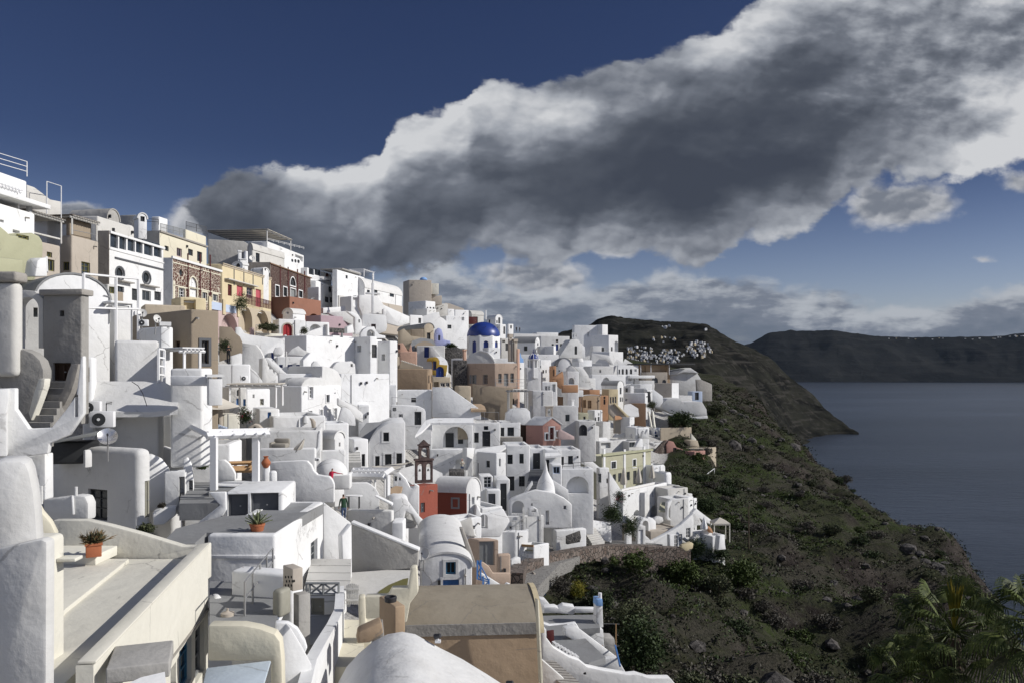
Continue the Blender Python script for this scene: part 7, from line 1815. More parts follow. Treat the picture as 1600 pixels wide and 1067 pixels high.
slab('half-folded ochre market parasol lying behind a dark tree',[(835,760),(850,730),(960,690),(990,710),(980,770),(900,810)],92,70,.5,'yellow','parasol','fallen_parasol',bev=.05)
# rubble retaining wall under the path
bm=bmesh.new()
path_pts=[(805,905,62),(812,890,70),(850,874,77),(900,864,84),(950,857,90),(1000,858,93),(1075,862,95)]
for (x0,y0,Y0),(x1,y1,Y1_) in zip(path_pts,path_pts[1:]):
  crop(0,0,1);A_=P(x0,y0,Y0-2);B_=P(x1,y1,Y1_-2);nrm=Vector(((B_-A_).y,-(B_-A_).x,0)).normalized()*.6
  hexa(bm,[A_-UP*2.2+nrm,B_-UP*2.2+nrm,B_-UP*2.2-nrm,A_-UP*2.2-nrm,A_+UP*.5+nrm,B_+UP*.5+nrm,B_+UP*.5-nrm,A_+UP*.5-nrm])
one('retaining_wall',bm,'rubble','long rubble stone retaining wall below the cobbled path','wall',smooth=20)
bm=bmesh.new()
pp_=[(690,985,47,5),(750,960,56,5),(790,910,64,4.5),(835,878,76,4),(890,862,86,3.4),(950,850,94,3),(1010,850,97,3)]
prev=None
for x,y,Yp,w_ in pp_:
  c=P(x,y,Yp);a_,b_=bm.verts.new(c+Vector((-w_*.7,w_*.35,.25))),bm.verts.new(c+Vector((w_*.6,-w_*.3,.2)))
  if prev: bm.faces.new((prev[0],a_,b_,prev[1]))
  prev=(a_,b_)
ex=bmesh.ops.extrude_face_region(bm,geom=bm.faces[:])
for v in [g_ for g_ in ex['geom'] if isinstance(g_,bmesh.types.BMVert)]: v.co.z-=1.2
m,bb,pq=newmat('cobbles');v_=bb.voro(gpos(bb),3.5,'DISTANCE_TO_EDGE');bb.put(pq.inputs['Base Color'],bb.mix(bb.ss(v_.outputs[0],.02,.10),(.10,.095,.09,1),bb.mix(bb.noise(gpos(bb),3,4),(.17,.165,.155,1),(.30,.29,.27,1))));pq.inputs['Roughness'].default_value=.9;MATS['cobbles']=m
p_=one('path',bm,'cobbles','grey cobbled path running round the foot of the town',None,kind='structure',smooth=0)
crop(800,780,3.636)
slab('pink topped bus shelter-like stone kiosk with a blue base, beside the path',[(120,510),(125,490),(205,468),(205,500),(195,515)],68,75,1.4,'white','kiosk','kiosk',bev=.02)
slab('sloping pink roof of the kiosk beside the path',[(122,415),(140,412),(200,455),(205,470),(125,452)],68.5,75,1.5,'peach','roof','kiosk_roof',bev=.02)
slab('blue painted base of the kiosk beside the path',[(125,512),(195,512),(192,545),(125,545)],67.8,75,1.2,'mid_blue','wall','low_wall',bev=.02)
slab('leaning stone slab wall against the kiosk',[(95,480),(125,415),(135,420),(125,510),(100,540)],67.5,75,.6,'stonebeige')
# cliff houses far right
crop(880,640,5.333)
b=bld('ochre cliff house with blue shutters and a bright blue door',(808,812,1070),(150,300),72,Y=196,mat='beige',w=5,Rr=[('w',900,245,918,280,'teal'),('w',932,248,950,285,'teal'),('d',992,240,1018,302,'mid_blue'),('w',1040,240,1056,270,'teal')])
b=bld('white hut with blue framed arched window left of the ochre cliff house',(735,760,808),(150,240),60,Y=198,mat='white',w=3,Rr=[('a',762,175,780,200,'dark_blue'),('w',762,205,790,232,'mid_blue')])
slab('cream sloping wing at the right of the ochre cliff house',[(1068,195),(1110,245),(1110,300),(1068,300)],195,70,3,'ivory')
b=bld('long ochre terrace block with an open room, jutting over the cliff',(1015,1170,1275),(320,430),50,Y=187,mat='beige',w=None,aL=-80,Rr=[('n',1180,322,1205,380),('n',1215,318,1240,360)])
slab('ochre rounded hood on the jutting terrace block',[(1055,305),(1060,255),(1120,255),(1135,305)],190,75,3,'beige','house','house')
b=bld('rose pink cliff house with an arched porch and dark windows',(1015,1095,1185),(345,560),55,Y=182,mat='pink',w=None,aL=-75,L=[('n',1030,385,1046,470),('w',1012,405,1024,440)],Rr=[('w',1122,385,1146,440)])
slab('rose pink curved porch with a round arch, foot of the cliff house',[(1005,520),(1015,490),(1050,450),(1090,450),(1115,480),(1125,490),(1190,480),(1185,560),(1130,560),(1040,560)],179,68,2,'pink','house','porch',ops=[('A',1045,483,1105,560),('n',1128,488,1146,522)])
slab('rose pink jagged wing left of the cliff house, with a window',[(870,400),(860,290),(880,255),(920,265),(945,310),(1000,330),(980,400),(960,440),(985,500),(940,440)],184,72,2,'pink','house','house',ops=[('w',915,315,945,345)])
slab('raw stone retaining wall left of the rose pink wing',[(735,440),(740,370),(820,280),(850,255),(875,265),(885,400),(800,420)],183,72,1.5,'rubble','wall','stone_wall')
b=bld('little white domed hut above the raw stone wall',(None,745,825),(275,380),65,Y=188,mat='rough_white',w=3,bev=.5)
railing('white wooden fence on the scrub below the rose pink house',[(1155,640),(1260,560)],[160,165],1.8,'white_paint',1,2.5,r=.06,cat='fence',name='fence')
# rubble heaps and boxes between
for i,(x,y,w__,h_) in enumerate(((420,200,120,30),(560,190,90,40),(650,180,70,60))):
  slab(['white tumble of broken plaster on the roofs, left of three','white tumble of broken plaster on the roofs, middle of three','white tumble of broken plaster on the roofs, right of three'][i],[(x,y+h_),(x+w__*.2,y),(x+w__*.5,y+h_*.4),(x+w__*.8,y-h_*.3),(x+w__,y+h_)],150-2*i,70,4,'rough_white','wall','broken_wall',bev=.02)

# ================================================================== bottom: tan vault, dome roof, white terraces
crop(620,760,4.444)
YB=31.0
b=bld('wide tan house with a long weathered barrel roof in the centre foreground',(None,15,990),(1040,1400),86,Y=YB,mat='tan',roof='none',w=6,bev=.04)
zt_=b['zt'];dr,dl=b['dr'],b['dl'];pr=b['pr']
u1=pr.u(XY(985,0)[0]);hh=.95
prof=[]
for i in range(15):
  t=math.pi/2*i/14;prof.append((2.9*(1-math.cos(t)),hh*.90*math.sin(t)))
bm=bmesh.new();base=pr.w(0,zt_+.04)
loop=[base+dr*(-.12)+dl*0+UP*0]+[base+dr*(-.12+(2.2*(z/hh)**1.5)*.0)+dl*v+UP*z for v,z in prof[1:]]+[base+dl*(5.8-v)+dr*(-.12)+UP*z for v,z in prof[::-1][1:]]
prism(bm,loop,dr*(u1+.1));mesh('roof',bm,'roof_brown',b['root'],40)
bm=bmesh.new();loop2=[p+dr*(u1+.12)+(p-(base+dl*2.9)).normalized()*.07 for p in loop];prism(bm,loop2,dr*.22);mesh('gable_rim',bm,'yellow',b['root'],40)
strip(b,'R',60,1000,985,1035,.45,.05,'stone_cap','cornice')
b2=bm=None
crop(700,860,4)
slab('bright cream corner edge of the wide tan house',[(560,300),(568,310),(595,830),(582,830)],30.7,60,.2,'cream',parent=b['root'],name='corner_strip',bev=.01)
# smooth white dome roof
crop(380,840,4.7)
bm=bmesh.new();Yd=20.0
prof_px=[(600,1250),(690,1060),(760,930),(850,830),(950,745),(1060,690),(1165,672),(1260,690),(1340,735),(1440,790),(1600,870),(1780,980),(1950,1090),(2000,1250)]
slab('big smooth grey-white vault roof nearest the viewer at the bottom centre',prof_px,Yd,80,7.5,'rough_white','roof','vault_roof',at=(1165,1000),bev=.5)
def spot(label,x,y,Y,s=.16):
  c=P(*XY(x,y),Y);root=thing('floodlight',label,'lamp',c,'roof floodlights')
  bm=bmesh.new();cbox(bm,c,.14,.14,.05);tube(bm,c,c+UP*.12,.02,6);mesh('bracket',bm,'white_paint',root)
  bm=bmesh.new();tube(bm,c+UP*.14+Vector((-.07,0,0)),c+UP*.19+Vector((.07,-.06,0)),.075,12,.05);mesh('lamp_head',bm,'dark_metal',root)
spot('small black floodlight on the near vault, left of three',885,1000,19.8);spot('small black floodlight on the near vault, beside the tan wall',1430,765,19.9)
spot('small black floodlight on the near vault, at the very bottom',1960,1110,19.9)
# white terraces lower right
crop(700,860,4)
Yt=43
deck('grey terrace floor with a long shadow, right of the tan house',[(575,475),(760,455),(985,665),(880,700),(780,700),(600,560)],(HZ-(860+560/4))/F*Yt)
deck('upper grey terrace floor with white stripes, by the blue chimney',[(590,405),(770,400),(930,398),(950,480),(830,488),(600,450)],(HZ-(860+440/4))/F*47)
slab('thick white parapet between the two grey terraces',[(735,485),(800,470),(1055,662),(1060,745),(985,672),(735,530)],43,72,.5)
slab('white front parapet of the lower grey terrace',[(878,690),(1055,665),(1120,775),(1100,780),(880,730)],42,85,.4)
slab('white curving wall between the upper terrace and the stair',[(575,445),(640,470),(730,465),(800,455),(830,500),(830,525),(790,480),(700,485),(575,480)],45.5,85,.5)
slab('white wall block with a flat top at the right of the terraces',[(830,485),(970,490),(980,620),(860,560)],46,80,.6)
slab('white upper parapet with cushions, behind the striped terrace',[(795,360),(930,362),(930,388),(795,390)],50,86,.5)
slab('white humped bench wall left of the upper parapet',[(600,390),(600,352),(670,350),(690,360),(720,340),(790,350),(800,385),(780,400),(690,390)],50,86,.8)
slab('white rounded wall corner next to the tan house',[(572,390),(575,300),(610,305),(640,340),(650,360),(600,390)],51,80,.8)
slab('pale blue plaster chimney pier at the corner of the white terraces',[(925,480),(930,305),(965,305),(972,480)],46.5,80,.7,'white','pier','pier')
slab('faded blue head of the terrace corner pier',[(928,345),(930,303),(966,303),(967,345)],46.45,80,.75,'skyblue','pier','pier',bev=.02)
bm=bmesh.new();tube(bm,P(*XY(950,303),46.8),P(*XY(950,262),46.8),.11,10);tube(bm,P(*XY(935,303),46.8),P(*XY(935,290),46.8),.05,8);one('flue_pipe',bm,'white_paint','white flue pipe on top of the blue-headed pier','pipe')
slab('short maroon door leaf on the lower white terrace',[(618,500),(662,495),(665,580),(650,585),(620,545)],41.5,70,.08,'maroon','door','garden_door',bev=.01)
bm=bmesh.new()
for i in range(7):
  c=P(*XY(668+22*i,600+13*i),40.5);cbox(bm,c-UP*.1,.14,.5,.32,.3)
one('crenellation',bm,'white','row of seven white plaster teeth along the stair wall','battlement')
slab('long wavy white stair wall running down to the bottom right',[(585,490),(615,490),(615,545),(660,605),(760,665),(820,685),(870,725),(960,745),(1080,765),(1130,775),(1180,770),(1260,795),(1390,795),(1420,830),(1420,1000),(590,1000),(588,700)],39,80,.5,at=(760,760),ops=[('r',845,758,866,776,'dark_metal')])
slab('white inner wall along the covered stair, bottom',[(588,680),(760,830),(800,900),(588,900)],36,80,.3,'rough_white')
stairs('narrow dark stair between the white walls at the bottom',(790,850),(600,680),35.5,1.0,10,100,'grey_plaster',Y1=38)
slab('grey shed and blue rail at the right edge of the white terraces',[(975,545),(1040,548),(1060,690),(985,620)],47,80,1,'grey_plaster','shed','shed',bev=.02)
bm=bmesh.new();tube(bm,P(*XY(1045,590),44),P(*XY(1075,720),41),.05,6);one('blue_rail',bm,'mid_blue','short blue rail beside the grey shed','rail')
root=thing('wire_fence','two rusty poles joined by thin wire at the edge of the scrub','fence',P(*XY(1050,640),44));bm=bmesh.new()
for x0,y0,x1,y1 in ((1050,455,1072,700),(965,590,966,690)): tube(bm,P(*XY(x0,y1),44),P(*XY(x0,y0),44),.03,5)
mesh('pole',bm,'bright_wood',root);bm=bmesh.new()
for y in (455,592): tube(bm,P(*XY(965,y),44),P(*XY(1072,y+2),44),.01,4)
mesh('wire',bm,'metal_grey',root)

# ================================================================== plants, people, far village
def leafmat(name,c1,c2,c3=None):
  m,b,p=newmat(name);n=b.noise(gpos(b),1.1,4,.6);n2=b.noise(gpos(b),9,3,.6)
  c=b.mix(b.ss(n,.38,.62),c1,c2)
  if c3: c=b.mix(b.ss(n2,.52,.66),c,c3)
  b.put(p.inputs['Base Color'],c);p.inputs['Roughness'].default_value=.65;p.inputs['Specular IOR Level'].default_value=.2;MATS[name]=m
leafmat('leaf_dark',(.012,.022,.008,1),(.035,.055,.018,1),(.06,.085,.025,1))
leafmat('leaf_green',(.022,.036,.008,1),(.055,.080,.018,1),(.095,.125,.03,1))
leafmat('leaf_olive',(.03,.036,.018,1),(.075,.085,.04,1),(.12,.13,.07,1))
leafmat('leaf_dry',(.042,.038,.030,1),(.090,.082,.066,1),(.14,.125,.105,1))
leafmat('leaf_yellow',(.08,.09,.01,1),(.20,.18,.02,1),(.32,.26,.04,1))
leafmat('leaf_palm',(.028,.042,.010,1),(.075,.10,.022,1),(.13,.15,.04,1))
leafmat('leaf_spear',(.10,.11,.02,1),(.30,.23,.03,1))
leafmat('petal',(.30,.02,.05,1),(.55,.06,.12,1));plain('bark',(.10,.075,.055,1),.9,.4,scale=5)
def leafy(bm,c,r,n,size,rnd,mi=0,flat_=1.0):
  """clumps of leaf-sized faces through an uneven volume"""
  nc=max(5,n//26);c=Vector(c)
  for k in range(nc):
    while True:
      d=Vector((rnd.uniform(-1,1),rnd.uniform(-1,1),rnd.uniform(-.75,1)))
      if .25<d.length<1: break
    s=.72+.5*noise.noise(d*2.3+c*.7);cc=c+Vector((d.x*r[0],d.y*r[1],d.z*r[2]))*s;cr=min(r)*rnd.uniform(.16,.34)
    for j in range(26):
      q=Vector((rnd.gauss(0,1),rnd.gauss(0,1),rnd.gauss(0,.8)))*cr*.75;p=cc+q
      a=Vector((rnd.uniform(-1,1),rnd.uniform(-1,1),rnd.uniform(-.4,.9))).normalized()*size*rnd.uniform(.6,1.3)
      b_=a.cross(Vector((rnd.uniform(-1,1),rnd.uniform(-1,1),rnd.uniform(-1,1)))).normalized()*size*.42
      f=bm.faces.new([bm.verts.new(v) for v in (p-a*.5,p+b_*.5,p+a*.5,p-b_*.5)]);f.material_index=mi
def raw(name,bm,mats,parent=None,loc=None):
  me=bpy.data.meshes.new(name);bm.to_mesh(me);bm.free()
  for k in mats: me.materials.append(MATS[k])
  o=bpy.data.objects.new(name,me);COL.objects.link(o)
  if parent: o.parent=parent
  if loc is not None: o.location=loc
  return o
def bush(label,x,y,rpx,mat,Y=None,h=.8,trunk=0.0,n=900,cat='shrub',name='shrub',group=None,seed=1,size=None):
  """crown centre pixel, radius in columns"""
  x,y=XY(x,y);Y=Y or depth(x,y) or 100;c=P(x,y,Y);r=rpx/CR[2]/F*Y;rnd=random.Random(seed+int(x))
  if c.x>interp(C_PATH,Y)[0]+2:
    yb=y+rpx/CR[2]*h*.9;Yg=38.0
    while Yg<300 and (HZ-yb)/F*Yg>ground_z((x-800)/F*Yg,Yg): Yg+=.5
    if abs(Yg-Y)<45: Y=Yg;c=P(x,y,Y);r=rpx/CR[2]/F*Y
  root=thing(name,label,cat,c-UP*(r*h+trunk),group);o3=Vector(root['o'])
  bm=bmesh.new();leafy(bm,c-o3,(r,r,r*h),n*3,size or max(.09,r*.15),rnd);raw('crown',bm,[mat],root)
  if trunk<.3: return root
  bm=bmesh.new();b0=Vector((0,0,-.6));tips=[Vector((rnd.uniform(-.5,.5)*r,rnd.uniform(-.5,.5)*r,trunk+r*h*rnd.uniform(.4,.9))) for _ in range(5)];top_=Vector((rnd.uniform(-.1,.1)*r,0,max(trunk,r*h*.4)))
  tube(bm,b0,top_,max(.03,r*.09),7,max(.02,r*.06))
  for t in tips: tube(bm,top_-UP*.05,t,max(.02,r*.05),5,.012)
  raw('trunk',bm,['bark'],root);return root
crop(0,0,1)
for a in (('round olive tree between white terraces',1017,632,9,'leaf_olive',160,.9,2.5),('dark pointed evergreen bush at the foot of the lowest white terraces',1088,858,20,'leaf_dark',90,1.1,.05),('bright green spreading bush below the rubble wall end',1068,893,34,'leaf_green',86,.6,.3),
     ('vivid green round bush on the slope under the lowest terraces',1160,893,30,'leaf_green',96,.75,.3),('yellow-green bush beside the cobbled path kiosk',903,921,15,'leaf_yellow',70,1.0,.3),('big dark feathery conifer bush right of the white terraces',1000,1010,46,'leaf_dark',50,1.25,1.5),
     ('mid green bush above the big dark conifer bush',985,965,36,'leaf_olive',56,.9,.6),('dark green vine bush in the walled garden by the long flight',958,803,20,'leaf_dark',95,.9,.05),('dark climber spilling over the garden entrance',985,822,16,'leaf_dark',93,1.3,.05),
     ('dark hedge bush left of the kiosk slope',940,935,24,'leaf_dark',66,.8,.3),('grey dried dome-shaped bush beside the yellow-green one',878,915,20,'leaf_dry',68,.8,.2),('green bush between the low dome and the curved roofline house',550,764,9,'leaf_olive',60,.9,.2),
     ('dark scrub tree in front of the dry stone wall by the church',706,541,12,'leaf_dark',131,.5,.2),('dark green creeper hanging from the terrace of the yellow house',377,474,12,'leaf_dark',82,1.7,.2),('planting with small flowers in the arcade garden',420,511,20,'leaf_olive',84,.35,.1),
     ('low bush between the red arched door and the black arch',475,517,7,'leaf_olive',92,1.0,.2),('dark tree at the side of the tan house, behind the man in black',350,540,11,'leaf_dark',70,1.4,.2),('grey-green bush at the cliff end of the curving parapet',1120,640,16,'leaf_olive',225,.9,.4),
     ('wide dark bush right of the stacked white terraces',1012,733,16,'leaf_dark',140,.9,.3),('broad olive bush below the rose pink wing',1050,775,24,'leaf_olive',145,.8,.3),('dark bush above the small gazebo',1105,790,22,'leaf_dark',128,.8,.3),('bushy green patch under the curving parapet',1065,655,24,'leaf_dark',200,.6,.3),
     ('bush under the rose pink porch',1050,745,22,'leaf_olive',170,.8,.4),('dark low trees right of the lowest white corner',1120,865,22,'leaf_dark',93,.7,.4)):
  bush(a[0],a[1],a[2],a[3],a[4],a[5],a[6],a[7],n=1400 if a[3]>25 else 800,cat='tree' if 'tree' in a[0] else 'shrub',name='tree' if 'tree' in a[0] else 'shrub')
# bougainvillea
for lab,x,y,r,Yp in (('bougainvillea with a few crimson flowers beside the canvas awning',384,650,13,43),('leggy bougainvillea climbing the white wall by the long flight',968,778,12,96)):
  o=bush(lab,x,y,r,'leaf_dark',Yp,1.3,.05,500,'climbing plant','bougainvillea');bm=bmesh.new();rnd=random.Random(4);c=P(x,y,Yp)-Vector(o['o']);rr_=r/F*Yp;leafy(bm,c,(rr_,rr_,rr_*1.3),110,rr_*.11,rnd);raw('flowers',bm,['petal'],o)
crop(0,600,4.444)
for i,(lab,x,y,r,m_,Yp) in enumerate((('spiky dark plant in a box, behind the pergola post',1405,570,40,'leaf_dark',37),('dry grey succulents at the foot of the lumpy house',1010,1000,75,'leaf_olive',27.5),('brown dried plant in a pot on the curved bench wall',1125,842,32,'leaf_dry',31))):
  bush(lab,x,y,r,m_,Yp,.6,.05,420,'plant','plant',seed=i+9)
# shrubs of the cliffside: copies of a few kinds
rnd=random.Random(11);kinds=[]
for i,(mt,lab) in enumerate((('leaf_olive','grey-green shrub on the steep cliffside scrub'),('leaf_dark','dark green shrub on the steep cliffside scrub'),('leaf_dry','brown dried shrub on the steep cliffside scrub'),('leaf_green','fresh green shrub on the steep cliffside scrub'))):
  for k in range(2):
    bm=bmesh.new();leafy(bm,(0,0,.45),(1.0,1.0,.60),1500,.17,random.Random(20+i*3+k));me=bpy.data.meshes.new('crown');bm.to_mesh(me);bm.free();me.materials.append(MATS[mt]);kinds.append((me,lab))
bm=bmesh.new()
for k in range(5): tube(bm,(0,0,-.5),(math.cos(k*1.3)*.5,math.sin(k*1.3)*.5,.7),.05,5,.015)
tk=bpy.data.meshes.new('trunk');bm.to_mesh(tk);bm.free();tk.materials.append(MATS['bark'])
cnt=0
while cnt<230:
  Yp=46+ (rnd.random()**1.3)*200;c0=interp(C_PATH,Yp);s0=interp(C_SHO,Yp);X=c0[0]+1.5-(6 if Yp>130 else 0)+(s0[0]-c0[0]+4)*(rnd.random()**1.25)
  if fbm(X,Yp,3,3,.05)<-.12: continue
  z=ground_z(X,Yp);me,lab=kinds[rnd.choice((0,1,2,3,4,5,0,1,4,5,4,5,6))];r=rnd.uniform(.8,2.3)
  o=bpy.data.objects.new('shrub',None);COL.objects.link(o);o.location=(X,Yp,z-.1);o.scale=(r,r,r*rnd.uniform(.7,1.05));o.rotation_euler.z=rnd.uniform(0,6.28);tagit(o,lab,'shrub','shrubs scattered down the cliffside')
  for nm,m_ in (('crown',me),('trunk',tk)): q=bpy.data.objects.new(nm,m_);COL.objects.link(q);q.parent=o
  cnt+=1
# ground cover and stones: nobody could count them
for nm,lab,N,mt,sz,hgt in (('dry_scrub','low dry brown scrub covering the cliffside',9000,'leaf_dry',.26,.25),('green_scrub','low dark green scrub covering the cliffside',7000,'leaf_dark',.28,.3),('grass_tufts','patches of fresh green weeds on the cliffside',9500,'leaf_green',.22,.12)):
  bm=bmesh.new();k=0
  while k<N:
    Yp=40+(rnd.random()**1.6)*260;c0=interp(C_PATH,Yp);s0=interp(C_SHO,Yp);x0_=c0[0]+.5-(9 if Yp>125 else 0);X=x0_+(s0[0]-x0_+10)*rnd.random();v=fbm(X,Yp,3,4,.06)
    if (mt=='leaf_dry' and v>.18) or (mt=='leaf_dark' and v<-.15) or (mt=='leaf_green' and fbm(X,Yp,8,3,.05)<.05): k+=.25;continue
    z=ground_z(X,Yp);s=sz*rnd.uniform(.6,1.6)*(1+Yp/260);p=Vector((X,Yp,z));k+=1
    for j in range(9):
      q=p+Vector((rnd.gauss(0,s),rnd.gauss(0,s),rnd.uniform(-.05,hgt)));a=Vector((rnd.uniform(-1,1),rnd.uniform(-1,1),rnd.uniform(0,1))).normalized()*s*.42;b_=a.cross(Vector((rnd.random(),rnd.random(),1))).normalized()*s*.2
      bm.faces.new([bm.verts.new(w_) for w_ in (q-a,q+b_,q+a,q-b_)])
  raw(nm,bm,[mt]);o=COL.objects[-1];tagit(o,lab,None,None,'stuff')
bm=bmesh.new();k=0
while k<480:
  Yp=40+(rnd.random()**1.4)*250;c0=interp(C_PATH,Yp);s0=interp(C_SHO,Yp);X=c0[0]+(s0[0]-c0[0]+14)*rnd.random();k+=1
  if ridged(X*.8+Yp*.35,Yp*.5-X*.2,.05)<.52 and rnd.random()<.7: continue
  z=ground_z(X,Yp);s=rnd.uniform(.15,.6)*(1+Yp/160)*(2 if rnd.random()<.06 else 1);vs=balls(bm,(0,0,0),1,1)
  for v in vs: v.co=Vector((v.co.x*s*rnd.uniform(.9,1.1),v.co.y*s*1.1,v.co.z*s*.7))*(1+.5*noise.noise(v.co*1.7+Vector((X,Yp,0))))+Vector((X,Yp,z))
m,bb,pq=newmat('rock');n_=bb.noise(gpos(bb),1.6,6,.7);bb.put(pq.inputs['Base Color'],bb.mix(bb.ss(n_,.38,.66),(.025,.022,.02,1),(.11,.10,.092,1)));pq.inputs['Roughness'].default_value=.95;bump(bb,pq,n_,1.0,.3);MATS['rock']=m
raw('loose_rocks',bm,['rock']);tagit(COL.objects[-1],'loose rocks and rubble strewn over the cliffside',None,None,'stuff')
# palms
def palm(label,x,y,Y,R_,seed,nf=30,spear=True):
  c=P(x,y,Y);gz=ground_z(c.x,c.y);root=thing('palm_tree',label,'palm tree',(c.x,c.y,gz));H=c.z-gz;rnd=random.Random(seed)
  bm=bmesh.new();n=10
  for i in range(n): z0,z1=-1+(H+.7)*i/n,-1+(H+.7)*(i+1)/n;tube(bm,(0,0,z0),(0,0,z1),.30-.08*i/n+.03,10,.27-.08*i/n)
  raw('trunk',bm,['bark'],root)
  bm=bmesh.new();o=Vector((0,0,H))
  for i in range(nf):
    a=2.399*i+rnd.uniform(-.2,.2);el=1.25-2.0*(i/nf)+rnd.uniform(-.15,.15);L_=R_*rnd.uniform(.50,.66)
    d=Vector((math.cos(a)*math.cos(el),math.sin(a)*math.cos(el),math.sin(el)));side=d.cross(UP).normalized();upv=side.cross(d).normalized()
    e=o+d*L_-UP*.12*L_;tube(bm,o,o+d*L_*.5,.025,4);tube(bm,o+d*L_*.5,e,.022,4);nl=26;bl=R_*rnd.uniform(.42,.55)
    for j in range(nl):
      t=(j/(nl-1)-.5)*2*1.45;ld=(d*math.cos(t)+side*math.sin(t)+upv*.12*math.cos(t*2)).normalized();w_=ld.cross(upv).normalized()*.028*R_/2.2;Lb=bl*(1-.22*abs(t)/1.45)*rnd.uniform(.88,1.05)
      p1=e+ld*Lb*.5-UP*.06*Lb;p2=e+ld*Lb*.85-UP*.32*Lb;p3=e+ld*Lb*.98-UP*(.62+.2*rnd.random())*Lb
      V_=[bm.verts.new(q) for q in (e,p1-w_,p1+w_,p2-w_*.8,p2+w_*.8,p3)]
      for f in ((0,1,2),(1,3,4,2),(3,5,4)): bm.faces.new([V_[k] for k in f]).material_index=1 if (i>nf*.78 and j % 2) else 0
  raw('crown',bm,['leaf_palm','leaf_dry'],root)
  if spear:
    bm=bmesh.new()
    for j in range(22):
      a=j*.29;t=Vector((math.cos(a)*.14,math.sin(a)*.14,0));L_=R_*rnd.uniform(.55,.8);w_=Vector((-math.sin(a),math.cos(a),0))*.035;p0=o+t*.3;p1=o+t+UP*L_*.7;p2=o+t*rnd.uniform(1,3.2)+UP*L_
      bm.faces.new([bm.verts.new(v) for v in (p0-w_,p0+w_,p1+w_,p2,p1-w_)])
    raw('young_leaves',bm,['leaf_spear'],root)
  return root
palm('fan palm with an upright yellow young leaf, in the bottom right corner',1492,985,30,2.6,5,34)
palm('fan palm at the right edge, cut by the frame',1625,975,26,2.3,8,28,False)
palm('low fan palm between the other two at the bottom edge',1420,1052,29,1.9,3,26,False)
slab('small white flat roof in the scrub beside the palms',[(1352,1028),(1398,1026),(1402,1042),(1356,1042)],62,80,2.5,'old_white','hut','hut')
bm=bmesh.new();tube(bm,P(1170,858,112),P(1170,788,112),.09,7,.06);tube(bm,P(1166,792,112),P(1175,792,112),.05,5);one('utility_pole',bm,'bark','lone wooden pole standing on the green slope','pole')
# people
def person(label,x,y,Y,hpx,yaw,top,legs,pose='stand',hair='hair',full=True):
  """feet pixel; a continuous skinned body with clothes as its own colours"""
  H=hpx/F*Y;c=P(x,y,Y);s=H/1.75;J={}
  def a(k,p,q,r): J[k]=(Vector(q),p,r)
  lean=.10 if pose=='walk' else .22 if pose=='lean' else .0
  a('pelvis',None,(0,0,.93),.125);a('waist','pelvis',(0,lean*.3,1.08),.12);a('chest','waist',(0,lean*.7,1.30),.145);a('neckb','chest',(0,lean,1.46),.075);a('neck','neckb',(0,lean*1.1,1.53),.052);a('chin','neck',(0,lean*1.2+.02,1.585),.072);a('head','chin',(0,lean*1.2+.01,1.66),.092);a('crown','head',(0,lean*1.2-.01,1.715),.07);a('nose','head',(0,lean*1.2+.115,1.65),.014)
  for sd,nm in ((-1,'l'),(1,'r')):
    st={'walk': .26*sd,'lean': .05*sd}.get(pose,.02*sd)
    a('hip'+nm,'pelvis',(.09*sd,0,.88),.098);a('knee'+nm,'hip'+nm,(.10*sd,st*.55+.05,.49),.062);a('ank'+nm,'knee'+nm,(.10*sd,st*1.1-.02,.085),.043);a('toe'+nm,'ank'+nm,(.115*sd,st*1.1+.15,.03),.036)
    a('sh'+nm,'neckb',(.175*sd,lean,1.42),.062)
    if pose=='lean' and sd==1: el,wr=(.42,lean+.12,1.34),(.66,lean+.2,1.30)
    elif pose=='chest': el,wr=(.24*sd,.10,1.16),(.10*sd,.30,1.25)
    else: el,wr=(.23*sd,lean-.16*st-.03,1.14),(.24*sd,lean-st*.6+.10,.90)
    a('el'+nm,'sh'+nm,el,.043);a('wr'+nm,'el'+nm,wr,.028);w_=Vector(wr);dv=(w_-Vector(el)).normalized();pv=w_+dv*.075;sx=dv.cross(Vector((0,1,.3))).normalized();a('palm'+nm,'wr'+nm,pv,.030)
    for i,(o_,ln) in enumerate(((-.030,.062),(-.010,.075),(.010,.070),(.030,.055))): a('f%d%s' % (i,nm),'palm'+nm,pv+dv*ln+sx*o_+Vector((0,.015,-.01)),.009)
    a('th'+nm,'wr'+nm,w_+dv*.055+sx*.055,.010)
  me=bpy.data.meshes.new('body');ks=list(J);me.from_pydata([tuple(J[k][0]*s) for k in ks],[(ks.index(J[k][1]),i) for i,k in enumerate(ks) if J[k][1]],[])
  o=bpy.data.objects.new('person',me);COL.objects.link(o);md=o.modifiers.new('s','SKIN');md.use_smooth_shade=True
  for i,k in enumerate(ks): r=J[k][2]*s;me.skin_vertices[0].data[i].radius=(r*(1.25 if k in ('chest','waist','pelvis') else 1),r*(.85 if k in ('chest','waist') else 1))
  me.skin_vertices[0].data[0].use_root=True;o.modifiers.new('u','SUBSURF').levels=1
  bpy.context.view_layer.update();nm_=bpy.data.meshes.new_from_object(o.evaluated_get(bpy.context.evaluated_depsgraph_get()));o.modifiers.clear();o.data=nm_
  for k in (top,legs,'skin',hair,'rubber'): nm_.materials.append(MATS[k])
  for f in nm_.polygons:
    q=f.center/s;hand=any((q-J[k][0]).length<.10 for k in ('palml','palmr'));f.material_index=4 if q.z<.07 else 1 if q.z<.95 and abs(q.x)<.2 else 3 if q.z>1.67 or (q.z>1.58 and q.y<lean*1.2-.03) else 2 if q.z>1.49 or hand else 0
  o.location=c;o.rotation_euler.z=R(yaw);tagit(o,label,'person');o['_p']=1;return o
crop(0,0,1)
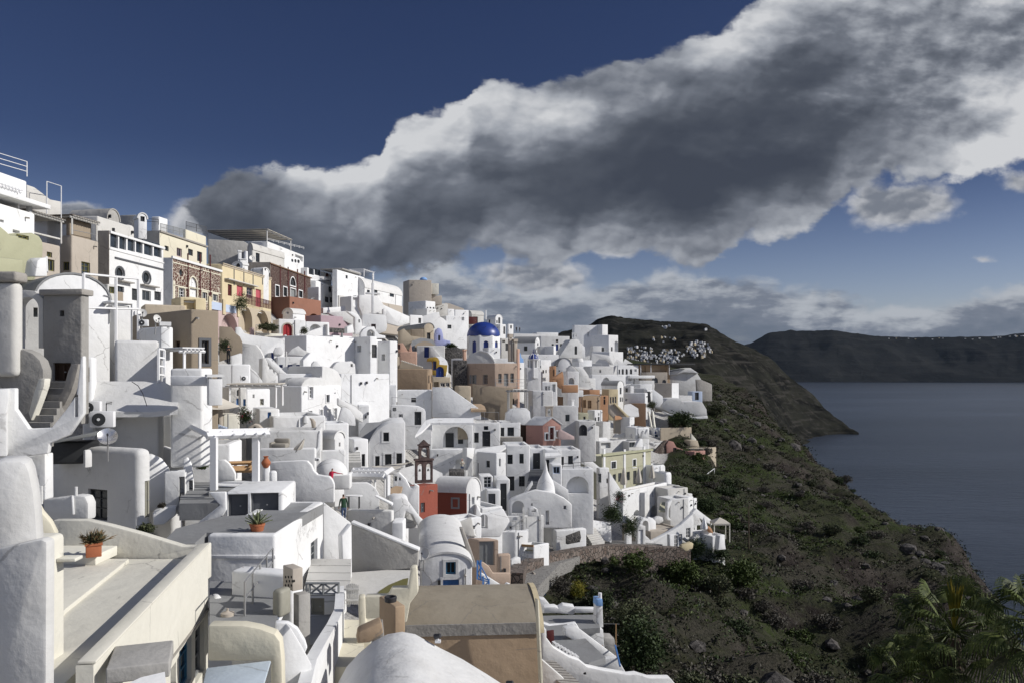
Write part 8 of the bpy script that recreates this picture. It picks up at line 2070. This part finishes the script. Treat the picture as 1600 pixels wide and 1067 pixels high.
person('person in a dark green jumper and blue jeans walking along the parapet',537,816,47,45,20,'cloth_green','cloth_denim','walk')
person('person in a red jumper leaning over the S-curved wall with one arm out',517,767,40.5,36,-10,'cloth_red','cloth_black','lean')
person('person dressed in black standing beside the tan house',357,568,67,30,200,'cloth_black','cloth_black','chest')
person('person in a pale jacket, jeans and red cap in the courtyard behind the belfry',722,741,85,25,200,'cloth_pale','cloth_denim','chest','cloth_red')
person('left one of two dark figures on the skyline right of the blue dome',807,519,262,8.5,0,'cloth_black','cloth_black')
person('right one of two dark figures on the skyline right of the blue dome',812,519,263,8,40,'cloth_black','cloth_black')
# far village on the headland: each house stands where a sight line meets the hill
def tree_of(o): bm=bmesh.new();bm.from_mesh(o.data);t=BVHTree.FromBMesh(bm);return t,bm
bt,_b=tree_of(HEAD);rnd=random.Random(5);tiny=[]
plain('far_white',(.62,.62,.62,1),.9,.2,scale=.2);plain('far_cream',(.5,.42,.28,1),.9,.2,scale=.2)
for k in range(6):
  bm=bmesh.new();w_,d_,h_=(7,6,4.5) if k<3 else (10,7,6);cbox(bm,(0,0,-3),w_,d_,h_+3)
  if k % 3==0: prism(bm,[Vector((w_/2*math.cos(math.pi*i/6),-d_/2,h_+w_*.3*math.sin(math.pi*i/6))) for i in range(7)],Vector((0,d_,0)))
  if k % 3==1: cbox(bm,(-1.2,.5,h_),w_*.5,d_*.6,2.6)
  if k % 3==2: cbox(bm,(1.5,-1.6,-1),w_*.6,d_*.5,3.0)
  for u in (-.25,.2): cbox(bm,(w_*u,-d_/2-.03,.8),1.1,.1,1.8,0,1)
  me=bpy.data.meshes.new('tiny_house');bm.to_mesh(me);bm.free();me.materials.append(MATS['far_white' if k!=4 else 'far_cream']);me.materials.append(MATS['charcoal']);tiny.append(me)
zones=[(1092,547,20,13,78),(1018,563,44,9,110),(1000,549,22,7,34),(1050,553,20,7,34),(1035,531,22,4,12),(1045,512,11,4,6),(1103,517,2,1,2)]
for zx,zy,rx,ry,n in zones:
  for i in range(n):
    ta,tr=rnd.uniform(0,6.283),rnd.random()**.5;x,y=zx+rx*tr*math.cos(ta),zy+ry*tr*math.sin(ta);h_=bt.ray_cast(Vector((0,0,0)),Vector(((x-800)/F,1,(HZ-y)/F)).normalized())
    if h_[0] is None: continue
    o=bpy.data.objects.new('tiny_house',rnd.choice(tiny));COL.objects.link(o);o.location=h_[0]+UP*.5;s=h_[0].y/1250*rnd.uniform(.22,.42);o.scale=(s,s,s);o.rotation_euler.z=rnd.uniform(-.6,.9)
    tagit(o,'tiny white house of the distant village on the dark headland','house','houses of the distant village')
bt2,_b2=tree_of(RIM)
for i in range(20):
  x=rnd.choice((rnd.uniform(1380,1480),rnd.uniform(1500,1600)));y=529.5+rnd.uniform(-1,1)-max(0,(x-1540))*.08;h_=bt2.ray_cast(Vector((0,0,0)),Vector(((x-800)/F,1,(HZ-y)/F)).normalized())
  if h_[0] is None: continue
  o=bpy.data.objects.new('tiny_house',rnd.choice(tiny));COL.objects.link(o);o.location=h_[0];o.scale=(2.0,2.0,.9);o.rotation_euler.z=rnd.uniform(0,1);tagit(o,'white speck of a house on top of the far cliff across the water','house','houses on the far rim')

# ------------------------------------------------------------------ the air: even haze round everything below the sky
def build_haze():
  m=bpy.data.materials.new('haze');m.use_nodes=True;nt=m.node_tree;nt.nodes.clear()
  v=nt.nodes.new('ShaderNodeVolumePrincipled');o=nt.nodes.new('ShaderNodeOutputMaterial');nt.links.new(v.outputs[0],o.inputs[1])
  v.inputs['Color'].default_value=(.62,.78,1,1);v.inputs['Density'].default_value=4.5e-6;v.inputs['Anisotropy'].default_value=0
  MATS['haze']=m
  bm=bmesh.new();hexa(bm,[(-14000,-400,SEA-31),(14000,-400,SEA-31),(14000,16000,SEA-31),(-14000,16000,SEA-31),(-14000,-400,640),(14000,-400,640),(14000,16000,640),(-14000,16000,640)])
  bmesh.ops.recalc_face_normals(bm,faces=bm.faces);raw('haze',bm,['haze']);o=COL.objects[-1];o['kind']='stuff';o['label']='thin blue haze over the sea and the far cliffs';return o
build_haze()

apply_cuts()
for o in list(bpy.data.objects):
  for k in ('o','_y','_p'):
    if k in o: del o[k]
